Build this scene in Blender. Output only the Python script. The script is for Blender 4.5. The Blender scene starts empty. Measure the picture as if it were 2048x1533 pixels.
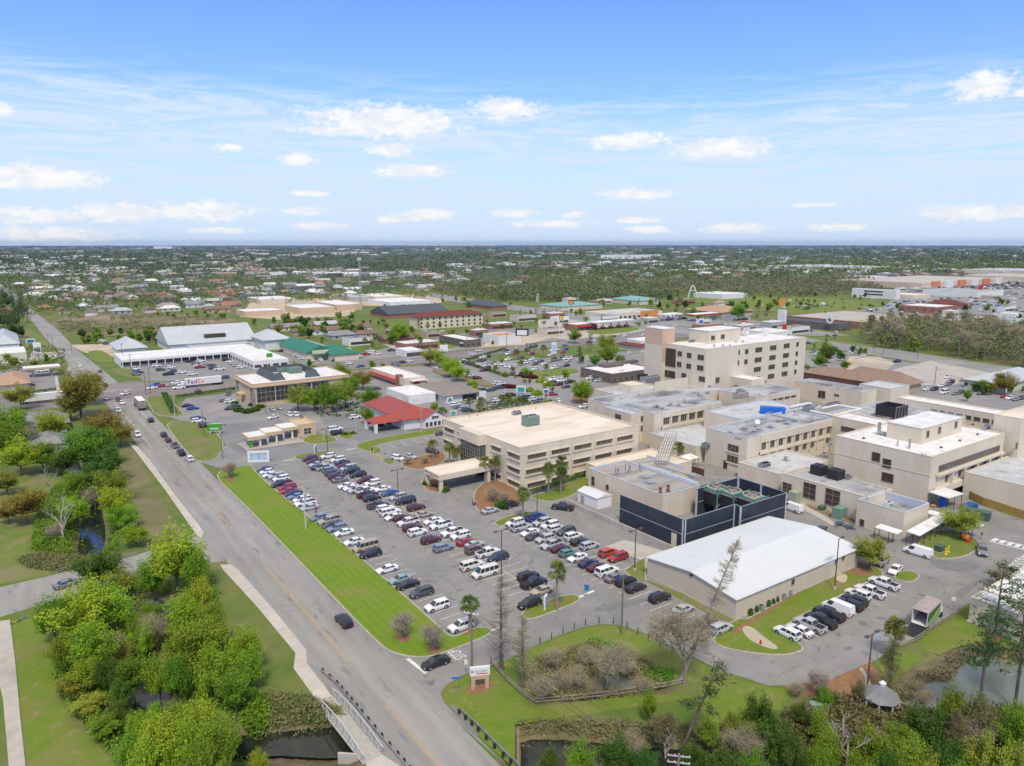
import bpy, math, random
import numpy as np
from mathutils import Vector, Matrix, noise
R = math.radians
random.seed(7); rng = np.random.default_rng(7)
scn = bpy.context.scene
COL = scn.collection
# ---------------------------------------------------------------- camera, world, sun, exposure
FPX, HY, CAMZ = 1480.0, 488.0, 66.0
PITCH = math.atan((766.5-HY)/FPX); YAW = R(35)
cd = bpy.data.cameras.new('camera'); cam = bpy.data.objects.new('camera', cd); COL.objects.link(cam)
cd.sensor_width = 36; cd.lens = FPX/2048*36; cd.clip_start = 1; cd.clip_end = 60000
cam.location = (0, 0, CAMZ); cam.rotation_euler = (R(90)-PITCH, 0, -YAW)
scn.camera = cam
scn.view_settings.view_transform = 'Standard'; scn.view_settings.look = 'None'
scn.view_settings.exposure = 0.58; scn.view_settings.gamma = 1
scn.render.film_transparent = False
cy = scn.cycles
cy.max_bounces = 5; cy.diffuse_bounces = 3; cy.glossy_bounces = 2; cy.transmission_bounces = 2; cy.transparent_max_bounces = 4; cy.volume_bounces = 0
cy.use_denoising = True
SUN_EL, SUN_AZ = 56.0, 212.0   # azimuth: compass-style angle in the scene's plan (from +Y, clockwise)
sd = bpy.data.lights.new('sun', 'SUN'); sun = bpy.data.objects.new('sun', sd); COL.objects.link(sun)
sd.energy = 2.0; sd.angle = R(11); sd.color = (1.0, .925, .77)
_d = Vector((math.sin(R(SUN_AZ))*math.cos(R(SUN_EL)), math.cos(R(SUN_AZ))*math.cos(R(SUN_EL)), math.sin(R(SUN_EL))))
sun.rotation_euler = (-_d).to_track_quat('-Z', 'Y').to_euler()
CP, SP = math.cos(PITCH), math.sin(PITCH); CY_, SY_ = math.cos(YAW), math.sin(YAW)
def ray(x, y):
    u = (x-1024)/FPX; v = (766.5-y)/FPX
    X, Y, Z = u, CP+v*SP, -SP+v*CP
    return X*CY_+Y*SY_, -X*SY_+Y*CY_, Z
def G(x, y, z=0.0):
    a, b, c = ray(x, y); t = (CAMZ-z)/-c
    return Vector((a*t, b*t, z))
def onx(px, x0):      # point of the photo's pixel on a wall standing at x = x0
    a, b, c = ray(*px); t = x0/a; return Vector((x0, b*t, CAMZ+c*t))
def ony(px, y0):
    a, b, c = ray(*px); t = y0/b; return Vector((a*t, y0, CAMZ+c*t))
def proj(p):
    X = p[0]*CY_-p[1]*SY_; Y = p[0]*SY_+p[1]*CY_; Z = p[2]-CAMZ
    d = Y*CP-Z*SP
    return (1024+FPX*X/d, 766.5-FPX*(Y*SP+Z*CP)/d)
# ---- sky
W = bpy.data.worlds.new('World'); scn.world = W; W.use_nodes = True
nt = W.node_tree; N = nt.nodes; L = nt.links; N.clear()
def wn(t, **k):
    n = N.new(t)
    for a, b in k.items(): setattr(n, a, b)
    return n
def wm(op, a, b=None, c=None, clamp=False):
    n = N.new('ShaderNodeMath'); n.operation = op; n.use_clamp = clamp
    for i, v in enumerate((a, b, c)):
        if v is None: continue
        if isinstance(v, (int, float)): n.inputs[i].default_value = v
        else: L.new(v, n.inputs[i])
    return n.outputs[0]
sky = wn('ShaderNodeTexSky', sky_type='NISHITA', sun_disc=False, sun_elevation=R(SUN_EL), sun_rotation=R(SUN_AZ), altitude=60, air_density=1.0, dust_density=0.6, ozone_density=2.5)
tc = wn('ShaderNodeTexCoord'); sep = wn('ShaderNodeSeparateXYZ'); L.new(tc.outputs['Generated'], sep.inputs[0])
az = wm('MULTIPLY', wm('ARCTAN2', sep.outputs[0], sep.outputs[1]), 57.2958)
el = wm('MULTIPLY', wm('ARCSINE', sep.outputs[2]), 57.2958)
cmb = wn('ShaderNodeCombineXYZ'); L.new(az, cmb.inputs[0]); L.new(el, cmb.inputs[1])
def wnoise(sx, sy, det, rough, off=0.0, dist=0.0):
    mp = wn('ShaderNodeMapping'); mp.inputs['Scale'].default_value = (sx, sy, 1); mp.inputs['Location'].default_value = (off, off, off)
    L.new(cmb.outputs[0], mp.inputs[0]); nn = wn('ShaderNodeTexNoise'); nn.inputs['Scale'].default_value = 1; nn.inputs['Detail'].default_value = det
    nn.inputs['Roughness'].default_value = rough; nn.inputs['Distortion'].default_value = dist; L.new(mp.outputs[0], nn.inputs[0]); return nn.outputs[0]
def maprange(v, a, b, c=0.0, d=1.0, sm=True):
    n = wn('ShaderNodeMapRange'); n.interpolation_type = 'SMOOTHSTEP' if sm else 'LINEAR'
    L.new(v, n.inputs[0]); n.inputs[1].default_value = a; n.inputs[2].default_value = b; n.inputs[3].default_value = c; n.inputs[4].default_value = d
    return n.outputs[0]
n1 = wnoise(.05, .5, 6, .66, 3.1, .8); n2 = wnoise(.11, 1.1, 8, .7, 9.7, 1.4); n3 = wnoise(.5, 1.1, 6, .62, 21.0, .3)
elt = wm('ADD', el, wm('MULTIPLY', wm('SUBTRACT', n1, .5), 3.6))
elt = wm('ADD', elt, wm('MULTIPLY', wm('ABSOLUTE', wm('SUBTRACT', az, 42)), -.022))
veil = maprange(elt, 10.8, 7.6, 0.0, .42)
veil2 = maprange(el, 9.5, .5, 0.0, .30)
streak = wm('MULTIPLY', maprange(n2, .40, .66), maprange(elt, 12.5, 8.0, 0, .62))
low = maprange(el, 20, 9, 0, .10)
vv = wm('ADD', wm('ADD', veil, veil2), wm('ADD', streak, low)); vv = wm('MINIMUM', vv, .97)
# cumulus: each cloud has its own direction and angular size
CL = [(775,243,165,34),(690,262,90,12),(1012,217,70,22),(1258,284,80,18),(1435,298,112,22),(1968,172,52,26),(780,300,50,13),(596,318,40,12),(820,343,78,14),(456,296,26,10),
      (1274,389,74,13),(400,424,105,20),(240,425,80,20),(60,355,110,24),(20,345,40,14),(620,388,36,8),(608,422,52,9),(850,430,66,13),(1030,427,54,9),(1148,431,30,8),(1925,425,72,17),
      (2030,424,30,14),(640,452,60,9),(1470,456,70,12),(1300,460,52,9),(1100,448,80,9),(70,430,90,16),(100,470,120,16),(1275,441,52,8),(0,216,20,14),(2046,185,12,8),(1680,455,60,9),(790,440,45,7),(440,461,60,7),(1620,410,50,5)]
cum = None
for (cx, cyy, w, h) in CL:
    r = Vector(ray(cx, cyy)).normalized(); a0 = math.degrees(math.atan2(r.x, r.y)); e0 = math.degrees(math.asin(r.z))
    wa = w/FPX*62; ha = h/FPX*57.3
    dx = wm('DIVIDE', wm('SUBTRACT', az, a0), wa); dy = wm('DIVIDE', wm('SUBTRACT', el, e0), ha)
    dd = wm('SQRT', wm('ADD', wm('MULTIPLY', dx, dx), wm('MULTIPLY', dy, dy)))
    m = wm('SUBTRACT', 1.0, dd)
    cum = m if cum is None else wm('MAXIMUM', cum, m)
n4 = wnoise(1.2, 2.3, 8, .66, 5.5, .3)
cm = maprange(wm('ADD', cum, wm('MULTIPLY', wm('SUBTRACT', n4, .5), 2.1)), -.10, .62, 0, .97)
skyc = wn('ShaderNodeVectorMath', operation='MULTIPLY'); L.new(sky.outputs[0], skyc.inputs[0]); skyc.inputs[1].default_value = (.070, .095, .188)
mx = wn('ShaderNodeMix', data_type='RGBA'); L.new(vv, mx.inputs[0]); L.new(skyc.outputs[0], mx.inputs[6]); mx.inputs[7].default_value = (.46, .55, .66, 1)
mx2 = wn('ShaderNodeMix', data_type='RGBA'); L.new(cm, mx2.inputs[0]); L.new(mx.outputs[2], mx2.inputs[6])
shade = wn('ShaderNodeMix', data_type='RGBA'); L.new(maprange(n3, .35, .62), shade.inputs[0]); shade.inputs[6].default_value = (.56, .59, .635, 1); shade.inputs[7].default_value = (.68, .67, .66, 1)
L.new(shade.outputs[2], mx2.inputs[7])
mx3 = wn('ShaderNodeMix', data_type='RGBA'); L.new(maprange(el, 19, 34, 0, .82), mx3.inputs[0]); L.new(mx2.outputs[2], mx3.inputs[6]); mx3.inputs[7].default_value = (.50, .47, .405, 1)   # unseen cloud layer added overhead to brighten and warm the light
bg = wn('ShaderNodeBackground'); L.new(mx3.outputs[2], bg.inputs[0]); bg.inputs[1].default_value = 1.0
wo = wn('ShaderNodeOutputWorld'); L.new(bg.outputs[0], wo.inputs[0])
W.cycles.sampling_method = 'MANUAL'; W.cycles.sample_map_resolution = 512
# ---------------------------------------------------------------- materials
MATS = {}
def mat(name, c1, c2=None, sc=1.0, rough=.85, spots=None, c3=None, sc3=.1, lo=.35, hi=.65, metal=0, spec=.3, bump=0, coord='Object', stretch=None, det=4, transl=0, rnd=0.0, coat=0, wave=None):
    if name in MATS: return MATS[name]
    m = bpy.data.materials.new(name); m.use_nodes = True; t = m.node_tree; b = t.nodes['Principled BSDF']
    b.inputs['Roughness'].default_value = rough; b.inputs['Metallic'].default_value = metal; b.inputs['Specular IOR Level'].default_value = spec
    if coat: b.inputs['Coat Weight'].default_value = coat; b.inputs['Coat Roughness'].default_value = .08
    col = None
    b.inputs['Base Color'].default_value = (*c1, 1)
    def tex(scale, d=det):
        tcn = t.nodes.new('ShaderNodeTexCoord'); nz = t.nodes.new('ShaderNodeTexNoise'); nz.inputs['Scale'].default_value = scale; nz.inputs['Detail'].default_value = d; nz.inputs['Roughness'].default_value = .6
        src = tcn.outputs[coord] if coord != 'World' else None
        if coord == 'World':
            g = t.nodes.new('ShaderNodeNewGeometry'); src = g.outputs['Position']
        if stretch:
            mp = t.nodes.new('ShaderNodeMapping'); mp.inputs['Scale'].default_value = stretch; t.links.new(src, mp.inputs[0]); src = mp.outputs[0]
        t.links.new(src, nz.inputs[0]); return nz.outputs[0], src
    if c2 is not None:
        f, src = tex(sc); mr = t.nodes.new('ShaderNodeMapRange'); t.links.new(f, mr.inputs[0]); mr.inputs[1].default_value = lo; mr.inputs[2].default_value = hi
        mixn = t.nodes.new('ShaderNodeMix'); mixn.data_type = 'RGBA'; t.links.new(mr.outputs[0], mixn.inputs[0]); mixn.inputs[6].default_value = (*c1, 1); mixn.inputs[7].default_value = (*c2, 1)
        col = mixn.outputs[2]
        if c3 is not None:
            f3, _ = tex(sc3); mr3 = t.nodes.new('ShaderNodeMapRange'); t.links.new(f3, mr3.inputs[0]); mr3.inputs[1].default_value = .48; mr3.inputs[2].default_value = .68
            m3 = t.nodes.new('ShaderNodeMix'); m3.data_type = 'RGBA'; t.links.new(mr3.outputs[0], m3.inputs[0]); t.links.new(col, m3.inputs[6]); m3.inputs[7].default_value = (*c3, 1); col = m3.outputs[2]
        if spots:
            f4, _ = tex(spots[0], 3); mr4 = t.nodes.new('ShaderNodeMapRange'); t.links.new(f4, mr4.inputs[0]); mr4.inputs[1].default_value = spots[1]; mr4.inputs[2].default_value = spots[2]; mr4.inputs[4].default_value = spots[4] if len(spots) > 4 else .7
            m4 = t.nodes.new('ShaderNodeMix'); m4.data_type = 'RGBA'; t.links.new(mr4.outputs[0], m4.inputs[0]); t.links.new(col, m4.inputs[6]); m4.inputs[7].default_value = (*spots[3], 1); col = m4.outputs[2]
        if bump:
            bp = t.nodes.new('ShaderNodeBump'); bp.inputs['Strength'].default_value = bump; bp.inputs['Distance'].default_value = .1; t.links.new(f, bp.inputs['Height']); t.links.new(bp.outputs[0], b.inputs['Normal'])
    if wave:      # (axis vector, period m, amount): panel joints, ribs, mower stripes
        g = t.nodes.new('ShaderNodeNewGeometry'); dp = t.nodes.new('ShaderNodeVectorMath'); dp.operation = 'DOT_PRODUCT'; t.links.new(g.outputs['Position'], dp.inputs[0]); dp.inputs[1].default_value = wave[0]
        a = t.nodes.new('ShaderNodeMath'); a.operation = 'DIVIDE'; t.links.new(dp.outputs['Value'], a.inputs[0]); a.inputs[1].default_value = wave[1]
        fr = t.nodes.new('ShaderNodeMath'); fr.operation = 'PINGPONG'; t.links.new(a.outputs[0], fr.inputs[0]); fr.inputs[1].default_value = .5
        mrw = t.nodes.new('ShaderNodeMapRange'); t.links.new(fr.outputs[0], mrw.inputs[0]); mrw.inputs[1].default_value = wave[3] if len(wave) > 3 else .1; mrw.inputs[2].default_value = wave[4] if len(wave) > 4 else .4; mrw.inputs[3].default_value = 1-wave[2]; mrw.inputs[4].default_value = 1.0
        vm = t.nodes.new('ShaderNodeVectorMath'); vm.operation = 'SCALE'
        if col is None: vm.inputs[0].default_value = c1
        else: t.links.new(col, vm.inputs[0])
        t.links.new(mrw.outputs[0], vm.inputs['Scale']); col = vm.outputs[0]
    if rnd:
        oi = t.nodes.new('ShaderNodeObjectInfo'); hs = t.nodes.new('ShaderNodeHueSaturation')
        mh = t.nodes.new('ShaderNodeMapRange'); t.links.new(oi.outputs['Random'], mh.inputs[0]); mh.inputs[3].default_value = .5-rnd*.12; mh.inputs[4].default_value = .5+rnd*.06
        mv = t.nodes.new('ShaderNodeMapRange'); m7 = t.nodes.new('ShaderNodeMath'); m7.operation = 'FRACT'; m8 = t.nodes.new('ShaderNodeMath'); m8.operation = 'MULTIPLY'; m8.inputs[1].default_value = 17.3
        t.links.new(oi.outputs['Random'], m8.inputs[0]); t.links.new(m8.outputs[0], m7.inputs[0]); t.links.new(m7.outputs[0], mv.inputs[0]); mv.inputs[3].default_value = 1-rnd*.45; mv.inputs[4].default_value = 1+rnd*.35
        t.links.new(mh.outputs[0], hs.inputs['Hue']); t.links.new(mv.outputs[0], hs.inputs['Value'])
        if col is None: hs.inputs['Color'].default_value = (*c1, 1)
        else: t.links.new(col, hs.inputs['Color'])
        col = hs.outputs[0]
    if col is not None: t.links.new(col, b.inputs['Base Color'])
    if transl:
        tr = t.nodes.new('ShaderNodeBsdfTranslucent'); ms = t.nodes.new('ShaderNodeMixShader'); ms.inputs[0].default_value = transl
        if col is not None: t.links.new(col, tr.inputs[0])
        else: tr.inputs[0].default_value = (*c1, 1)
        out = t.nodes['Material Output']; t.links.new(b.outputs[0], ms.inputs[1]); t.links.new(tr.outputs[0], ms.inputs[2]); t.links.new(ms.outputs[0], out.inputs[0])
    MATS[name] = m; return m
# ---------------------------------------------------------------- mesh builder
class MB:
    def __init__(s): s.v = []; s.f = []; s.m = []
    def add(s, vs, fs, m=0):
        n = len(s.v); s.v += [tuple(v) for v in vs]; s.f += [tuple(i+n for i in f) for f in fs]; s.m += [m]*len(fs); return s
    def box(s, x0, x1, y0, y1, z0, z1, m=0):
        return s.add([(x0,y0,z0),(x1,y0,z0),(x1,y1,z0),(x0,y1,z0),(x0,y0,z1),(x1,y0,z1),(x1,y1,z1),(x0,y1,z1)], [(0,3,2,1),(4,5,6,7),(0,1,5,4),(1,2,6,5),(2,3,7,6),(3,0,4,7)], m)
    def beam(s, p, q, w, h=None, m=0):
        h = h or w; p = Vector(p); q = Vector(q); d = (q-p).normalized(); up = Vector((0,0,1)) if abs(d.z) < .95 else Vector((1,0,0))
        a = d.cross(up).normalized()*w/2; b = a.cross(d).normalized()*h/2
        vs = [p-a-b, p+a-b, p+a+b, p-a+b, q-a-b, q+a-b, q+a+b, q-a+b]
        return s.add(vs, [(0,3,2,1),(4,5,6,7),(0,1,5,4),(1,2,6,5),(2,3,7,6),(3,0,4,7)], m)
    def tube(s, p, q, r0, r1=None, n=8, m=0, cap=True):
        r1 = r0 if r1 is None else r1; p = Vector(p); q = Vector(q); d = (q-p).normalized(); up = Vector((0,0,1)) if abs(d.z) < .95 else Vector((1,0,0))
        a = d.cross(up).normalized(); b = a.cross(d)
        vs = [p+(a*math.cos(t)+b*math.sin(t))*r0 for t in [2*math.pi*i/n for i in range(n)]] + [q+(a*math.cos(t)+b*math.sin(t))*r1 for t in [2*math.pi*i/n for i in range(n)]]
        fs = [(i, (i+1) % n, n+(i+1) % n, n+i) for i in range(n)]
        if cap: fs += [tuple(range(n-1, -1, -1)), tuple(range(n, 2*n))]
        return s.add(vs, fs, m)
    def prism(s, pts, z0, z1, m=0):      # pts: xy polygon
        n = len(pts); ar = sum(pts[i][0]*pts[(i+1)%n][1]-pts[(i+1)%n][0]*pts[i][1] for i in range(n))
        if ar < 0: pts = pts[::-1]
        vs = [(p[0],p[1],z0) for p in pts]+[(p[0],p[1],z1) for p in pts]
        return s.add(vs, [tuple(range(n-1,-1,-1)), tuple(range(n,2*n))]+[(i,(i+1)%n,n+(i+1)%n,n+i) for i in range(n)], m)
    def ell(s, c, rx, ry, rz, n=10, k=6, m=0, z_lo=-1.0):
        vs = []; fs = []
        for j in range(k+1):
            ph = -math.pi/2 + math.pi*j/k; zz = max(math.sin(ph), z_lo)
            for i in range(n):
                t = 2*math.pi*i/n; vs.append((c[0]+rx*math.cos(ph)*math.cos(t), c[1]+ry*math.cos(ph)*math.sin(t), c[2]+rz*zz))
        for j in range(k):
            for i in range(n): fs.append((j*n+i, j*n+(i+1)%n, (j+1)*n+(i+1)%n, (j+1)*n+i))
        return s.add(vs, fs, m)
    def mesh(s, name, mats, smooth=False, ang=35):
        me = bpy.data.meshes.new(name); me.from_pydata(s.v, [], s.f)
        for x in mats: me.materials.append(x)
        if len(mats) > 1: me.polygons.foreach_set('material_index', s.m)
        if smooth:
            me.polygons.foreach_set('use_smooth', [True]*len(me.polygons)); me.set_sharp_from_angle(angle=R(ang))
        me.update(); return me
def link(me, name, parent=None, loc=(0,0,0), rz=0):
    o = bpy.data.objects.new(name, me); COL.objects.link(o); o.location = loc
    if rz: o.rotation_euler = (0, 0, rz)
    if parent: o.parent = parent
    return o
def build(mb, name, mats, parent=None, loc=(0,0,0), smooth=False, ang=35):
    if not isinstance(mats, (list, tuple)): mats = [mats]
    return link(mb.mesh(name, mats, smooth, ang), name, parent, loc)
def wbuild(mb, name, mats, parent, smooth=False):   # mesh given in world coordinates, stored under its parent
    p = parent.location; mb.v = [(a-p.x, b-p.y, c-p.z) for a, b, c in mb.v]
    return build(mb, name, mats, parent, (0,0,0), smooth)
def tag(o, label, cat, group=None, kind=None):
    if label: o['label'] = label
    if cat: o['category'] = cat
    if group: o['group'] = group
    if kind: o['kind'] = kind
    return o
def root(name, loc, label, cat, group=None, rz=0):
    o = bpy.data.objects.new(name, None); COL.objects.link(o); o.location = loc; o.rotation_euler = (0,0,rz); o.empty_display_size = .1
    return tag(o, label, cat, group)
def struct(mb, name, m): o = build(mb, name, m); o['kind'] = 'structure'; return o
def ctree(o, parent=None):
    c = o.copy(); COL.objects.link(c); c.parent = parent
    for ch in KIDS.get(o.name, ()): ctree(ch, c)
    return c
KIDS = {}
def kids(o, lst): KIDS[o.name] = lst
# things whose labels are finished at the end: place phrase, order from the left in the picture
REG = []
def reg(o, desc, place, cat, group, key=None):
    o['category'] = cat; o['group'] = group
    REG.append((o, desc, place, key if key is not None else proj(o.location)[0]))
ORD = ['', 'first', 'second', 'third', 'fourth', 'fifth', 'sixth', 'seventh', 'eighth', 'ninth', 'tenth', 'eleventh', 'twelfth', 'thirteenth', 'fourteenth', 'fifteenth', 'sixteenth', 'seventeenth', 'eighteenth', 'nineteenth', 'twentieth']
def ordw(i):
    if i < len(ORD): return ORD[i]
    return '%d%s' % (i, 'th' if 10 <= i % 100 <= 20 else {1: 'st', 2: 'nd', 3: 'rd'}.get(i % 10, 'th'))
def inpoly(p, poly):
    x, y = p[0], p[1]; c = False; j = len(poly)-1
    for i in range(len(poly)):
        if (poly[i][1] > y) != (poly[j][1] > y) and x < (poly[j][0]-poly[i][0])*(y-poly[i][1])/(poly[j][1]-poly[i][1])+poly[i][0]: c = not c
        j = i
    return c
def W2(pts, z=0): return [(G(*p, z).x, G(*p, z).y) for p in pts]
# ---------------------------------------------------------------- ground, water, roads
M_ground = mat('ground_grass', (.095,.16,.022), (.155,.175,.045), .09, .95, c3=(.21,.175,.085), sc3=.035, coord='World', det=8, lo=.42, hi=.64, spots=(.35,.58,.7,(.10,.13,.03)))
M_far = mat('ground_far', (.05,.075,.035), (.12,.13,.08), .006, 1, c3=(.045,.07,.04), sc3=.0016, coord='World', det=10)
M_lawn = mat('lawn', (.125,.235,.010), (.175,.245,.018), .5, .9, coord='World', c3=(.20,.225,.04), sc3=.10, wave=((1,0,0), 1.5, .08, .1, .4), det=8, spots=(.8,.62,.72,(.23,.215,.07)))
M_grass = mat('grass_patch', (.11,.18,.02), (.18,.195,.05), .22, .9, coord='World', c3=(.22,.185,.09), sc3=.09, det=8, spots=(.6,.58,.68,(.27,.21,.13)))
M_dry = mat('dry_grass', (.19,.17,.085), (.13,.14,.045), .12, .95, coord='World', c3=(.25,.2,.14), sc3=.05, det=7)
M_green = mat('bright_grass', (.115,.195,.014), (.165,.205,.028), .4, .9, coord='World', c3=(.195,.19,.055), sc3=.09, det=8, spots=(.6,.58,.68,(.25,.20,.11)))
M_road = mat('asphalt_road', (.285,.275,.255), (.34,.33,.305), .35, .9, coord='World', c3=(.245,.237,.22), sc3=.09, det=7, stretch=(1,.16,1), wave=((1,0,0),3.1,.07,.12,.4), spots=(.5,.60,.66,(.19,.185,.18)))
M_lot = mat('asphalt_lot', (.238,.231,.217), (.28,.272,.255), .30, .9, coord='World', c3=(.205,.20,.19), sc3=.06, det=8, spots=(.42,.61,.68,(.13,.125,.12)))
M_lot2 = mat('asphalt_old', (.27,.265,.255), (.22,.22,.218), .15, .9, coord='World', c3=(.33,.31,.28), sc3=.04, det=8)
M_darkasph = mat('asphalt_patched', (.165,.17,.175), (.23,.232,.235), .10, .9, coord='World', c3=(.26,.255,.25), sc3=.04, det=8)
M_brown = mat('asphalt_brown', (.20,.175,.165), (.24,.215,.205), .12, .9, coord='World', c3=(.27,.25,.24), sc3=.03, det=6)
M_conc = mat('concrete', (.42,.385,.33), (.48,.45,.395), .6, .9, coord='World', c3=(.35,.32,.27), sc3=.12, det=6)
M_walk = mat('sidewalk_concrete', (.53,.48,.42), (.45,.41,.355), .5, .9, coord='World', c3=(.58,.53,.47), sc3=.15, det=6, wave=((0,1,0), 1.6, .18, 0, .03))
M_kerb = mat('kerb', (.47,.44,.38), (.36,.34,.29), .8, .9, coord='World')
M_mulch = mat('mulch', (.22,.11,.055), (.30,.17,.09), 1.3, .95, coord='World', det=5)
M_sand = mat('sand', (.55,.47,.36), (.42,.35,.25), .06, .95, coord='World', c3=(.38,.34,.27), sc3=.03, det=7)
M_soil = mat('soil', (.23,.17,.10), (.15,.15,.06), .04, .95, coord='World', c3=(.33,.25,.18), sc3=.015, det=8)
M_bank = mat('pond_bank', (.15,.115,.065), (.20,.17,.10), .5, .95, coord='World', c3=(.11,.12,.05), sc3=.2, det=6)
M_white = mat('paint_white', (.72,.72,.70), (.5,.5,.49), 1.5, .8, coord='World', lo=.45, hi=.8)
M_yellow = mat('paint_yellow', (.62,.36,.07), (.42,.33,.17), .8, .8, coord='World')
M_water = mat('water', (.014,.018,.014), (.03,.033,.022), .6, .05, spec=.6, coord='World', bump=.02)
M_pond = mat('pond_water', (.13,.16,.13), (.18,.20,.165), .12, .12, spec=.7, coord='World')
canal = [[(110,905),(150,900),(176,955),(196,985),(208,1030),(212,1075),(200,1108),(172,1112),(150,1108),(158,1060),(165,1010),(160,975)],
 [(300,1178),(338,1195),(352,1220),(322,1238),(305,1262),(316,1300),(332,1360),(352,1400),(372,1440),(400,1462),(470,1455),(560,1448),(610,1440),(690,1438),(738,1452),(735,1470),(700,1512),(640,1513),(560,1508),(470,1512),(400,1522),(350,1488),(282,1486),(262,1440),(262,1380),(238,1355),(226,1320),(244,1292),(268,1255),(285,1225)],
 [(1040,1462),(1120,1462),(1300,1478),(1500,1490),(1800,1500),(2100,1510),(2300,1700),(1600,1700),(1100,1640),(1040,1560)]]
ponds = [[(1188,1334),(1218,1322),(1238,1305),(1250,1312),(1242,1332),(1262,1345),(1300,1352),(1314,1366),(1308,1379),(1270,1384),(1220,1388),(1150,1390),(1130,1378),(1160,1365),(1200,1358)],
 [(1806,1388),(1800,1402),(1816,1417),(1886,1424),(1950,1420),(2030,1412),(2200,1400),(2200,1325),(2060,1333),(2000,1318),(1978,1305),(1956,1300),(1926,1308),(1904,1323),(1896,1350),(1846,1347),(1818,1368)]]
wl = [W2(p) for p in canal]+[W2(p) for p in ponds]
def segd(p, poly):
    px, py = p; best = 1e9; n = len(poly)
    for i in range(n):
        x1, y1 = poly[i]; x2, y2 = poly[(i+1)%n]; dx, dy = x2-x1, y2-y1; t = max(0, min(1, ((px-x1)*dx+(py-y1)*dy)/(dx*dx+dy*dy+1e-9)))
        d = math.hypot(px-x1-t*dx, py-y1-t*dy)
        if d < best: best = d
    return best
bbs = [(min(p[0] for p in w)-4, max(p[0] for p in w)+4, min(p[1] for p in w)-4, max(p[1] for p in w)+4) for w in wl]
def gz(x, y):
    z = 0
    for k, w in enumerate(wl):
        b = bbs[k]
        if b[0] < x < b[1] and b[2] < y < b[3]:
            ins = inpoly((x,y), w); d = segd((x,y), w); D = 2.2 if k < 3 else 1.1
            v = -D*(1 if ins and d > 1.5 else (.55+.45*d/1.5 if ins else max(0, .55-.55*d/2.6)))
            z = min(z, v)
    return z
gx = [-30000,-12000,-5000,-2000,-1000,-500,-250]+list(np.arange(-70,-10,5.0))+list(np.arange(-10,190,1.5))+[200,240,300,400,600,1000,2000,5000,12000,30000]
gy = [-2000,-500,-100]+list(np.arange(0,40,8.0))+list(np.arange(40,262,1.5))+[270,300,400,600,1000,2000,5000,12000,30000]
mb = MB(); nx, ny = len(gx), len(gy)
mb.v = [(float(x), float(y), gz(x,y) if (-70 < x < 190 and 30 < y < 262) else 0.0) for y in gy for x in gx]
for j in range(ny-1):
    for i in range(nx-1):
        far = math.hypot(gx[i], gy[j]) > 900 or math.hypot(gx[i+1], gy[j+1]) > 1500
        zlow = min(mb.v[j*nx+i][2], mb.v[j*nx+i+1][2], mb.v[(j+1)*nx+i][2], mb.v[(j+1)*nx+i+1][2])
        mb.f.append((j*nx+i, j*nx+i+1, (j+1)*nx+i+1, (j+1)*nx+i)); mb.m.append(1 if far else (2 if zlow < -.25 else 0))
g = struct(mb, 'ground', [M_ground, M_far, M_bank])
for p in canal: mb = MB(); q = W2(p, -1.0); struct(mb.add([(a,b,-1.3) for a,b in q], [tuple(range(len(q)))]), 'canal_water', M_water)
for p in ponds: mb = MB(); q = W2(p, -.4); struct(mb.add([(a,b,-.55) for a,b in q], [tuple(range(len(q)))]), 'pond_water', M_pond)
def sheet(name, pts, z, m, px=True, th=0.0):
    q = W2(pts) if px else pts; mb = MB()
    if th: mb.prism(q, z-th, z)
    else:
        n = len(q); ar = sum(q[i][0]*q[(i+1)%n][1]-q[(i+1)%n][0]*q[i][1] for i in range(n)); q = q if ar > 0 else q[::-1]
        mb.add([(a,b,z) for a,b in q], [tuple(range(n))])
    return struct(mb, name, m)
def rect(name, x0, x1, y0, y1, z, m): return sheet(name, [(x0,y0),(x1,y0),(x1,y1),(x0,y1)], z, m, px=False)
def smooth_poly(q, it=2):
    for _ in range(it):
        o = []
        for i in range(len(q)):
            a, b = q[i], q[(i+1)%len(q)]; o += [(a[0]*.75+b[0]*.25, a[1]*.75+b[1]*.25), (a[0]*.25+b[0]*.75, a[1]*.25+b[1]*.75)]
        q = o
    return q
def island(name, pts, m, kerb=True, it=1, base=.04, kw=.28, km=None):
    q = smooth_poly(W2(pts), it); n = len(q)
    ar = sum(q[i][0]*q[(i+1)%n][1]-q[(i+1)%n][0]*q[i][1] for i in range(n)); q = q if ar > 0 else q[::-1]
    sheet(name, q, base+.11, m, px=False)
    if kerb:
        inn = []
        for i in range(n):
            a, b, c = Vector(q[i-1]), Vector(q[i]), Vector(q[(i+1)%n]); d = (c-a).normalized(); inn.append(b+Vector((d.y,-d.x))*kw)
        mb = MB(); vs = []
        for i in range(n): vs += [(q[i][0],q[i][1],base+.13),(inn[i].x,inn[i].y,base+.13),(inn[i].x,inn[i].y,base-.03)]
        fs = []
        for i in range(n):
            j = (i+1)%n; fs += [(3*i,3*i+1,3*j+1,3*j),(3*i+1,3*i+2,3*j+2,3*j+1)]
        mb.add(vs, fs); struct(mb, 'kerb', km or M_kerb)
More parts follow.
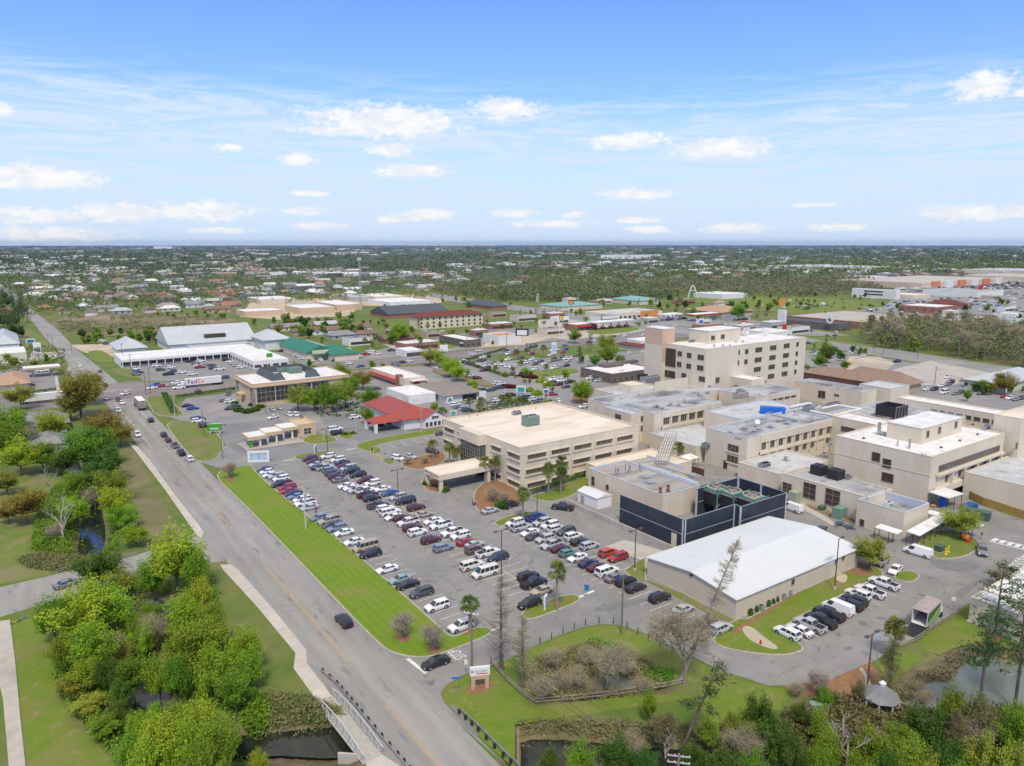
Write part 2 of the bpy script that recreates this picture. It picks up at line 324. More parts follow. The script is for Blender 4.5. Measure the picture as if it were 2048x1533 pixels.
# right side asphalt, everything from the access road to behind the hospital
lot_edge = [(440,967),(436,948),(450,937),(520,928),(640,903),(720,888),(880,850)]
south = [(2300,930),(1921,1218),(1836,1273),(1798,1293),(1748,1323),(1698,1344),(1661,1359),(1611,1370),(1536,1372),(1490,1356),(1440,1342),(1380,1310),(1330,1286),(1300,1271),(1262,1257),(1230,1250),(1200,1249),(1170,1254),(1120,1270),(1060,1298),(1012,1321),(982,1331),(925,1351),(893,1370),(881,1388),(888,1405),(912,1431),(1012,1531),(1100,1620),(930,1620)]
poly = W2(lot_edge)+[(134,236),(270,236),(270,54)]+W2(south[1:28])+[(46.9,84),(46.9,102),(46.9,150),(46.9,212)]
sheet('parking_lot', poly, .02, M_lot, px=False)
# main road
mr = [(34.7,20),(47.3,20),(47.1,110),(47.1,215),(47.1,300),(47.1,352)]
rd = mr+W2([(244,772),(192,730),(156,702),(130,675),(109,655),(81,633),(59,614),(45,600),(22,583),(4,570),(-40,552)])+W2([(-60,556),(-6,575),(14,590),(29,604),(50,630),(67,646),(87,673),(110,697),(125,711),(137,728),(134,740),(140,750),(159,776)])+[(34.7,352),(34.7,262),(34.7,180),(34.7,150)]
sheet('main_road', rd, .026, M_road, px=False)
sheet('side_road', [(34.9,155),(32,156),(20,157),(5,155.5),(-5,153.5),(-90,145),(-90,161),(-5,167.8),(6,168.3),(20,169.4),(28,172),(34.9,177)], .022, M_road, px=False)
# cross road
cr = W2([(210,800),(215,790),(160,776),(250,764),(425,765),(470,760),(600,735),(700,724.5),(841,711),(934,701.5),(1009,694.5),(1103,685),(1250,668),(1330,655)])+W2([(1400,672),(1260,685),(1103,695),(1020,705),(934,716),(841,727.5),(700,740),(600,752),(480,774),(425,783),(300,797)])
sheet('cross_road', [(-160,349),(-160,378)]+W2([(160,777),(250,764),(425,765),(470,759),(600,735),(700,724.5),(841,711),(934,701.5),(1009,694.5),(1103,685),(1250,668),(1330,655),(1400,672),(1260,685),(1103,695),(1020,705),(934,716),(841,727.5),(700,740),(600,752),(480,774),(425,783),(300,797)])+[(35,349)], .034, M_brown, px=False)
sheet('highway', [(2300,800),(2048,762),(1850,727),(1690,702),(1600,690),(1400,672),(1250,656),(1134,638),(1074,628),(1000,617),(920,606),(860,594),(860,586),(930,596),(1000,606),(1074,617),(1134,626),(1250,641),(1330,652),(1600,674),(1700,686),(1850,709),(2048,739),(2300,775)], .042, M_lot2)
sheet('highway_median', [(1560,668),(1640,676),(1800,700),(1760,697),(1640,681)], .05, M_grass)
# commercial ground
sheet('bank_lot', [(478,938),(434,935),(398,925),(405,915),(452,892),(445,880),(360,842),(340,835),(372,797),(480,785),(700,742),(800,735),(1010,722),(1160,712),(1290,700),(1330,740),(1240,790),(1190,800),(1180,830),(1100,818),(890,862),(640,903),(520,928)], .030, M_lot2)
sheet('dark_asphalt', [(430,852),(560,838),(600,880),(700,890),(520,925),(452,892)], .038, M_darkasph)
sheet('dark_asphalt', [(640,835),(735,820),(880,850),(880,862),(720,886),(690,872),(668,858),(650,850)], .040, M_darkasph)
sheet('strip_mall_lot', [(250,742),(225,722),(300,728),(420,710),(560,705),(700,718),(780,716),(700,724),(600,733),(480,757),(420,762),(290,762)], .030, M_lot)
sheet('concrete_yard', [(140,690),(220,688),(260,702),(215,718),(165,704)], .030, M_sand)
sheet('gas_station_lot', [(0,745),(50,728),(105,733),(125,775),(112,785),(20,795),(0,800)], .030, M_lot)
sheet('driveway', [(0,730),(-60,740),(-60,715),(0,712),(110,704),(125,712),(90,722),(0,728)], .034, M_conc)
sheet('vacant_lot_soil', [(100,648),(140,630),(300,625),(470,635),(480,650),(330,655),(320,668),(200,672),(130,665)], .030, M_soil)
sheet('mid_lot', [(700,725),(760,700),(800,690),(1000,655),(1110,662),(1250,655),(1290,664),(1100,683),(840,709)], .028, M_lot2)
sheet('sandy_ground', [(760,686),(850,678),(880,690),(900,700),(800,704)], .034, M_sand)
sheet('sandy_ground', [(980,680),(1080,668),(1120,672),(1050,690),(960,696)], .036, M_sand)
sheet('gas_station_lot', [(1080,672),(1075,640),(1200,636),(1300,660),(1230,672),(1130,680)], .032, M_conc)
sheet('shop_forecourt', [(1180,645),(1300,632),(1500,640),(1700,672),(1620,672),(1400,655),(1290,652)], .036, M_lot2)
sheet('sandy_lot', [(1610,775),(1600,700),(1700,706),(1860,732),(2048,766),(2150,790),(2150,900),(1860,830),(1780,790)], .036, M_lot2)
sheet('sandy_ground', [(1690,730),(1700,712),(1760,714),(1790,728),(1760,750),(1700,752)], .045, M_sand)
sheet('concrete_slab', [(1785,740),(1860,722),(1990,748),(1900,772),(1830,770)], .047, M_conc)
sheet('cleared_field', [(1330,600),(1500,590),(1700,600),(1800,612),(1700,630),(1560,625),(1430,608)], .028, M_green)
sheet('distant_lot', [(1740,640),(1660,625),(1760,618),(1800,590),(1740,600),(1760,580),(1980,572),(2100,575),(2100,640),(1960,640)], .030, M_lot2)
sheet('church_yard', [(60,660),(20,655),(90,700),(120,700)], .030, M_grass)
for pts in ([(500,606),(640,597),(720,612),(700,632),(560,640),(480,634)], [(640,590),(860,588),(900,600),(860,612),(700,612)]): sheet('depot_yard', pts, .028, M_sand)
sheet('orange_soil', [(400,583),(470,575),(520,590),(440,597)], .03, mat('orange_soil', (.34,.17,.09), (.25,.15,.08), .02, .95, coord='World'))
# raised islands and lawns
island('lawn', [(432,955),(445,942),(467,936),(500,931),(506,938),(512,948),(560,990),(640,1052),(720,1117),(800,1187),(880,1258),(892,1270),(907,1277),(925,1270),(950,1258),(972,1256),(983,1263),(972,1273),(912,1297),(862,1314),(825,1315),(787,1306),(765,1294),(687,1215),(560,1082),(480,1000)], M_lawn)
island('grass_island', [(588,915),(605,908),(635,905),(660,901),(674,905),(672,913),(650,917),(600,922)], M_grass)
island('grass_strip', [(708,892),(730,884),(805,869),(885,857),(885,866),(805,880),(748,891),(746,905),(728,902)], M_green)
island('grass_patch', [(762,921),(778,916),(793,924),(778,931)], M_grass)
island('planting_bed', [(797,930),(830,917),(880,903),(895,915),(868,938),(830,941)], M_mulch)
island('planting_bed', [(843,968),(848,955),(890,958),(898,977),(880,987),(856,982)], M_mulch)
island('planting_bed', [(950,1013),(948,985),(975,962),(1000,962),(1040,985),(1045,1002),(1010,1010),(975,1018),(962,1025)], M_mulch)
island('grass_strip', [(1062,995),(1100,983),(1183,946),(1186,972),(1137,994),(1106,1004),(1080,1002)], M_green, it=0)
island('grass_island', [(989,1048),(1000,1039),(1045,1026),(1068,1024),(1064,1031),(1025,1041),(1000,1055)], M_grass)
island('grass_island', [(1044,1228),(1062,1216),(1137,1190),(1157,1194),(1157,1204),(1100,1226),(1065,1239),(1047,1237)], M_green)
sheet('mulch_patch', smooth_poly(W2([(1100,1208),(1122,1200),(1128,1210),(1108,1217)])), .165, M_mulch, px=False)
island('grass_strip', [(1250,1143),(1270,1128),(1290,1118),(1290,1165),(1262,1153)], M_grass, it=0)
sheet('grass_strip', W2([(1283,1158),(1293,1160),(1503,1247),(1500,1262),(1430,1235)]), .10, M_grass, px=False)
island('lawn', [(1425,1280),(1470,1240),(1505,1240),(1700,1120),(1745,1132),(1770,1150),(1745,1158),(1550,1258),(1570,1272),(1604,1293),(1602,1304),(1560,1312),(1500,1306),(1455,1298),(1436,1290)], M_green, it=1)
sheet('mulch_patch', W2([(1462,1264),(1502,1241),(1697,1118),(1735,1128),(1745,1140),(1740,1156),(1690,1147),(1650,1158),(1520,1236),(1476,1268)]), .160, M_mulch, px=False)
sheet('sand_patch', smooth_poly(W2([(1668,1160),(1680,1148),(1697,1152),(1690,1170)])), .166, M_sand, px=False)
sheet('sand_patch', smooth_poly(W2([(1480,1258),(1500,1252),(1530,1278),(1560,1298),(1545,1302),(1500,1285)])), .166, M_sand, px=False)
island('grass_island', [(1788,1154),(1806,1143),(1831,1146),(1839,1155),(1821,1166),(1796,1162)], M_green)
island('grass_island', [(1833,1088),(1850,1075),(1878,1060),(1926,1068),(1960,1085),(1957,1098),(1926,1115),(1886,1119),(1866,1115)], M_grass)
island('grass_strip', [(332,848),(355,842),(390,845),(428,862),(442,880),(447,895),(430,922),(398,924),(380,912),(345,868)], M_grass)
island('grass_strip', [(290,794),(325,790),(372,830),(350,834),(312,832),(300,812)], M_grass)
island('grass_island', [(605,880),(625,870),(648,868),(676,880),(665,886),(630,890),(612,887)], M_green)
island('planting_bed', [(675,872),(690,862),(708,866),(706,876),(690,880)], M_grass)
island('grass_strip', [(740,905),(748,893),(765,900),(750,907)], M_grass, kerb=False)
island('grass_strip', [(1050,745),(1150,735),(1160,748),(1060,756)], M_green, kerb=False)
island('grass_strip', [(870,738),(930,745),(990,770),(985,778),(930,765),(860,745)], M_dry, kerb=False)
island('planting_bed', [(1140,798),(1150,788),(1185,795),(1190,812),(1160,812)], M_mulch)
island('grass_strip', [(216,742),(232,736),(268,740),(280,757),(262,758),(240,752)], M_grass, kerb=False)
island('grass_strip', [(170,705),(200,700),(222,712),(235,725),(190,728)], M_green, kerb=False)
island('grass_strip', [(120,785),(122,754),(140,752),(156,778),(150,790)], M_green, kerb=False)
island('grass_strip', [(480,779),(620,757),(700,746),(700,742),(600,753),(482,775)], M_grass, kerb=False, it=0)
island('grass_strip', [(845,690),(900,680),(918,694),(880,700)], M_green, kerb=False)
island('grass_strip', [(1170,662),(1240,654),(1290,657),(1240,668),(1180,669)], M_green, kerb=False)
island('grass_strip', [(1600,690),(1650,680),(1680,700),(1620,700)], M_grass, kerb=False)
# creek side sidewalks
sheet('sidewalk', [(257,886),(275,893),(300,921),(350,990),(397,1050),(408,1066),(402,1078),(388,1063),(330,980),(272,904)], .06, M_walk, th=.08)
sheet('sidewalk', [(440,1130),(462,1130),(478,1142),(541,1213),(612,1300),(614,1328),(664,1393),(635,1404),(587,1337),(591,1307),(515,1215),(447,1141)], .06, M_walk, th=.08)
sheet('sidewalk', [(731,1527),(762,1509),(800,1533),(860,1600),(760,1600)], .06, M_walk, th=.08)
sheet('footpath', [(0,1243),(20,1240),(31,1330),(41,1440),(51,1533),(54,1560),(20,1560),(13,1480),(6,1400),(-10,1330)], .06, M_conc, th=.08)
sheet('footpath', [(1718,1338),(1729,1356),(1734,1374),(1726,1385),(1738,1385),(1743,1372),(1736,1352),(1724,1336)], .05, M_conc)
sheet('mulch_patch', [(1560,1374),(1661,1359),(1740,1325),(1762,1345),(1768,1385),(1740,1400),(1700,1405),(1650,1400),(1600,1385)], .022, M_mulch)
sheet('mulch_patch', smooth_poly(W2([(930,1380),(950,1363),(985,1362),(992,1372),(965,1386),(935,1390)])), .022, M_mulch, px=False)
for (cx, cy_, rr) in [(461,960,12),(806,1278,20),(869,1301,21),(935,1265,16),(1990,1270,30),(1140,1200,10)]: sheet('mulch_ring', smooth_poly(W2([(cx-rr,cy_),(cx,cy_+rr*.55),(cx+rr,cy_),(cx,cy_-rr*.6)])), .168 if cy_ != 1270 else .03, M_mulch, px=False)
sheet('grass_verge', [(270,905),(300,960),(340,1030),(380,1085),(330,1088),(290,1060),(262,990),(240,930),(245,890)], .012, M_dry)
sheet('grass_field', [(-60,960),(60,940),(110,960),(130,1020),(110,1095),(100,1150),(-60,1180)], .012, M_grass)
sheet('grass_field', [(25,1243),(60,1235),(110,1300),(120,1400),(150,1450),(215,1510),(250,1560),(60,1560),(45,1440)], .012, M_green)
sheet('grass_field', [(895,1375),(925,1356),(985,1335),(1050,1400),(1075,1413),(1300,1388),(1400,1395),(1030,1450),(1030,1540),(915,1432),(888,1400)], .012, M_green)
sheet('grass_field', [(1430,1350),(1480,1362),(1540,1376),(1600,1378),(1560,1420),(1500,1455),(1430,1450),(1400,1420),(1400,1370)], .012, M_green)
sheet('grass_field', [(1844,1272),(1925,1220),(1944,1210),(1990,1235),(2100,1270),(2100,1310),(2040,1290),(1960,1282),(1900,1300),(1880,1312),(1850,1300)], .012, M_green)
sheet('grass_field', [(1750,1326),(1796,1302),(1845,1310),(1830,1330),(1795,1360),(1775,1385),(1765,1345)], .012, M_green)
sheet('grass_field', [(985,1332),(1060,1300),(1170,1256),(1232,1252),(1300,1276),(1385,1318),(1425,1340),(1390,1368),(1320,1345),(1260,1300),(1200,1290),(1120,1320),(1060,1340)], .012, M_green)
# markings
def mark(pts, z, m=M_white, name='road_marking'): sheet(name, pts, z, m)
def stripe(p, q, w, z=.032, m=M_white, name='road_marking', px=True):
    a = G(*p) if px else Vector((*p,0)); b = G(*q) if px else Vector((*q,0)); d = (b-a).normalized(); n = Vector((-d.y,d.x,0))*w/2
    sheet(name, [(a-n).to_2d()[:], (b-n).to_2d()[:], (b+n).to_2d()[:], (a+n).to_2d()[:]], z, m, px=False)
for (y0, y1) in ((20,90),(104,148),(176,200),(212,240),(262,335)):
    stripe((40.9,y0),(40.9,y1), .13, .033, M_yellow, px=False)
    if y0 in (104,20,176): stripe((40.55,y0),(40.55,y1), .10, .033, M_yellow, px=False)
for k in range(9): stripe((44.0, 262+k*9),(44.0, 265+k*9), .12, .033, px=False)
stripe((37.8,262),(37.8,345), .12, .033, px=False); stripe((44.1,300),(44.1,345), .14, .033, px=False)
stripe((36.2,351),(47,351), .5, .045, px=False); stripe((35,376.5),(49,377), .5, .045, px=False)
stripe((36,384),(38.9,384), .12, .033, px=False)
for y in (356,363,370): stripe((60,y-2.2),(170,y+16), .12, .045, px=False)
stripe((0,1213),(133,1181), .16, .03, M_yellow); stripe((255,1151),(310,1139), .16, .03, M_yellow)
stripe((815,1318),(852,1347), .6, .036); stripe((980,1263),(1006,1252), .5, .03); stripe((1158,1195),(1188,1182), .6, .03); stripe((566,923),(590,919), .5, .036); stripe((692,900),(712,897), .5, .036)
stripe((1978,1083),(2110,1116), .35, .03); stripe((1990,1079),(2120,1107), .35, .03)
for k in range(9):
    x, y = 1985+k*15.5, 1083+k*3.75; stripe((x,y),(x+9,y-5), .9, .034)
stripe((2013,1136),(2050,1110), .25, .03)
for k in range(6): stripe((2016+k*3,1137-k*4),(2080,1137-k*4.5), .3, .03)
# the word STOP painted for the driver leaving the access road
_t = bpy.data.curves.new('t','FONT'); _t.body = 'STOP'; _t.size = 1.25; _t.align_x = 'CENTER'; _t.align_y = 'CENTER'; _o = bpy.data.objects.new('t',_t); COL.objects.link(_o); bpy.context.view_layer.update(); _m = bpy.data.meshes.new_from_object(_o); bpy.data.objects.remove(_o); _m.materials.clear(); _m.materials.append(M_white); _p = G(915,1309)
_o = link(_m,'road_marking',None,(_p.x,_p.y,.04),R(90)); _o.scale = (1,2.4,1); _o['kind'] = 'structure'
def bays(x0, x1, ys, z=.030, w=.11):
    for y in ys: stripe((x0,y),(x1,y), w, z, px=False)
bays(59.6, 64.8, [213-2.78*k for k in range(41)]); 
bays(74.6, 85.6, [219-2.78*k for k in range(41)]); stripe((80.1,219),(80.1,105), .12, .036, px=False)
bays(92.0, 103.0, [140-2.78*k for k in range(19) if k < 14]); stripe((97.5,140),(97.5,104), .12, .036, px=False)
bays(92.5, 98.2, [102-2.78*k for k in range(10)])
xr = 103.8
for k in range(13): stripe((xr+2.85*k, 65.3),(xr+2.85*k, 70.2), .11, .03, px=False)
for k in range(7): stripe((790-22*k+40, 897-1*k*0),(805-22*k+40, 905), .12, .032) if False else None
for k in range(6): stripe((753+24*k, 893.5-4.6*k),(767+24*k, 901-4.6*k), .11, .032)
for k in range(14): stripe((292+11*k, 763.5-0.35*k),(284+11*k, 760.5-.3*k), .12, .036)
mark([(1210,1094),(1250,1080),(1360,1112),(1300,1128)], .034, M_conc, 'concrete_pad')

sheet('service_yard',[(1400,825),(1600,758),(1900,815),(1560,900)],.045,M_lot2)
M_patch = mat('asphalt_patch', (.17,.168,.165), (.21,.205,.20), .6, .9, coord='World', det=6); M_crack = mat('asphalt_crack', (.10,.098,.095), (.16,.155,.15), .5, .95, coord='World')
for i,pts in enumerate(([(1858,1118),(1900,1122),(1960,1128),(1950,1146),(1890,1142),(1862,1132)],[(1905,1188),(1950,1160),(1962,1166),(1925,1196)],[(560,905),(620,893),(640,898),(575,914)],[(1005,1160),(1040,1172),(1030,1182),(1000,1170)],[(905,1405),(960,1470),(950,1476),(900,1415)],[(1180,1215),(1300,1195),(1310,1202),(1200,1228)])): sheet('asphalt_patch',smooth_poly(W2(pts)),.0275+.0005*i,M_patch,px=False)
rc_ = random.Random(8); mb = MB()
for poly,n in (([(60,100),(105,100),(105,215),(60,215)],34),([(35.5,60),(46.5,60),(46.5,340),(35.5,340)],26),([(70,62),(150,58),(150,68),(110,76)],14),([(60,225),(120,235),(120,330),(60,330)],16)):
    for _ in range(n):
        while True:
            x,y = rc_.uniform(min(p[0] for p in poly),max(p[0] for p in poly)),rc_.uniform(min(p[1] for p in poly),max(p[1] for p in poly))
            if inpoly((x,y),poly): break
        a = rc_.choice([0,math.pi/2])+rc_.uniform(-.3,.3); 
        for k in range(rc_.randint(3,9)):
            x2,y2 = x+1.3*math.cos(a),y+1.3*math.sin(a); w = .045; dx,dy = -math.sin(a)*w,math.cos(a)*w; mb.add([(x-dx,y-dy,.0318),(x2-dx,y2-dy,.0318),(x2+dx,y2+dy,.0318),(x+dx,y+dy,.0318)],[(0,1,2,3)]); x,y = x2,y2; a += rc_.uniform(-.5,.5)
            if not inpoly((x,y),poly): break
struct(mb,'asphalt_cracks',M_crack)
# ---------------------------------------------------------------- buildings
M_beige = mat('stucco_beige', (.67,.585,.45), (.61,.53,.405), .35, .9, coord='World', c3=(.71,.635,.51), sc3=.08, stretch=(1,1,.3), det=8, spots=(1.1,.60,.74,(.50,.43,.33),.6), wave=((1,1,0), 3.6, .05, 0, .02))
M_beige2 = mat('stucco_tan', (.60,.45,.29), (.56,.42,.27), .3, .9, coord='World')
M_beigep = mat('panel_beige', (.66,.60,.47), (.62,.56,.435), .3, .9, coord='World', wave=((1,.0,0), 1.2, .07, 0, .06))
M_ribbed = mat('ribbed_metal_beige', (.60,.52,.40), (.56,.48,.37), .3, .7, coord='World', wave=((1,1,0), .42, .16, 0, .2))
M_rwhite = mat('membrane_white', (.78,.775,.75), (.69,.685,.66), .12, .8, coord='World', c3=(.60,.585,.55), sc3=.25, det=8, spots=(.5,.60,.72,(.50,.48,.44)))
M_rcream = mat('membrane_cream', (.77,.69,.575), (.70,.62,.505), .10, .85, coord='World', c3=(.62,.51,.39), sc3=.16, det=8, stretch=(.35,1,1))
M_rmetal = mat('metal_roof_white', (.66,.68,.665), (.62,.64,.625), .10, .5, coord='World', wave=((1,0,0), 1.8, .06, 0, .035), spec=.5, det=8, stretch=(1,.2,1), spots=(.5,.60,.74,(.54,.54,.51),.6))
M_rgrey = mat('membrane_grey', (.47,.475,.47), (.36,.365,.365), .15, .85, coord='World', c3=(.13,.125,.12), sc3=.09, det=9, stretch=(.6,1,1), spots=(.35,.58,.66,(.08,.08,.08)))
M_rgrey2 = mat('membrane_light_grey', (.56,.57,.57), (.47,.48,.485), .14, .85, coord='World', c3=(.37,.37,.37), sc3=.1, det=8, spots=(.4,.60,.70,(.28,.27,.26)))
M_rdirty = mat('gravel_roof', (.33,.31,.28), (.43,.42,.39), .12, .9, coord='World', c3=(.23,.20,.16), sc3=.2, det=8, stretch=(.25,1.2,1))
M_parap = mat('parapet_grey', (.50,.54,.58), (.44,.47,.51), .4, .7, coord='World', wave=((1,1,0), 1.1, .08, 0, .06))
M_glass = mat('window_glass', (.035,.033,.028), (.07,.06,.045), .8, .08, spec=.7, coord='World')
M_glassg = mat('window_blinds', (.14,.115,.05), (.06,.052,.035), 1.2, .15, spec=.6, coord='World', wave=((1,1,0), .5, .35, 0, .2))
M_brn = mat('window_brown', (.085,.055,.04), (.05,.035,.03), .9, .2, spec=.5, coord='World')
M_frame = mat('window_frame', (.32,.29,.25))
M_metal = mat('galvanised_metal', (.42,.43,.43), (.33,.34,.34), 1.2, .45, metal=.4)
M_green_m = mat('painted_green_grey', (.21,.29,.24), (.17,.24,.2), 1, .6)
M_black = mat('screen_black', (.028,.037,.052), (.042,.052,.067), .35, .45, coord='World', wave=((1,1,0), 2.4, .3, 0, .05), spec=.4)
M_dark = mat('dark_metal', (.03,.03,.032), rough=.5)
M_yel = mat('safety_yellow', (.80,.55,.03)); M_grn = mat('pipe_green', (.03,.20,.12), rough=.5)
M_blue = mat('tarp_blue', (.02,.16,.62), (.015,.12,.5), 1.5, .5); M_rust = mat('rust', (.17,.06,.04), (.25,.1,.06), 2, .8)
M_ws = mat('white_siding', (.74,.74,.71), (.68,.68,.65), .6, .7, coord='World'); M_wood = mat('raw_wood', (.44,.30,.15), (.35,.23,.12), 1.2, .9, coord='World')
M_shing = mat('shingle_grey', (.25,.26,.26), (.19,.20,.2), .5, .95, coord='World', c3=(.3,.3,.3), sc3=.1); M_shb = mat('shingle_brown', (.30,.21,.155), (.25,.17,.125), .5, .95, coord='World')
M_shtan = mat('shingle_tan', (.46,.30,.20), (.40,.26,.17), .5, .95, coord='World'); M_shdk = mat('shingle_dark', (.075,.085,.10), (.10,.11,.12), .5, .9, coord='World')
M_redr = mat('metal_roof_red', (.36,.07,.045), (.31,.06,.04), .3, .45, coord='World', wave=((0,1,0), .8, .12, 0, .1), spec=.5); M_maroon = mat('shingle_maroon', (.18,.055,.045), (.15,.045,.04), .4, .9, coord='World')
M_greenr = mat('metal_roof_green', (.035,.20,.12), (.03,.17,.10), .3, .5, coord='World', wave=((1,0,0), .7, .15, 0, .1)); M_brick = mat('brick', (.27,.12,.08), (.33,.17,.12), 2.2, .9, coord='World')
M_metalr = mat('metal_roof_grey', (.50,.52,.53), (.45,.47,.48), .15, .5, coord='World', wave=((0,1,0), .8, .06, 0, .1)); M_red = mat('paint_red', (.50,.03,.025)); M_teal = mat('metal_roof_teal', (.22,.42,.36), (.19,.36,.31), .2, .6, coord='World')
M_wwht = mat('wall_white', (.72,.72,.68), (.66,.66,.62), .4, .8, coord='World'); M_dkw = mat('wall_dark_grey', (.13,.11,.10), (.16,.14,.12), .5, .9, coord='World')
class Bld: pass
def bbox_px(h, F, Lp, Rp):
    f, l, r = G(*F, h), G(*Lp, h), G(*Rp, h); return ((f.x+l.x)/2, r.x, (f.y+r.y)/2, l.y)
def building(name, label, h, F=None, Lp=None, Rp=None, wall=None, roof=None, par=.5, box=None, z0=0, cat='building', group=None, ptop=None, slab=None, pin=None):
    b = Bld(); b.x0, b.x1, b.y0, b.y1 = box if box else bbox_px(h, F, Lp, Rp); b.h = h; b.z0 = z0
    b.root = root(name, ((b.x0+b.x1)/2, (b.y0+b.y1)/2, z0), label, cat, group)
    t = .3; m = MB(); x0,x1,y0,y1 = b.x0,b.x1,b.y0,b.y1; rz = h-par
    # outer wall shell
    for (a0,a1,c0,c1) in ((x0,x1,y0,y0+t),(x0,x1,y1-t,y1),(x0,x0+t,y0+t,y1-t),(x1-t,x1,y0+t,y1-t)): m.box(a0,a1,c0,c1,z0,h)
    wbuild(m, 'wall', wall, b.root)
    m = MB(); m.box(x0+t,x1-t,y0+t,y1-t,rz-.3,rz); wbuild(m, 'roof', roof, b.root)
    if ptop or pin:      # coping and the inner face of the parapet
        m = MB()
        for (a0,a1,c0,c1) in ((x0-.06,x1+.06,y0-.06,y0+t+.05),(x0-.06,x1+.06,y1-t-.05,y1+.06),(x0-.06,x0+t+.05,y0+t+.05,y1-t-.05),(x1-t-.05,x1+.06,y0+t+.05,y1-t-.05)): m.box(a0,a1,c0,c1,h+.002,h+.08)
        if pin:
            for (a0,a1,c0,c1) in ((x0+t,x1-t,y1-t-.06,y1-t-.003),(x0+t+.003,x0+t+.06,y0+t,y1-t-.07),(x1-t-.06,x1-t-.003,y0+t,y1-t-.07),(x0+t+.07,x1-t-.07,y0+t+.003,y0+t+.06)): m.box(a0,a1,c0,c1,rz+.002,h)
        wbuild(m, 'coping', ptop or pin, b.root)
    b.rz = rz; return b
WIN = {}
def win_mesh(w, h, nx, ny, fm, gm, d=.12, bar=.07):
    k = (round(w,2), round(h,2), nx, ny, fm.name, gm.name, d)
    if k not in WIN:
        f = MB(); fr = .1
        f.box(-w/2,w/2,-d,0,-h/2,-h/2+fr); f.box(-w/2,w/2,-d,0,h/2-fr,h/2); f.box(-w/2,-w/2+fr,-d,0,-h/2+fr,h/2-fr); f.box(w/2-fr,w/2,-d,0,-h/2+fr,h/2-fr)
        for i in range(1,nx): x = -w/2+w*i/nx; f.box(x-bar/2,x+bar/2,-d+.02,0,-h/2+fr,h/2-fr)
        for j in range(1,ny): z = -h/2+h*j/ny; f.box(-w/2+fr,w/2-fr,-d+.03,-.002,z-bar/2,z+bar/2)
        g = MB(); g.box(-w/2+fr,w/2-fr,-.035,-.005,-h/2+fr,h/2-fr)
        WIN[k] = (f.mesh('window',[fm]), g.mesh('pane',[gm]))
    return WIN[k]
def window(b, face, pos, w, h, nx=2, ny=1, fm=None, gm=None, name='window', d=.12):
    fm = fm or M_frame; gm = gm or M_glass
    a, c = win_mesh(w,h,nx,ny,fm,gm,d); p = b.root.location
    if face == 'S': loc = (pos[0]-p.x, b.y0-.004-p.y, pos[1]-p.z); rz = 0
    else: loc = (b.x0-.004-p.x, pos[0]-p.y, pos[1]-p.z); rz = -math.pi/2
    o = link(a, name, b.root, loc, rz); link(c, 'pane', o); return o
def winrow(b, face, p0, p1, n, w, h, nx=2, ny=1, fm=None, gm=None, skip=(), **kw):
    if face == 'S': A = ony(p0,b.y0); B = ony(p1,b.y0); a = (A.x,A.z); c = (B.x,B.z)
    else: A = onx(p0,b.x0); B = onx(p1,b.x0); a = (A.y,A.z); c = (B.y,B.z)
    z = (a[1]+c[1])/2
    for i in range(n):
        if i in skip: continue
        t = i/(n-1) if n > 1 else 0; window(b, face, (a[0]*(1-t)+c[0]*t, z), w, h, nx, ny, fm, gm, **kw)
def part(b, name, m, *boxes):
    mb = MB()
    for q in boxes: mb.box(*q)
    return wbuild(mb, name, m, b.root if hasattr(b,'root') else b)
def vent(b, px, r=.35, hh=.9, m=None):
    p = G(*px, b.rz); mb = MB(); mb.tube((p.x,p.y,b.rz),(p.x,p.y,b.rz+hh), r, r*.8, 8); mb.tube((p.x,p.y,b.rz+hh),(p.x,p.y,b.rz+hh+.15), r*1.5, r*1.2, 8); mb.box(p.x-r*2,p.x+r*2,p.y-r*2,p.y+r*2,b.rz+.003,b.rz+.12); wbuild(mb, 'roof_vent', m or M_metal, b.root)
def hvac(b, px, sx, sy, sz, m=None, z=None, fans=0, name='rooftop_unit'):
    z = b.rz if z is None else z; p = G(*px, z); mb = MB(); mb.box(p.x-sx/2,p.x+sx/2,p.y-sy/2,p.y+sy/2,z+.25,z+sz); mb.box(p.x-sx/2+.1,p.x+sx/2-.1,p.y-sy/2+.1,p.y+sy/2-.1,z+.003,z+.25)
    mb.box(p.x-sx/2-.05,p.x+sx/2+.05,p.y-sy/2-.05,p.y+sy/2+.05,z+sz+.002,z+sz+.08)
    o = wbuild(mb, name, m or M_metal, b.root if hasattr(b,'root') else b)
    n = max(1,int(sx//1.3)); mb = MB()
    for i in range(n):
        x = p.x-sx/2+sx*(i+.5)/n; mb.tube((x,p.y,z+sz+.085),(x,p.y,z+sz+.22), min(sx/n,sy)*.36, n=10)
    for i in range(4): mb.box(p.x-sx/2+.15, p.x+sx/2-.15, p.y-sy/2-.03, p.y-sy/2-.002, z+.45+i*(sz-.6)/4, z+.52+i*(sz-.6)/4)
    q = MB(); q.v = [(a-b_.x if False else a, c, e) for a,c,e in mb.v for b_ in [o.location]]; q.f = mb.f; q.m = mb.m
    rl = (b.root if hasattr(b,'root') else b).location; q.v = [(a-rl.x, c-rl.y, e-rl.z) for a,c,e in mb.v]; build(q, 'fan', M_dark, o)
    return o
def pipe(b, pts, r, m, name='pipe'):
    mb = MB()
    for a, c in zip(pts[:-1], pts[1:]): mb.tube(a, c, r, n=6)
    return wbuild(mb, name, m, b.root)
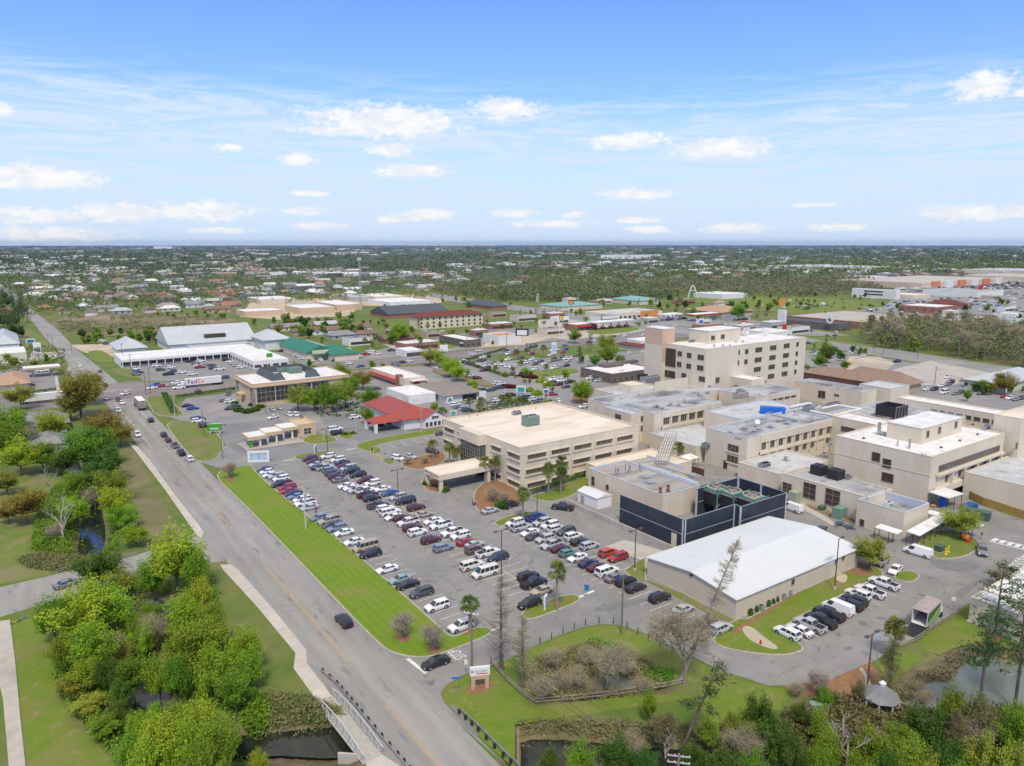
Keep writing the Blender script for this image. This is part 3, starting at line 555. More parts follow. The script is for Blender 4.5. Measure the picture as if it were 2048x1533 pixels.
# --- medical office building
b = building('medical_office', 'cream three-storey medical office with flat cream roof, ribbon windows and entrance canopy', 12, (1047,897), (882,838), (1273,850), M_beige, M_rcream, .55, ptop=M_beige)
MO = b
for yy in ((777,1,923),(804,1,953),(0,0,0)): pass
ribS = [((873,778),(1606,620))]  # from the enlarged view: first and last of five upper windows
def z850(x,y): return (850+x/4, 720+y/4)
for (a,c,n) in ((z850(893,772),z850(1596,622),5),(z850(880,893),z850(1591,727),5),(z850(890,1003),z850(1430,862),4)):
    A = ony(a,b.y0); B = ony(c,b.y0); z = (A.z+B.z)/2
    for i in range(n):
        x = A.x+(B.x-A.x)*i/(n-1)
        part(b, 'window_surround', M_beige, (x-3.6,x+3.6,b.y0-.35,b.y0-.003,z-1.12,z-.72),(x-3.6,x+3.6,b.y0-.35,b.y0-.003,z+.72,z+1.0),(x-3.6,x-3.3,b.y0-.35,b.y0-.003,z-.72,z+.72),(x+3.3,x+3.6,b.y0-.35,b.y0-.003,z-.72,z+.72))
        window(b,'S',(x,z),6.2,1.25,7,1,gm=M_glassg)
for (px,w) in ((z850(195,565),5.4),(z850(292,602),3.2),(z850(570,713),4.6),(z850(712,768),5.4),(z850(712,880),5.4),(z850(297,705),3.2),(z850(185,665),5.0),(z850(570,925),4.6),(z850(712,990),5.4)):
    p = onx(px,b.x0); part(b,'window_surround',M_beige,(b.x0-.35,b.x0-.003,p.y-w/2-.4,p.y+w/2+.4,p.z-1.15,p.z-.75),(b.x0-.35,b.x0-.003,p.y-w/2-.4,p.y+w/2+.4,p.z+.75,p.z+1.0))
    window(b,'W',(p.y,p.z),w,1.25,6,1,gm=M_glassg)
a0 = G(*z850(325,645),9.3); a1 = G(*z850(495,640),9.3); ya = onx(z850(330,600),b.x0).y; yb = onx(z850(490,640),b.x0).y
ya, yb = max(ya,yb), min(ya,yb)
part(b,'entrance_bay',M_beige,(b.x0-2.6,b.x0-.01,yb,ya,9.2,12.3)); part(b,'glass_atrium',mat('atrium_glass',(.03,.04,.045),(.09,.10,.10),.7,.06,spec=.8,coord='World',wave=((0,1,0),1.0,.5,0,.1)),(b.x0-2.1,b.x0-.01,yb+.4,ya-.4,.1,9.19))
mb = MB()
for k in range(8): mb.box(b.x0-2.16,b.x0-2.102,yb+.4,ya-.4,1.1*k+1,1.1*k+1.08)
for k in range(9): y = yb+.4+(ya-yb-.8)*k/8; mb.box(b.x0-2.17,b.x0-2.103,y-.04,y+.04,.1,9.19)
wbuild(mb,'mullions',M_frame,b.root)
cv = [G(876,953,4.9), G(850,936,4.9)]; cx0 = (cv[0].x+cv[1].x)/2; cy0, cy1 = cv[0].y, cv[1].y
part(b,'canopy_roof',M_rcream,(cx0+.3,b.x0-.01,cy0+.3,cy1-.3,4.4,4.7)); part(b,'canopy_fascia',M_beige,(cx0,b.x0-.02,cy0,cy0+.3,3.5,5.0),(cx0,b.x0-.02,cy1-.3,cy1,3.5,5.0),(cx0,cx0+.3,cy0+.3,cy1-.3,3.5,5.0))
part(b,'canopy_soffit',M_conc,(cx0+.3,b.x0-.01,cy0+.3,cy1-.3,3.5,3.6))
for (x,y) in ((cx0+.8,cy0+.7),(cx0+.8,cy1-.7),(b.x0-3,cy0+.7),(b.x0-3,cy1-.7)): part(b,'canopy_column',M_beige,(x-.45,x+.45,y-.45,y+.45,.02,3.495))
hvac(b,(1061,851),4.6,3.2,3.0,M_green_m); hvac(b,(1033,830),3,1.5,1.1,M_metal)
for px in ((904,833),(955,832),(1020,812),(940,835),(1072,818)): vent(b,px,.12,.5)
part(b,'roof_seam',M_beige,(b.x0+.4,b.x1-.4,b.y0+18.9,b.y0+19.2,b.rz+.003,b.rz+.1))
def text(s, size, loc, rot, m, parent, name='lettering', ext=.02, align='CENTER'):
    cu = bpy.data.curves.new(name,'FONT'); cu.body = s; cu.size = size; cu.extrude = ext; cu.align_x = align; cu.align_y = 'CENTER'; cu.resolution_u = 2
    t = bpy.data.objects.new(name, cu); COL.objects.link(t); bpy.context.view_layer.update(); me = bpy.data.meshes.new_from_object(t); bpy.data.objects.remove(t); me.materials.clear(); me.materials.append(m)
    o = link(me, name, parent); p = parent.location if not parent.parent else Vector((0,0,0))
    o.location = (loc[0]-p.x, loc[1]-p.y, loc[2]-p.z) if parent.rotation_euler.z == 0 else loc; o.rotation_euler = rot; return o
ROT_S = (R(90),0,0); ROT_W = (R(90),0,R(-90)); ROT_E = (R(90),0,R(90)); ROT_N = (R(90),0,R(180))
M_txt = mat('letter_dark',(.08,.05,.045)); M_txtw = mat('letter_white',(.8,.8,.8))
ym4 = (cy0+cy1)/2; part(b,'lettering',M_txt,*[(cx0-.03,cx0-.004,ym4-3.6+.42*k,ym4-3.35+.42*k,4.15,4.5) for k in range(18) if k not in (7,)],*[(cx0-.03,cx0-.004,ym4-1+.5*k,ym4-.7+.5*k,3.7,3.95) for k in range(4)])
# --- utility building behind the black screen
def z1150(x,y): return (1150+x/4, 720+y/4)
b = building('utility_building', 'low beige utility plant building with stained flat roof behind the black screen', 6.3, (1322,992), (1180,936), (1402,972), M_beige, M_rdirty, .5, pin=M_parap)
UB = b
# its roof carries on behind the cooling towers
x1u = G(1445,966,6.3).x
part(b,'rear_block',M_beige,(b.x1,b.x1+9,b.y0+13,b.y1,0,5.7)); part(b,'rear_roof',M_rdirty,(b.x1+.005,b.x1+8.7,b.y0+13.3,b.y1-.3,5.702,5.8)); part(b,'rear_parapet',M_parap,(b.x1+8.7,b.x1+9,b.y0+13,b.y1,5.702,6.3),(b.x1,b.x1+8.69,b.y0+13,b.y0+13.29,5.702,6.1))
for px in (z1150(345,930),z1150(437,905)): vent(b,px,.4,2.2)
for px in (z1150(565,940),z1150(600,985),z1150(945,925)): vent(b,px,.8,.3)
for px in (z1150(325,905),z1150(403,885),z1150(515,880),z1150(527,895)): pipe(b,[(G(*px,5.8).x,G(*px,5.8).y,5.8),(G(*px,5.8).x,G(*px,5.8).y,7.6)],.08,M_rust,'exhaust_pipe')
for px in (z1150(682,1075),z1150(745,1055)):
    p = G(*px,5.8); mb = MB(); mb.tube((p.x,p.y,5.8),(p.x,p.y,7.0),.75,.35,4); mb.tube((p.x,p.y,7.0),(p.x,p.y,7.5),.35,.42,8); wbuild(mb,'cowl',M_rust,b.root)
pa, pb = G(*z1150(540,845),6.3), G(*z1150(1010,990),6.3); pipe(b,[(pa.x,pa.y,6.5),(pa.x,pb.y,6.5)],.35,M_parap,'duct')
pipe(b,[(pa.x+4,pa.y-1,6.2),(pa.x+4,pb.y+3,6.2)],.15,M_metal)
w = onx(z1150(145,970),b.x0); window(b,'W',(w.y,w.z),1.4,2.6,1,2,gm=M_brn); w = onx(z1150(260,1020),b.x0); window(b,'W',(w.y,w.z),1.2,1.6,1,1,gm=M_brn)
# --- black screen wall round the cooling towers
s = Bld(); hS = 7.0
f = G(1372,1040,hS); l = G(1239,990,hS); r = G(1569,984,hS); k1 = G(1471,1008,hS); k2 = G(1486,1016,hS)
sr = root('screen_wall', ((f.x+r.x)/2,(f.y+l.y)/2,0), 'tall black panel screen wall around the cooling towers', 'screen wall'); s.root = sr
xe = r.x; xw = (f.x+l.x)/2; ys = (f.y+k1.y)/2; xk = (k1.x+k2.x)/2; ys2 = (k2.y+r.y)/2; yn = G(1500,949,hS).y
if ys2 > ys: ys2 = ys-2.2
segs = [((xw,ys),(xw,l.y)),((xw,ys),(xk,ys)),((xk,ys),(xk,ys2)),((xk,ys2),(xe,ys2)),((xe,ys2),(xe,yn)),((xe,yn),(xe-16,yn))]
for (a,c) in segs:
    mb = MB(); mb.beam((*a,hS/2),(*c,hS/2),.12,hS-.2) ; wbuild(mb,'panel',M_black,sr)
mb = MB()
for (a,c) in segs:
    mb.beam((*a,hS),(*c,hS),.2,.1); 
    for z in (3.55,): mb.beam((a[0]-(.1 if a[0]==c[0]==xw else 0),a[1]-(.1 if a[1]==c[1] else 0),z),(c[0]-(.1 if a[0]==c[0]==xw else 0),c[1]-(.1 if a[1]==c[1] else 0),z),.1,.16)
wbuild(mb,'rail',mat('screen_rail',(.27,.30,.34)),sr)
mb = MB()
for (a,c) in segs:
    A = Vector((*a,0)); C = Vector((*c,0)); n = max(1,int((C-A).length/6)); nrm = (C-A).normalized().cross(Vector((0,0,1)))
    for i in range(n+1):
        nrm2 = nrm if nrm.dot(Vector(((xw+xe)/2,(ys+yn)/2,0))-A.lerp(C,.5)) > 0 else -nrm; p = A.lerp(C,i/n)+nrm2*.28; mb.box(p.x-.17,p.x+.17,p.y-.17,p.y+.17,0,hS-.15)
wbuild(mb,'post',M_parap,sr)
dp = onx((1348,1074),xw-.1); part(sr,'door',M_beige,(xw-.16,xw-.07,dp.y-.75,dp.y+.75,.05,3.0))
# cooling towers
def tower_c(px, sz, label):
    p = G(*px, 6.6); r_ = root('cooling_tower',(p.x,p.y,0),label,'cooling tower','cooling towers inside the black screen'); hh = 6.6
    mb = MB(); mb.box(-sz/2,sz/2,-sz/2,sz/2,3.0,hh-.4); build(mb,'louvre_casing',M_dark,r_); mb = MB(); mb.box(-sz/2-.1,sz/2+.1,-sz/2-.1,sz/2+.1,hh-.4,hh); 
    for sx in (-1,1):
        for sy in (-1,1): mb.box(sx*sz/2-.12,sx*sz/2+.12,sy*sz/2-.12,sy*sz/2+.12,0,hh-.41)
    mb.beam((-sz/2,-sz/2-.08,3),(sz/2,-sz/2-.08,hh-.5),.12); mb.beam((sz/2,-sz/2-.1,3),(-sz/2,-sz/2-.1,hh-.5),.12); build(mb,'frame',M_metal,r_)
    mb = MB(); n = 20
    for i in range(n):
        t0, t1 = 2*math.pi*i/n, 2*math.pi*(i+1)/n; R0, R1 = sz*.36, sz*.42
        mb.add([(R0*math.cos(t0),R0*math.sin(t0),hh+.55),(R1*math.cos(t0),R1*math.sin(t0),hh+.55),(R1*math.cos(t1),R1*math.sin(t1),hh+.55),(R0*math.cos(t1),R0*math.sin(t1),hh+.55),(R1*math.cos(t0),R1*math.sin(t0),hh),(R1*math.cos(t1),R1*math.sin(t1),hh)],[(0,1,2,3),(1,4,5,2)])
    build(mb,'fan_ring',mat('fan_ring_cream',(.42,.38,.3)),r_)
    mb = MB()
    for i in range(5):
        t = 2*math.pi*i/5; mb.beam((0,0,hh+.35),(sz*.34*math.cos(t),sz*.34*math.sin(t),hh+.35),.5,.04)
    mb.tube((0,0,hh),(0,0,hh+.6),.4,.3,8); build(mb,'fan',mat('fan_grey',(.3,.28,.24)),r_)
    mb = MB()
    for (a,c) in (((-1,-1),(1,-1)),((-1,1),(1,1)),((-1,-1),(-1,1))): mb.tube((a[0]*sz/2,a[1]*sz/2,hh+.3),(c[0]*sz/2,c[1]*sz/2,hh+.3),.16,n=6)
    for sx in (-1,1): mb.tube((sx*sz/2,-sz/2,hh+.3),(sx*sz/2,-sz/2,4),.16,n=6)
    build(mb,'pipe',M_grn,r_)
    return r_
tower_c((1432,977),5.4,'cooling tower with green pipes nearest the utility building')
tower_c((1464,984),5.4,'middle cooling tower with green pipes inside the black screen')
tower_c((1504,993),5.4,'right cooling tower with green pipes inside the black screen')
# yard inside the screen
yr = root('pipe_rack',(xw+9,ys+5,0),'green pipes and yellow handrails in the yard inside the black screen','pipe rack')
mb = MB(); mb.tube((-6,1,1.6),(9,1,1.6),.28,n=8); mb.tube((-6,1.0,1.6),(-6,4,1.6),.28,n=8)
for k in range(5): mb.tube((-6+3.6*k,1,0),(-6+3.6*k,1,1.6),.12,n=6)
build(mb,'pipe',M_grn,yr); mb = MB()
for k in range(6): x = -3+2.4*k; mb.beam((x,-1,0),(x,-1,1.9),.08); mb.beam((x,0,0),(x,0,1.9),.08)
for z in (1.1,1.9): mb.beam((-3,-1,z),(9,-1,z),.08); mb.beam((-3,0,z),(9,0,z),.08)
for k in range(4): x=-5+2.3*k; mb.beam((x,3.5,0),(x,3.5,2.4),.25)
build(mb,'handrail',M_yel,yr)
# retaining wall beside the lot
wa, wb_ = G(1131,1008), G(1372,1120); xw0 = (G(1131,1008).x+G(1330,1099).x)/2
mb = MB(); mb.box(xw0,xw0+.35,102.5,G(1131,1008).y,0,1.35); o = build(mb,'boundary_wall',M_conc); tag(o,'long low concrete wall between the car park and the black screen','wall')
mb = MB(); 
for k in range(17): mb.box(xw0-.05,xw0-.004,103+2.4*k,103.06+2.4*k,0,1.3)
o2 = build(mb,'joint',M_frame,o)
# white shed
p = G(1198,1019); q = G(1151.5,1004); rr_ = G(1227,1014)
sx0, sy0 = (p.x+q.x)/2, p.y; sy1 = q.y; sx1 = rr_.x
sh = root('storage_shed',((sx0+sx1)/2,(sy0+sy1)/2,0),'white gabled storage shed beside the low concrete wall','shed')
part(sh,'wall',M_ws,(sx0,sx1,sy0,sy1,0,2.9)); xm = (sx0+sx1)/2
mb = MB(); mb.add([(sx0-.2,sy0-.2,2.92),(sx0-.2,sy1+.2,2.92),(xm,sy1+.2,3.75),(xm,sy0-.2,3.75),(sx1+.2,sy0-.2,2.92),(sx1+.2,sy1+.2,2.92)],[(0,1,2,3),(3,2,5,4),(0,3,4),(1,5,2),(0,4,5,1)]); wbuild(mb,'roof',M_rmetal,sh)
part(sh,'door',M_conc,(sx0-.06,sx0-.004,sy0+5,sy0+6.4,.05,2.1))
# --- white roofed metal building
A = Bld(); f = G(1502,1199,4.3); l = G(1282.5,1118,4.3); r = G(1702,1090,4.3)
x0 = (f.x+l.x)/2; y0 = (f.y+r.y)/2; y1 = l.y; x1 = r.x; ym = (y0+y1)/2-.5
A.root = root('metal_building',((x0+x1)/2,(y0+y1)/2,0),'large beige ribbed metal building with low white gable roof','building'); A.x0,A.y0,A.x1,A.y1 = x0,y0,x1,y1
hr = 5.5; mb = MB()
mb.add([(x0,y0,0),(x1,y0,0),(x1,y1,0),(x0,y1,0),(x0,y0,4.3),(x1,y0,4.3),(x1,y1,4.3),(x0,y1,4.3),(x0,ym,hr),(x1,ym,hr)],[(0,1,5,4),(2,3,7,6),(3,0,4,8,7),(1,2,6,9,5)]); wbuild(mb,'wall',M_ribbed,A.root)
xn = G(1348,1102,4.3).x; y2 = G(1545,1034,4.3).y
mb = MB(); e = .35
mb.add([(x0-e,y0-e,4.22),(x1+e,y0-e,4.22),(x1+e,ym,hr+.05),(x0-e,ym,hr+.05),(x0-e,y1+e,4.22),(x1+e,y1+e,4.22)],[(0,1,2,3),(3,2,5,4)]); 
mb.add([(x0-e,y0-e,4.05),(x1+e,y0-e,4.05),(x1+e,ym,hr-.12),(x0-e,ym,hr-.12),(x0-e,y1+e,4.05),(x1+e,y1+e,4.05)],[(3,2,1,0),(4,5,2,3)])
mb.box(x0-e,x0-e+.08,y0-e,y0-e+.08,4.0,4.2); mb.add([(x0-e,y0-e,4.05),(x1+e,y0-e,4.05),(x1+e,y0-e,4.22),(x0-e,y0-e,4.22)],[(0,1,2,3)]); mb.add([(x0-e,y0-e,4.05),(x0-e,ym,hr-.12),(x0-e,ym,hr+.05),(x0-e,y0-e,4.22)],[(3,2,1,0)]); mb.add([(x0-e,ym,hr-.12),(x0-e,y1+e,4.05),(x0-e,y1+e,4.22),(x0-e,ym,hr+.05)],[(3,2,1,0)])
if y2 > y1+1: mb.add([(xn,y1+e,4.22),(x1+e,y1+e,4.22),(x1+e,y2,3.6),(xn,y2,3.6)],[(0,1,2,3)]); mb2 = MB(); mb2.box(xn+.2,x1,y1+.01,y2-.2,0,3.5); wbuild(mb2,'rear_wall',M_ribbed,A.root)
wbuild(mb,'roof',M_rmetal,A.root)
part(A,'base',M_kerb,(x0-.12,x1+.12,y0-.12,y1+.12,0,.35)); part(A,'wall_light',M_dark,(x0-.25,x0-.004,ym-.3,ym+.3,4.6,4.9))
for px in ((1585.5,1164),(1672,1122),(1686,1115)): p_ = ony(px,y0); window(A,'S',(p_.x,p_.z),1.0,1.3,1,1,gm=M_brn)
p_ = ony((1660,1120),y0); part(A,'wall_sign',M_txtw,(p_.x-1.6,p_.x+1.6,y0-.08,y0-.004,p_.z-.8,p_.z+.8)); mb = MB()
for i in range(3): mb.box(p_.x-1.2,p_.x+1.2-.3*i,y0-.1,y0-.082,p_.z-.45+.4*i,p_.z-.33+.4*i)
wbuild(mb,'sign_lines',mat('sign_grey',(.35,.38,.42)),A.root)
for k in range(5): part(A,'downspout',M_beige,(x0+6+7*k,x0+6.12+7*k,y0-.12,y0-.004,.36,4.0))
# --- hospital
def Z4(x,y): return (1536+x/4,720+y/4)
T = building('hospital_tower', 'beige five-storey hospital tower with white roof and penthouse', 25, (1426,700), (1328,687), (1601.5,673.5), M_beigep, M_rwhite, .35, ptop=M_beigep)
def Z13(x,y): return (1300+x/6.4, 640+y/6.4)
for row in (((382,435),(503,457),(651,482)),((375,570),(497,594),(645,617)),(None,(435,715),(666,760))):
    for q in row:
        if q: p = onx(Z13(*q),T.x0); window(T,'W',(p.y,p.z),2.5 if q[0]<600 else 3.3,2.2,2,1,gm=M_brn)
p = onx(Z13(862,772),T.x0); 
for q,w,h_,nx,ny in (((245,482),7.6,7.8,1,1),((235,692),7.8,3.0,2,1)): p = onx(Z13(*q),T.x0); window(T,'W',(p.y,p.z),w,h_,nx,ny,gm=M_brn)
cols = [(1140,419,1.0),(1236,407,2.2),(1391,384,4.6),(1575,358,4.4),(1748,333,4.2),(1887,313,1.8)]
for ri in range(4):
    for (x,y,w) in cols:
        if ri > 1 and w < 3 and x < 1300: continue
        zx, zy = x-9.5*ri, y+[0,128,250,372][ri]*(1.0-.00011*(x-1391)) ; p = ony(Z13(zx,zy),T.y0); window(T,'S',(p.x,p.z),w,2.1,3 if w>3 else 1,1,gm=M_brn)
p = ony(Z13(862,772),T.y0); window(T,'S',(p.x,p.z),2.4,2.4,2,1,gm=M_brn)
ph = G(*Z13(750,310),T.rz); pe = ony(Z13(1155,265),ph.y); pl = onx(Z13(495,285),ph.x)
part(T,'penthouse',M_beige,(ph.x,pe.x,ph.y,pl.y,T.rz-.1,T.rz+5.3)); part(T,'penthouse_roof',M_rwhite,(ph.x-.2,pe.x+.2,ph.y-.2,pl.y+.2,T.rz+5.305,T.rz+5.5))
T2 = Bld(); T2.root = T.root; T2.x0 = ph.x; T2.y0 = ph.y; T2.x1=pe.x; T2.y1=pl.y
for q in ((804,232),(930,217)): p = ony(Z13(*q),ph.y); window(T2,'S',(p.x,p.z),2.4,2.0,2,1,gm=M_brn)
sx = G(*Z13(268,120),31); sl = G(*Z13(82,112),31); se = G(*Z13(360,128),31)
part(T,'stair_shaft',mat('stucco_pinkish',(.60,.43,.31),(.56,.40,.29),.3,.9,coord='World',wave=((0,1,0),1.2,.06,0,.06)),(T.x0-2.4,T.x0+5.0,T.y1-.5,T.y1+9.5,17.5,31)); part(T,'stair_wall',M_beigep,(T.x0-2.5,T.x0-.01,T.y1-.4,T.y1+9.4,0,24)) ; part(T,'stair_roof',M_rwhite,(T.x0-2.5,T.x0+5.1,T.y1-.6,T.y1+9.6,31.005,31.2))
for q in ((1500,195),(1480,210),(1440,175),(1210,170),(1240,210),(1190,205),(1255,165)): 
    p = G(*Z13(*q),T.rz); mb = MB(); mb.beam((p.x,p.y,T.rz),(p.x,p.y,T.rz+2.6),.15); mb.beam((p.x-1.2,p.y,T.rz+1.6),(p.x+1.2,p.y,T.rz+1.6),.3,1.6); wbuild(mb,'antenna',M_wwht,T.root)
for q in ((400,270),(935,340),(1020,345),(1100,290),(820,340),(1190,290)): vent(T,Z13(*q),.3,.8)
hvac(T,Z13(530,290),3,1,1)
# link block at the tower's foot
Kb = building('hospital_link', 'small beige link block with sloped white parapet at the foot of the tower', 12.5, Z13(1140,790) if False else (1478,763), (1455,745), (1534,757), M_beige, M_rwhite, .3)
# wing 1
W1 = building('hospital_wing', 'beige hospital wing with paired rows of windows left of the blue tarp', 10.8, (1325,826), (1221,812), (1441,803), M_beige, M_rgrey, .45, pin=M_parap)
w1n = building('hospital_wing', 'beige stair end of the hospital wing nearest the cream medical office', 10.4, None, None, None, M_beige, M_rgrey2, .5, box=(W1.x0-5.5, W1.x0-.02, G(1286,822,10.4).y-1.5, G(1221,812,10.4).y), pin=M_parap)
winrow(W1,'S',Z4(730-1544,0) if False else (1150+730/4,720+492/4),(1150+1128/4,720+408/4),7,2.9,2.3,3,1,gm=M_glassg); winrow(W1,'S',(1150+733/4,720+575/4),(1150+1130/4,720+492/4),7,3.0,2.3,3,1,gm=M_glassg)
def piers(b, p0, p1, n, zlo, zhi, name='pier'):
    A_ = ony(p0,b.y0); B_ = ony(p1,b.y0); dx = (B_.x-A_.x)/(n-1)
    for i in range(n+1): x = A_.x+dx*(i-.5); part(b,name,M_beige,(x-.22,x+.22,b.y0-.38,b.y0-.003,zlo,zhi))
    return A_.x-dx/2-.22, B_.x+dx/2+.22
px0, px1 = piers(W1,(1150+730/4,720+492/4),(1150+1128/4,720+408/4),7,1.5,8.9)
part(W1,'ledge',M_beige,(px0,px1,W1.y0-.40,W1.y0-.003,8.905,W1.h-.02),(px0,px1,W1.y0-.34,W1.y0-.006,4.75,5.75),(px0,px1,W1.y0-.34,W1.y0-.006,.8,1.49))
for q in ((345,460),(538,472),(537,548)): p = onx((1150+q[0]/4,720+q[1]/4),w1n.x0 if q[0]<400 else W1.x0); 
p = onx((1150+345/4,720+460/4),w1n.x0); window(w1n,'W',(p.y,p.z),3.0,2.2,2,1,gm=M_glassg)
for q in ((538,472),(537,548)): p = ony((1150+q[0]/4,720+q[1]/4),w1n.y0); window(w1n,'S',(p.x,p.z),1.5,2.0,1,1,gm=M_brn)
for q in ((635,385),(700,400),(765,367),(830,372),(880,345),(935,350),(975,350),(660,380),(1010,300),(1060,270)): vent(W1,(1150+q[0]/4,720+q[1]/4),.55,.8)
hvac(W1,(1150+1325/4,720+305/4),6,2.4,2.2,M_conc)
# broad mid-level roofs joining the wings
M1 = building('hospital_block', 'flat grey roofed hospital block between the tower and the window wings', 9.8, None, None, None, M_beige, M_rgrey, .45, box=(W1.x0+1, W1.x1+26, W1.y1+.03, W1.y1+17), pin=M_parap)
hvac(M1,(1480,788),3,2,1.6,M_metal)
for q in ((1420,775),(1440,768),(1475,770),(1500,760),(1530,765),(1395,790)): vent(M1,q,.5,.8)
W3 = building('hospital_wing', 'beige hospital wing at the tower foot with a short row of five windows', 10.2, (1500,800), (1455,778), (1595,778), M_beige, M_rgrey, .5, pin=M_parap)
winrow(W3,'S',(1150+1590/4,720+308/4),(1150+1745/4,720+280/4),4,3.0,2.2,2,1,gm=M_brn)
a3,b3 = piers(W3,(1150+1590/4,720+308/4),(1150+1745/4,720+280/4),4,3,8.4); part(W3,'ledge',M_beige,(a3,b3,W3.y0-.40,W3.y0-.003,8.405,10.15))
# wing 2
W_2 = building('hospital_wing', 'beige hospital wing with two long rows of recessed windows and satellite dish', 11, (1490,880), (1421,854), (1665,836), M_beige, M_rgrey, .6, pin=M_parap)
def Z14(x,y): return (1400+x/6.4,780+y/6.4)
winrow(W_2,'S',Z14(808,725),Z14(1635,500),9,2.4,2.4,2,1,gm=M_glassg); winrow(W_2,'S',Z14(802,865),Z14(1625,625),9,2.4,2.4,2,1,gm=M_glassg,skip=(7,))
px0, px1 = piers(W_2,Z14(822,722),Z14(1649,497),9,2.4,8.7)
part(W_2,'ledge',M_beige,(px0,px1,W_2.y0-.40,W_2.y0-.003,8.705,W_2.h-.02),(px0,px1,W_2.y0-.34,W_2.y0-.006,5.05,5.85))
for q in ((427,750),(418,890)): p = onx(Z14(*q),W_2.x0); window(W_2,'W',(p.y,p.z),4.0,2.2,3,1,gm=M_glassg); part(W_2,'sill',M_beige,(W_2.x0-.3,W_2.x0-.003,p.y-2.4,p.y+2.4,p.z-1.4,p.z-1.12))
p = onx(Z14(318,1085),W_2.x0); part(W_2,'door',M_brn,(W_2.x0-.1,W_2.x0-.004,p.y-.7,p.y+.7,.03,2.6))
for q in ((570,505),(520,610),(690,545),(900,485),(385,560),(1000,410),(740,520),(1110,440)): vent(W_2,Z14(*q),.6,.7)
p = G(*Z14(725,480),W_2.rz); mb = MB(); mb.tube((p.x,p.y,W_2.rz),(p.x,p.y,W_2.rz+1.2),.12,n=6); mb.tube((p.x,p.y-.1,W_2.rz+1.6),(p.x-.4,p.y-.5,W_2.rz+1.9),.2,.85,14,cap=False); mb.tube((p.x-.38,p.y-.48,W_2.rz+1.88),(p.x-.4,p.y-.5,W_2.rz+1.9),.8,.85,14); wbuild(mb,'satellite_dish',M_wwht,W_2.root)
for (a_,c_) in ((Z14(1110,245),Z14(1250,390)),(Z14(1200,275),Z14(1340,240)),(Z14(1000,400) ,Z14(1240,390))):
    A_,C_ = G(*a_,W_2.rz+.5), G(*c_,W_2.rz+.5); pipe(W_2,[(A_.x,A_.y,W_2.rz+.5),(C_.x,A_.y,W_2.rz+.5),(C_.x,C_.y,W_2.rz+.5)],.22,M_metal,'duct')
M2 = building('hospital_block', 'flat grey roofed hospital block with ducts beside the blue tarp', 10.6, None, None, None, M_beige, M_rgrey2, .45, box=(W_2.x0+19, W_2.x1+9, W_2.y1+.03, W_2.y1+17), pin=M_parap)
for (a_,c_) in ((Z14(1430,270),Z14(1700,330)),(Z14(1560,240),Z14(2000,240)),(Z14(1160,220),Z14(1430,180)),(Z14(1700,330),Z14(2000,235))):
    A_,C_ = G(*a_,M2.rz+.8), G(*c_,M2.rz+.8); pipe(M2,[(A_.x,A_.y,M2.rz+.8),(C_.x,A_.y,M2.rz+.8),(C_.x,C_.y,M2.rz+.8)],.4,M_rwhite,'duct')
hvac(M2,Z14(1385,280),3.4,2.2,2,M_metal); hvac(M2,Z14(1700,215),7,1.5,1.3,M_metal); hvac(M2,Z14(1480,270),2.5,2,1.6,M_rwhite)
for q in ((1265,330),(1440,400),(1340,320),(1250,300)): pipe(M2,[(G(*Z14(*q),10).x,G(*Z14(*q),10).y,10),(G(*Z14(*q),10).x,G(*Z14(*q),10).y,12.2)],.12,M_metal,'exhaust_pipe')
# blue tarp covered unit
p = G(*Z14(925,300),10.2); tp = root('tarp_covered_unit',(p.x,p.y,10.12),'boxy rooftop unit wrapped in bright blue tarp','rooftop unit')
mb = MB(); mb.box(-3.9,3.9,-1.4,1.4,0,2.2); 
for i in range(7): mb.beam((-3.8+i*1.25,-1.45,.1),(-3.5+i*1.25,-1.45,2.1),.16,.08)
mb.box(-4.1,4.1,-1.7,1.7,0,.18); build(mb,'tarp',M_blue,tp)
tp.rotation_euler.z = R(-48)
# low roofs in front of wing 2
fl = G(1562,947,7.6); 
x0L = G(1500,935,7.6).x; 
LW = building('hospital_block', 'low beige hospital block with pale grey roof below the two window rows', 4.6, None, None, None, M_beige, M_rgrey2, .3, box=(G(1500,932,4.6).x, G(1678,870,12.8).x-.05, G(1562,949,4.6).y, W_2.y0-.4), ptop=M_beige)
sB = G(1557,948,7.5); 
# louvred front block: runs along the x axis wall that faces the alley (to the cube building)
Lf = G(1562,947,6.4); Lc = G(1717,1001,6.4)
LV = building('hospital_block', 'low beige hospital block with dark louvred panels beside the alley', 6.4, None, None, None, M_beige, M_rgrey, .35, box=(Lf.x+.5, Lf.x+11, Lc.y-.5, Lf.y-.02), ptop=M_beige)
def Zr(x,y): return (1536+x/4,720+y/4)
for (q,w,h_) in (((153,1025),2.8,2.8),((333,1050),3.6,4.2),((517,1105),4.0,4.4)): p = onx(Zr(*q),LV.x0); window(LV,'W',(p.y,p.z),w,h_,2,3,gm=M_brn,name='louvre')
for q in ((405,915),(540,950)): hvac(LV,Zr(*q),3.2,3.2,2.4,M_dark)
hvac(LV,Zr(640,955),1.4,1.4,1.0,M_metal); hvac(LW,Zr(-20,855),2.6,1.6,1.1,M_metal); hvac(LW,Z14(820,985),3.4,1.6,1.1,M_metal)
for q in ((500,690),(450,760),(140,805)): vent(LW,Zr(*q),.45,1.1)
mb = MB()
for k in range(12): x = LV.x1-.2; y = LV.y0+2+k*1.6; mb.beam((x,y,6.1),(x,y,7.4),.06)
for z in (6.8,7.4): mb.beam((LV.x1-.2,LV.y0+2,z),(LV.x1-.2,LV.y0+19.6,z),.06)
wbuild(mb,'roof_railing',M_parap,LV.root)
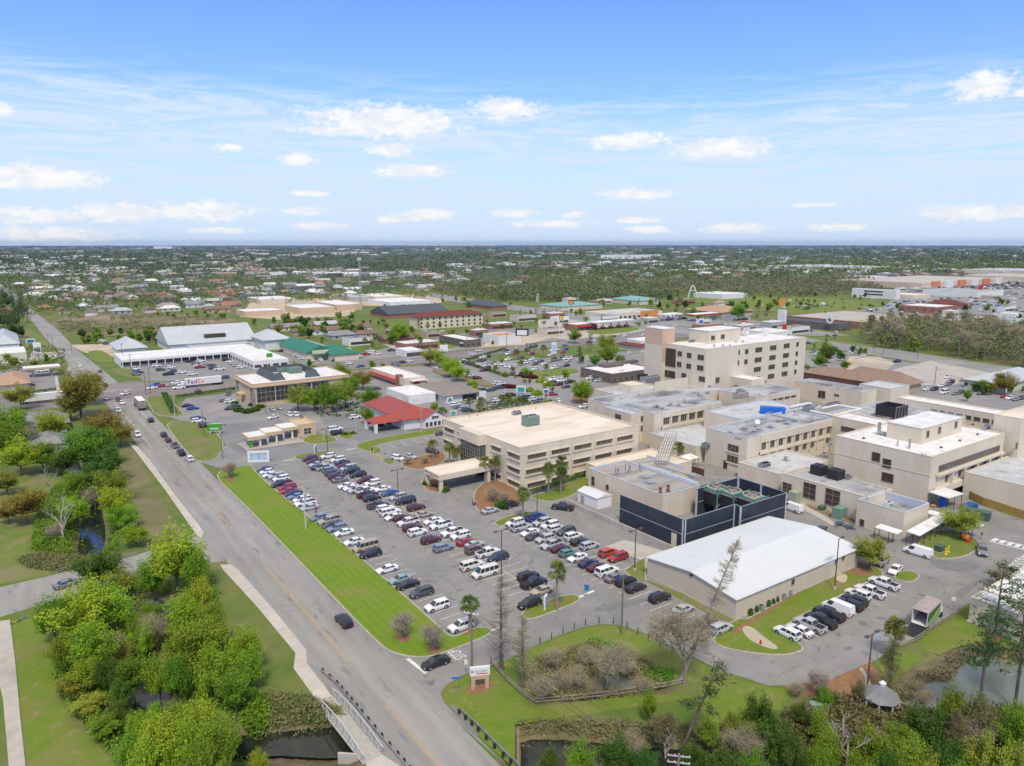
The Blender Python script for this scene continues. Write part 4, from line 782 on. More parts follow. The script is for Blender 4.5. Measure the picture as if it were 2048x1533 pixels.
# cube building by the alley
CB = building('hospital_block', 'square beige block with deep grey parapet and rooftop vent beside the covered walkway', 6.4, (1809,1027.5), (1716,999), (1858,1007), M_beige, M_rgrey, 1.9, pin=M_parap)
hvac(CB,(1777,1015),1.6,1.2,1.2,M_wwht); p = onx((1724,1046),CB.x0); window(CB,'W',(p.y,p.z),1.2,1.8,1,1,gm=M_brn)
# big white roofed surgical block
EB = building('hospital_block', 'large beige hospital block with bright white roof, penthouse and long window strip', 12.8, (1863,918), (1678,870), (2005,866), M_beige, M_rwhite, .25, ptop=M_beige)
for q,w,h_ in (((865,778),2.4,2.6),((952,830),2.4,2.6),((957,943),3.3,2.6)): p = onx(Zr(*q),EB.x0); window(EB,'W',(p.y,p.z),w,h_,1,1,gm=M_brn)
A_ = ony(Zr(1362,885),EB.y0); B_ = ony(Zr(1852,697),EB.y0); zc = (A_.z+B_.z)/2; window(EB,'S',((A_.x+B_.x)/2,zc),B_.x-A_.x,1.9,24,1,gm=M_glass,name='window_strip')
A_ = ony(Zr(1425,960),EB.y0); B_ = ony(Zr(1822,790),EB.y0)
for i in range(5):
    t = i/4; x = A_.x+(B_.x-A_.x)*t; z = A_.z+(B_.z-A_.z)*t; window(EB,'S',(x,(A_.z+B_.z)/2),1.6,2.0,1,1,gm=M_brn); part(EB,'pier',M_beige,(x+1.3,x+2.0,EB.y0-.9,EB.y0-.003,2.6,(A_.z+B_.z)/2+1.6))
zz = (A_.z+B_.z)/2; part(EB,'ledge',M_beige,(EB.x0+3,EB.x1-1,EB.y0-1.0,EB.y0-.005,zz+1.605,zz+2.2),(EB.x0+3,EB.x1-1,EB.y0-1.0,EB.y0-.005,zz-3.2,zz-1.6)); part(EB,'loading_bay',M_dark,(EB.x0+7,EB.x0+19,EB.y0-.1,EB.y0-.006,.05,3.0))
for (z,) in ((zz+2.6,),): part(EB,'band',M_beigep,(EB.x0-.1,EB.x0-.003,EB.y0-.1,EB.y1,zz+2.2,zz+2.35),(EB.x0-.1,EB.x1,EB.y0-.1,EB.y0-.003,zz+2.3,zz+2.42))
ph = G(*Zr(1220,680),EB.rz); pe = ony(Zr(1545,570),ph.y); pl = onx(Zr(945,620),ph.x)
part(EB,'penthouse',M_beige,(ph.x,pe.x,ph.y,pl.y,EB.rz-.1,EB.rz+4.4)); part(EB,'penthouse_roof',M_rwhite,(ph.x-.15,pe.x+.15,ph.y-.15,pl.y+.15,EB.rz+4.405,EB.rz+4.55))
T2 = Bld(); T2.root = EB.root; T2.x0 = ph.x; T2.y0 = ph.y
for q in ((1277,595),(1370,563),(1502,520)): p = ony(Zr(*q),ph.y); window(T2,'S',(p.x,p.z),1.6,2.0,1,1,gm=M_brn)
p = G(*Zr(885,600),EB.rz); pipe(EB,[(p.x,p.y,EB.rz),(p.x,p.y,EB.rz+3.6)],.55,M_metal,'exhaust_stack'); pipe(EB,[(p.x,p.y,EB.rz+.7),(p.x+1,p.y-9,EB.rz+.7)],.5,M_metal,'duct')
p = G(*Zr(1130,710),EB.rz); pipe(EB,[(p.x,p.y,EB.rz),(p.x,p.y,EB.rz+2.6)],.3,M_metal,'exhaust_stack'); p = G(*Zr(1035,690),EB.rz); pipe(EB,[(p.x,p.y,EB.rz),(p.x,p.y,EB.rz+1.5)],.2,M_metal,'exhaust_stack'); hvac(EB,Zr(1745,560),3,1,1.2,M_metal)
for q in ((1385,705),(1535,650),(1675,600),(1258,770),(1232,765),(765,630),(1350,465),(1637,520)): vent(EB,Zr(*q),.18,.3,M_dark)
el0 = G(*Zr(515,450),12); el1 = G(*Zr(865,510),12)
EL = building('hospital_block', 'beige hospital link with short dark window strip left of the surgery block', 12, None, None, None, M_beige, M_rwhite, .3, box=(el0.x, EB.x0+2.0 if EB.x0+2 > el0.x+4 else el0.x+9, EB.y1+.03, el0.y), ptop=M_beige)
p = onx(Zr(640,560),EL.x0); window(EL,'W',(p.y,p.z),4.6,1.8,6,1,gm=M_brn)
ST = building('hospital_block', 'tall narrow beige stair block at the right end of the surgery block', 17.4, (2028,841), (2000,826), (2110,820), M_beige, M_rcream, .3, ptop=M_beige)
p = ony((1983+48,893),ST.y0); window(ST,'S',(p.x+.5,p.z),1.4,2,1,1,gm=M_brn); window(ST,'S',(p.x+.5,p.z-5),1.4,2,1,1,gm=M_brn)
g2 = G(1945,948,6.2); GB = building('hospital_block', 'low beige block with pale stained roof behind the yellow wooden fence', 6.2, (1945,956) , (1945,956), (2200,1010), M_beige, M_rgrey2, .3, box=(g2.x, g2.x+60, G(2048,965,6.2).y-9 if False else G(2100,1000,0).y if False else EB.y0-16, EB.y0-1.2), ptop=M_beige)
# back blocks
B1_ = building('hospital_block', 'long flat grey roofed beige block right of the tower foot', 7.4, (1722,790), (1605,760), (1742,777), M_beige, M_rgrey, .4, pin=M_parap)
for (q,w,h_) in (((430,277),3.4,3.2),((550,284),2.2,1.0)): p = onx(Zr(*q),B1_.x0); window(B1_,'W',(p.y,p.z),w,h_,2,1,gm=M_brn)
B2_ = building('hospital_block', 'square flat roofed beige block right of the long grey roofed block', 7.6, (1790,774), (1716,773), (1806,767), M_beige, M_rgrey2, .4, box=(G(1785,778,7.6).x-1, G(1805,774,7.6).x+6, G(1785,778,7.6).y, G(1720,768,7.6).y), pin=M_parap)
B3_ = building('hospital_block', 'long beige block with pale membrane roof and shaded lower windows', 8.2, None, None, None, M_beige, M_rwhite, .4, box=(G(1850,805,8.2).x, G(1850,805,8.2).x+9, G(2040,824,8.2).y-12, G(1850,795,8.2).y+6), ptop=M_beige)
winrow(B3_,'W',(1868,826),(2010,846),9,2.2,1.6,1,1,gm=M_brn)
B4_ = building('hospital_block', 'low dark-roofed courtyard block with black cooling enclosure', 5.6, None, None, None, M_beige, M_rgrey, .4, box=(EL.x1+.05, B3_.x0-.05, EB.y1+4, EB.y1+36), pin=M_parap)
M3 = building('hospital_block', 'low grey roofed block filling the gap behind the ducted roof', 5.2, None, None, None, M_beige, M_rgrey2, .4, box=(M2.x1-6, B4_.x0-.05, M2.y1+.05, M2.y1+30), pin=M_parap)
p = G(1782,832,5.6); en = root('cooling_enclosure',(p.x,p.y,5.2),'black louvred enclosure with steel frame on low roof','enclosure'); mb = MB()
for (a,c) in (((-4,-3.5),(4,-3.5)),((4,-3.5),(4,3.5)),((4,3.5),(-4,3.5)),((-4,3.5),(-4,-3.5))): mb.beam((*a,2.6),(*c,2.6),.15,3.8)
build(mb,'panel',M_dark,en); mb = MB()
for i in range(5):
    for sy in (-3.7,3.7): mb.beam((-4+2*i,sy,0),(-4+2*i,sy,4.6),.14)
mb.box(-4.1,4.1,-3.8,-3.62,4.5,4.65); mb.box(-4.1,4.1,3.62,3.8,4.5,4.65); build(mb,'frame',M_metal,en)
# north-west block of the hospital
NW = building('hospital_block', 'beige hospital block with rooftop equipment screen beside the round green tree', 9.6, (1246,801) if False else (1250,794), (1189,779), (1330,775), M_beige, M_rgrey2, .4, ptop=M_beige)
NB = building('hospital_block', 'beige recessed hospital block with small green windows behind the palm', 8.4, None, None, None, M_beige, M_rgrey, .4, box=(NW.x0+6, NW.x0+34, NW.y0-15, NW.y0-.02), pin=M_parap)
part(NW,'roof_house',M_beige,(NW.x0+7,NW.x0+14,NW.y0+2,NW.y0+9,NW.rz-.05,NW.rz+3.2)); part(NW,'equipment_screen',M_beigep,(NW.x0+19,NW.x0+38,NW.y0+1,NW.y0+1.3,NW.rz,NW.rz+3.4)); hvac(NW,(1300,765),9,3,2.4,M_metal); hvac(NW,(1285,762),3,3,2.8,M_dark)
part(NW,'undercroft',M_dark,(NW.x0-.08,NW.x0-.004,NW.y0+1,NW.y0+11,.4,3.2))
for q in ((1240,785),(1265,790),(1345,770),(1380,765)): vent(NB if q[0]<1300 else NW,q,.5,.8)
# courtyard blocks between wings
C1 = building('hospital_block', 'low white roofed block between the two window wings', 5.2, None, None, None, M_beige, M_rgrey2, .3, box=(W1.x0-4, W_2.x0+22, W_2.y1+1.0, W1.y0-2.2), ptop=M_parap)
C2 = building('hospital_block', 'low beige corridor block behind the palm and the pipe bridge', 4.6, None, None, None, M_beige, M_rcream, .35, box=(UB.x1-7, G(1328,905,4.6).x, W_2.y1-7, W_2.y1+9), ptop=M_beige)
p = G(1445,900,5.2); hvac(C1,(1414,896),2.8,1.8,1.5,M_green_m)
# pipe bridge
pb0 = G(*z1150(760,620),6.5); pb1 = G(*z1150(700,790),6.8); dpb = pb0-pb1; pr = root('pipe_bridge',(pb1.x,pb1.y,0),'white elevated pipe bridge between utility building and hospital','pipe bridge',rz=math.atan2(dpb.y,dpb.x)-math.pi/2)
mb = MB(); yA, yB = -3.0, dpb.length+5
for sx in (-1.3,-.6,.1,.8,1.4): mb.tube((sx,yA,6.9),(sx,yB,6.9),.16,n=6)
build(mb,'pipe',M_wwht,pr); mb = MB()
for k in range(9):
    y = yA+(yB-yA)*k/8; mb.box(-1.7,1.7,y-.12,y+.12,6.45,6.65)
    mb.beam((-1.7,y,6.5),(-1.7,y,7.5),.08); mb.beam((1.7,y,6.5),(1.7,y,7.5),.08); mb.box(-1.8,1.8,y-.3,y+.1,7.1,7.2)
    if k % 3 == 0: mb.box(-1.6,-1.4,y-.1,y+.1,0,6.44); mb.box(1.4,1.6,y-.1,y+.1,0,6.44)
for sx in (-1.7,1.7): mb.beam((sx,yA,7.5),(sx,yB,7.5),.1); mb.beam((sx,yA,6.5),(sx,yB,6.5),.15)
build(mb,'frame',M_conc,pr)
# covered walkway
def canopy(pts, h, label, step=3.2, w=2.8):
    q = [G(*p,h) for p in pts]; c = root('covered_walkway',(q[0].x,q[0].y,0),label,'walkway canopy','white covered walkways by the square block'); o = c.location
    mb = MB(); pm = MB()
    for a,bq in zip(q[:-1],q[1:]):
        d = (bq-a); d.z = 0; L_ = d.length; d.normalize(); n = Vector((-d.y,d.x,0))
        A = Vector((a.x-o.x,a.y-o.y,0))
        vs = [A-n*w/2+Vector((0,0,h)),A+n*w/2+Vector((0,0,h+.25)),A+n*w/2+d*L_+Vector((0,0,h+.25)),A-n*w/2+d*L_+Vector((0,0,h))]
        mb.add(vs+[v-Vector((0,0,.18)) for v in vs],[(3,2,1,0),(4,5,6,7),(0,1,5,4),(1,2,6,5),(2,3,7,6),(3,0,4,7)])
        k = 0
        while k*step <= L_:
            for s_ in (-1,1): P = A+d*k*step+n*s_*(w/2-.2); pm.box(P.x-.06,P.x+.06,P.y-.06,P.y+.06,0,h-.1)
            k += 1
    build(mb,'roof',M_rwhite,c); build(pm,'post',mat('post_brown',(.07,.045,.03)),c)
canopy([(1826,1068),(1883,1036)],3.0,'white canopy on brown posts along the front of the square block'); canopy([(1755,1052),(1800,1066)],3.0,'white canopy over the side door of the square block',w=2.4); canopy([(1856,1024),(1964,1054)],3.0,'long white walkway canopy behind the yellow-green tree',w=2.2)
canopy([(1877,991),(1908,982)],3.6,'grey lean-to canopy on timber posts at the loading bay',w=5)
# --- hip and gable roofed buildings
def hip(name, label, he, hr_, F=None, Lp=None, Rp=None, wall=None, roof=None, box=None, over=.6, gable=None, cat='building', group=None, wins=(), reg_=None):
    b = Bld(); b.x0,b.x1,b.y0,b.y1 = box if box else bbox_px(he,F,Lp,Rp); b.h = he
    b.root = root(name,((b.x0+b.x1)/2,(b.y0+b.y1)/2,0),label,cat,group); mb = MB(); mb.box(b.x0,b.x1,b.y0,b.y1,0,he); 
    if gable: 
        if gable == 'x': ym_ = (b.y0+b.y1)/2; mb.add([(b.x0,b.y0,he),(b.x0,b.y1,he),(b.x0,ym_,hr_-.1)],[(0,2,1)]); mb.add([(b.x1,b.y0,he),(b.x1,b.y1,he),(b.x1,ym_,hr_-.1)],[(0,1,2)])
        else: xm_ = (b.x0+b.x1)/2; mb.add([(b.x0,b.y0,he),(b.x1,b.y0,he),(xm_,b.y0,hr_-.1)],[(0,1,2)]); mb.add([(b.x0,b.y1,he),(b.x1,b.y1,he),(xm_,b.y1,hr_-.1)],[(0,2,1)])
    wbuild(mb,'wall',wall,b.root)
    x0,x1,y0,y1 = b.x0-over,b.x1+over,b.y0-over,b.y1+over; w, d = x1-x0, y1-y0; mb = MB(); k = min(w,d)/2
    if gable == 'x': r0,r1 = (x0,(y0+y1)/2),(x1,(y0+y1)/2)
    elif gable == 'y': r0,r1 = ((x0+x1)/2,y0),((x0+x1)/2,y1)
    elif w >= d: r0,r1 = (x0+k,(y0+y1)/2),(x1-k,(y0+y1)/2)
    else: r0,r1 = ((x0+x1)/2,y0+k),((x0+x1)/2,y1-k)
    vs = [(x0,y0,he),(x1,y0,he),(x1,y1,he),(x0,y1,he),(*r0,hr_),(*r1,hr_),(x0,y0,he-.18),(x1,y0,he-.18),(x1,y1,he-.18),(x0,y1,he-.18)]
    if w >= d and gable != 'y' or gable == 'x': fs = [(0,1,5,4),(1,2,5),(2,3,4,5),(3,0,4)]
    else: fs = [(0,1,4),(1,2,5,4),(2,3,5),(3,0,4,5)]
    mb.add(vs, fs+[(9,8,7,6),(0,6,7,1),(1,7,8,2),(2,8,9,3),(3,9,6,0)]); wbuild(mb,'roof',roof,b.root)
    b.rz = he; return b
def Z15(x,y): return (460+x/7.667,720+y/7.667)
# bank office
b = building('bank_office','tan two-storey bank office with tall dark windows and grey mansard on white roof',9.4,(510,772),(469,751),(692,747),M_beige2,M_rwhite,.3,ptop=M_beige2)
for q,nx in (((330,0),0),): pass
for q,w in (((555,570),7.6),((840,535),7.6),((1115,490),7.6),((1390,455),7.6)): p = ony(Z15(*q),b.y0); window(b,'S',(p.x,4.6),w,6.2,4,3,fm=M_parap,gm=M_glass)
for q,w in (((340,570),5.2),((122,450),5.2)): p = onx(Z15(*q),b.x0); window(b,'W',(p.y,4.6),w,6.2,4,3,fm=M_parap,gm=M_glass)
for q in ((183,402),(208,412),(235,425),(262,438)): p = onx(Z15(*q),b.x0); window(b,'W',(p.y,p.z),1.0,1.3,1,1)
part(b,'cornice',M_beige2,(b.x0-.5,b.x1,b.y0-.5,b.y0-.003,7.95,8.5),(b.x0-.5,b.x0-.003,b.y0-.003,b.y1,7.95,8.5))
p = onx(Z15(215,600),b.x0); part(b,'entrance_porch',M_beige2,(b.x0-2.4,b.x0-.01,p.y-2.6,p.y+2.6,3.3,3.9),(b.x0-2.3,b.x0-1.8,p.y-2.5,p.y-2,0,3.29),(b.x0-2.3,b.x0-1.8,p.y+2,p.y+2.5,0,3.29))
a = G(*Z15(640,330),b.rz); c = G(*Z15(1360,240),b.rz); l_ = G(*Z15(405,210),b.rz); x0,x1,y0,y1 = a.x,c.x,a.y,l_.y; mb = MB(); hh = b.rz+3.0
def mans(px0,px1,py0,py1,side):
    i=1.6
    if side=='S': mb.add([(px0,py0,b.rz),(px1,py0,b.rz),(px1-i,py0+i,hh),(px0+i,py0+i,hh),(px0,py0+i+.3,b.rz),(px1,py0+i+.3,b.rz)],[(0,1,2,3),(3,2,5,4),(0,3,4),(1,5,2)])
mb.add([(x0,y0,b.rz),(x0+6,y0,b.rz),(x0+4.6,y0+1.6,hh),(x0+1.6,y0+1.6,hh)],[(0,1,2,3)]); mb.add([(x1-7,y0,b.rz),(x1,y0,b.rz),(x1-1.6,y0+1.6,hh),(x1-6,y0+1.6,hh)],[(0,1,2,3)])
mb.add([(x0,y0,b.rz),(x0,y1,b.rz),(x0+1.6,y1-1.6,hh),(x0+1.6,y0+1.6,hh)],[(3,2,1,0)]); mb.add([(x1,y0,b.rz),(x1,y1,b.rz),(x1-1.6,y1-1.6,hh),(x1-1.6,y0+1.6,hh)],[(0,1,2,3)]); mb.add([(x0,y1,b.rz),(x1,y1,b.rz),(x1-1.6,y1-1.6,hh),(x0+1.6,y1-1.6,hh)],[(3,2,1,0)])
mb.add([(x0+1.9,y0+1.6,b.rz),(x0+1.9,y1-1.8,b.rz),(x0+1.6,y1-1.6,hh),(x0+1.6,y0+1.6,hh)],[(0,1,2,3)]); mb.add([(x1-1.9,y0+1.6,b.rz),(x1-1.9,y1-1.8,b.rz),(x1-1.6,y1-1.6,hh),(x1-1.6,y0+1.6,hh)],[(3,2,1,0)]); mb.add([(x0+1.9,y1-1.9,b.rz),(x1-1.9,y1-1.9,b.rz),(x1-1.6,y1-1.6,hh),(x0+1.6,y1-1.6,hh)],[(0,1,2,3)])
mb.box(x0+4.6,x0+6,y0+1.0,y0+1.6,b.rz,b.rz+.6); wbuild(mb,'mansard_screen',M_shdk,b.root)
hvac(b,Z15(990,200),5.5,4,2.6,M_green_m); hvac(b,Z15(800,190),4,3,2,M_green_m)
# drive-through bank
d_ = building('drive_through_bank','small tan drive-through bank with white stepped canopy roof over four lanes',4.4,Z15(1040,1005),Z15(880,920),Z15(1318,965),M_beige2,M_beige2,.25,ptop=M_beige2)
hvac(d_,Z15(1090,900),1.2,1.2,1.0,M_metal); p = ony(Z15(1190,1110),d_.y0); window(d_,'S',(p.x,1.9),2.8,2.4,2,2,fm=M_wwht,gm=M_glassg)
cl_ = G(*Z15(275,1180),4.2); cb_ = G(*Z15(165,1110),4.2); xs = cl_.x; n3 = (d_.x0-xs)/3; mb = MB(); fb = MB(); dep = d_.y1-d_.y0-2.5
for i in range(3):
    xx0 = xs+n3*i; yy = d_.y0-.2-.0*i+(2-i)*-1.0+ (0 if i<2 else 0); yy0 = cl_.y+(d_.y0-cl_.y)*(i/2.5); h_ = 3.9+.2*i
    mb.box(xx0+.25,xx0+n3-.01,yy0+.25,yy0+dep-.25,h_-.35,h_-.1); fb.box(xx0,xx0+n3-.01,yy0,yy0+.25,h_-1.1,h_); fb.box(xx0,xx0+n3-.01,yy0+dep-.25,yy0+dep,h_-1.1,h_); fb.box(xx0,xx0+.25,yy0+.25,yy0+dep-.25,h_-1.1,h_)
    for k in range(2):
        x = xx0+n3*(k+.3)/2; part(d_,'column',M_wwht,(x-.25,x+.25,yy0+.4,yy0+.9,0,h_-1.12),(x-.25,x+.25,yy0+dep-1.2,yy0+dep-.7,0,h_-1.12)); part(d_,'lane_island',M_conc,(x-.5,x+.5,yy0-.8,yy0+dep,.045,.2))
        mb3 = MB(); mb3.tube((x,yy0-.6,.2),(x,yy0-.6,1.2),.12,n=8); wbuild(mb3,'bollard',M_yel,d_.root)
wbuild(mb,'canopy_roof',M_rwhite,d_.root); wbuild(fb,'canopy_fascia',M_beige2,d_.root)
part(d_,'lane_paving',M_conc,(xs-1,d_.x0-.02,cl_.y-1.2,cl_.y+dep+2,.047,.055)); part(d_,'green_panel',mat('sign_green',(.06,.32,.03)),(xs+.3,xs+1.3,cl_.y+.3,cl_.y+.38,.3,2.6))
# red roofed credit union
RB = hip('credit_union','white building with large red metal hip roof and entrance canopy',3.9,7.6,(789,815) if False else (808,846),(738,800) if False else (741,806),(862,826),M_ws,M_redr,over=1.0)
gx0 = RB.x0+6; part(RB,'gable_wall',M_ws,(gx0,gx0+10,RB.y0-3.0,RB.y0-.01,0,3.6)); mb = MB(); xm = gx0+5
mb.add([(gx0-.6,RB.y0-3.5,3.5),(xm,RB.y0-3.5,6.4),(gx0+10.6,RB.y0-3.5,3.5),(gx0-.6,RB.y0+3,3.7),(xm,RB.y0+6,6.4),(gx0+10.6,RB.y0+3,3.7)],[(0,1,4,3),(1,2,5,4)]); wbuild(mb,'gable_roof',M_redr,RB.root)
mb = MB(); mb.add([(gx0,RB.y0-3.0,3.6),(gx0+10,RB.y0-3.0,3.6),(xm,RB.y0-3.0,6.1)],[(0,1,2)]); wbuild(mb,'gable',M_ws,RB.root); T2 = Bld(); T2.root = RB.root; T2.y0 = RB.y0-3; T2.x0=gx0
for i in range(5): window(T2,'S',(gx0+1.6+1.7*i,1.6),1.3,1.8,1,1,fm=M_ws)
window(T2,'S',(xm,3.9),3.0,1.2,3,1,fm=M_ws); part(RB,'hedge_bed',M_mulch,(gx0-.5,gx0+10.5,RB.y0-4.3,RB.y0-3.2,0.05,.2))
pc0,pc1 = G(778,838,4), G(736,833,4); mb = MB(); cxm = (pc1.x+RB.x0)/2; mb.add([(RB.x0-11,RB.y0+1,3.4),(RB.x0-11,RB.y0+10,3.4),(RB.x0-9,RB.y0+5.5,5.2),(RB.x0+2,RB.y0+1,3.4),(RB.x0+2,RB.y0+10,3.4),(RB.x0+2,RB.y0+5.5,5.2)],[(0,3,5,2),(1,2,5,4),(0,2,1)]); wbuild(mb,'canopy_roof',M_redr,RB.root)
for (x,y) in ((RB.x0-10.4,RB.y0+1.5),(RB.x0-10.4,RB.y0+9.5)): part(RB,'canopy_column',M_ws,(x-.5,x+.5,y-.5,y+.5,.05,3.38))
def simple(name,label,h,F,Lp,Rp,wall,roof,par=.4,wins=None,**k):
    b = building(name,label,h,F,Lp,Rp,wall,roof,par,**k)
    if wins:
        for (face,n,w,hh_,z,nx) in wins:
            ln = (b.x1-b.x0) if face=='S' else (b.y1-b.y0); o = b.x0 if face=='S' else b.y0
            for i in range(n): window(b,face,(o+ln*(i+.5)/n,z),w,hh_,nx,1)
    return b
# red fast food restaurant
b = simple('fast_food_restaurant','beige fast food restaurant with red awning and brick base',4.6,(802,752) if False else (808,764),(755,734),(835,748),M_beige,M_rwhite,.5,box=None)
part(b,'brick_base',M_brick,(b.x0-.12,b.x1+.1,b.y0-.12,b.y1,0,1.0)); part(b,'awning',M_red,(b.x0-1.6,b.x0-.01,b.y0+8,b.y1-.5,2.5,2.9)); part(b,'red_tower',M_brick,(b.x0-.6,b.x0+2,b.y0+5,b.y0+8,0,5.4)); hvac(b,(795,733),2.4,2,1.4); hvac(b,(785,731),2.4,2,1.4); part(b,'red_door',M_red,(b.x1-6,b.x1-3,b.y0-.1,b.y0-.004,.05,2.6)); part(b,'side_canopy',M_rwhite,(b.x1-8,b.x1,b.y0-3,b.y0-.13,3.2,3.4))
# grey shingle low building and its white flat neighbour
b = hip('clinic','low building with broad grey-brown shingle roof beside red roofed credit union',3.4,5.6,(912,796) if False else (903,794),(822,771),(952,780),M_wwht,mat('shingle_taupe',(.27,.24,.20),(.22,.20,.17),.5,.95,coord='World'),over=1.2); CLB = b
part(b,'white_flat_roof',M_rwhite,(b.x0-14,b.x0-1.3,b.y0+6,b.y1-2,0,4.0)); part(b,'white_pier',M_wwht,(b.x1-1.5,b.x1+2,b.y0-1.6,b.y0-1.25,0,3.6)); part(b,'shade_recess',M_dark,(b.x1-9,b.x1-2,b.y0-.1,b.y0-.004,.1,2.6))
mb = MB(); mb.add([(b.x0+.4,b.y0-1.25,1),(b.x0+2.6,b.y0-1.25,1),(b.x0+1.7,b.y0-1.25,2.7),(b.x0+1.0,b.y0-1.25,2.3)],[(0,1,2,3)]); mb.box(b.x0+.2,b.x0+3,b.y0-1.22,b.y0-.005,.05,2.9,1); wbuild(mb,'emblem',[mat('logo_green',(.02,.3,.1)),M_wwht],b.root)
b = simple('flat_office','flat white roofed office with dark brown fascia and arched openings',4.8,(1222,758) if False else (1230,750),(1163,735),(1306,735),M_dkw,M_rwhite,.4,[('S',8,1.6,2.0,1.6,1),('W',6,1.6,2.0,1.6,1)])
for q,sx,sy in (((1222,733),12,6),((1252,727),14,4)): p=G(*q,b.rz); part(b,'roof_curb',M_dkw,(p.x-sx/2,p.x+sx/2,p.y-sy/2,p.y+sy/2,b.rz+.003,b.rz+1.3))
b = hip('restaurant','tan restaurant with red tile hip roof beside the tower',3.6,6.2,(1300,700) if False else (1285,697),(1244,686),(1330,686),M_beige,M_maroon,over=1.0); part(b,'flat_top',M_rwhite,(b.x0+4,b.x1-4,b.y0+4,b.y1-4,4,6.6))
# strip malls
SM = simple('strip_mall','long white roofed strip mall with shop fronts facing the car park',4.6,(246,723),(228,707),(505,693),M_ws,M_rwhite,.3,[('S',16,4.6,1.8,1.5,3)])
part(SM,'arcade_fascia',M_ws,(SM.x0,SM.x1,SM.y0-2.5,SM.y0-.01,3.0,4.3))
for k in range(18): part(SM,'arcade_post',M_ws,(SM.x0+.3+(SM.x1-SM.x0-1)*k/17,SM.x0+.7+(SM.x1-SM.x0-1)*k/17,SM.y0-2.4,SM.y0-2,.05,2.99))
SM2 = simple('strip_mall','short white roofed strip mall wing at right end of the car park',4.4,(545,733) if False else (520,727),(456,703),(566,713),M_ws,M_rwhite,.3,[('W',8,3.8,1.6,1.5,3),('S',4,3.6,1.6,1.5,3)])
b = hip('community_hall','large pale grey metal roofed hall with row of clerestory windows',5.0,14,(335,697) if False else (333,693),(323,676),(505,676),M_ws,M_metalr,gable='x',over=1.0)
for i in range(8): p = ony((411+5.2*i,673.5),b.y0+5); mb = MB(); mb.box(p.x-1.0,p.x+1.0,b.y0+3.5,b.y0+6,7.6,9.6); wbuild(mb,'clerestory',M_glass,b.root)
part(b,'front_range',M_ws,(b.x0+10,b.x1-6,b.y0-9,b.y0-.01,0,3.6)); part(b,'front_roof',M_metalr,(b.x0+9.5,b.x1-5.5,b.y0-9.5,b.y0-.8,3.605,3.8))
hip('hall','square pale hall with grey pyramid roof at left end of strip mall',4,9,(245,700),(217,688),(289,693),M_ws,M_metalr,over=1.2)
hip('hall','pale two-storey hall with grey pyramid roof left of the green roofs',6.5,11.5,(530,683),(507,672),(575,676),M_ws,M_metalr,over=1.2)
# green roofed shops
b = hip('garden_shop','cream shops with green metal roofs and porches',4.0,8.2,(617,712) if False else (610,710),(568,688),(660,700),M_beige,M_greenr,over=.8,gable='y')
b2 = hip('garden_shop','cream shop with small green porch roof and gold lettering',4.0,7.6,(668,712),(640,698),(712,704),M_beige,M_greenr,over=.8)
part(b,'white_flat_roof',M_rwhite,(b.x1+.9,b2.x0+6,b.y0+5,b.y1,0,5.6)); part(b,'front_wall',M_beige,(b.x0+3,b.x1+10,b.y0-2.5,b.y0-.85,0,5.2)); part(b,'porch',M_greenr,(b.x0+2.5,b.x0+16,b.y0-5.5,b.y0-2.52,3,3.5))
hip('motel','three-storey cream motel with long maroon hip roof',9.6,13,(853,637) if False else (845,636),(814,633),(962,627),mat('stucco_cream',(.68,.62,.42),(.62,.57,.39),.3,.9,coord='World'),M_maroon,over=1.0)
MT = bpy.data.objects['motel']; mb_ = Bld(); x0,x1,y0,y1 = bbox_px(9.6,(845,636),(814,633),(962,627)); mb_.root = MT; mb_.x0=x0; mb_.y0=y0
for z in (2,5,8):
    for i in range(11): window(mb_,'S',(x0+(x1-x0)*(i+.5)/11,z),1.8,1.8,1,1)
hip('brick_terrace','long brick building with charcoal gabled roof behind motel',3.8,10,(770,634),(763,622),(880,620),M_brick,M_shdk,gable='x')
hip('brick_terrace','brick building with long charcoal roof right of the motel',3.8,9,(960,614),(948,606),(1018,612),M_brick,M_shdk)
for (F_,L_,R_,lab,h_,rm,wm_) in (((500,627),(473,619),(553,617),'tan warehouse with white roof left of the depot yard',5,M_rwhite,M_beige2),((605,620),(578,610),(655,611),'tan warehouse with white roof in the depot yard middle',6,M_rwhite,M_beige2),((672,613),(641,602),(712,606),'tan gabled warehouse beside the communications mast',6,M_rwhite,M_beige2),((520,603),(508,594),(575,594),'cream warehouse with pale roof behind the depot yard',5,M_rwhite,M_beige),((700,598),(690,588),(730,592),'small grey warehouse behind the mast',5,M_rgrey2,M_conc),((770,607),(752,598),(855,600),'long pale workshop with white roof beside many parked cars',4.5,M_rwhite,M_ws),((745,596),(728,588),(800,590),'white roofed workshop with dark side lean-to',5,M_rwhite,M_beige)):
    simple('warehouse',lab,h_,F_,L_,R_,wm_,rm,.2)
b = simple('cafe','dark timber cafe with white flat roof and white shutters',5,(930,686) if False else (925,684),(893,669),(952,676),M_dkw,M_rwhite,.4,[('S',3,2.4,1.6,1.8,1),('W',3,2.4,1.6,1.8,1)]); part(b,'awning',M_wwht,(b.x0-1.4,b.x0-.01,b.y0+2,b.y0+5,2.6,3.0))
b = simple('unfinished_shop','white walled shop under construction with bare orange sheathing on top',6,(1005,676) if False else (990,675),(978,666),(1036,668),M_wwht,mat('sheathing',(.55,.30,.14),(.5,.27,.12),.3,.9,coord='World'),.9)
simple('corner_shop','small white glass-fronted shop with brick pier beside cross road',4.2,(812,703),(795,696),(845,699),M_wwht,M_rwhite,.4,[('S',5,3,2.4,1.8,2)])
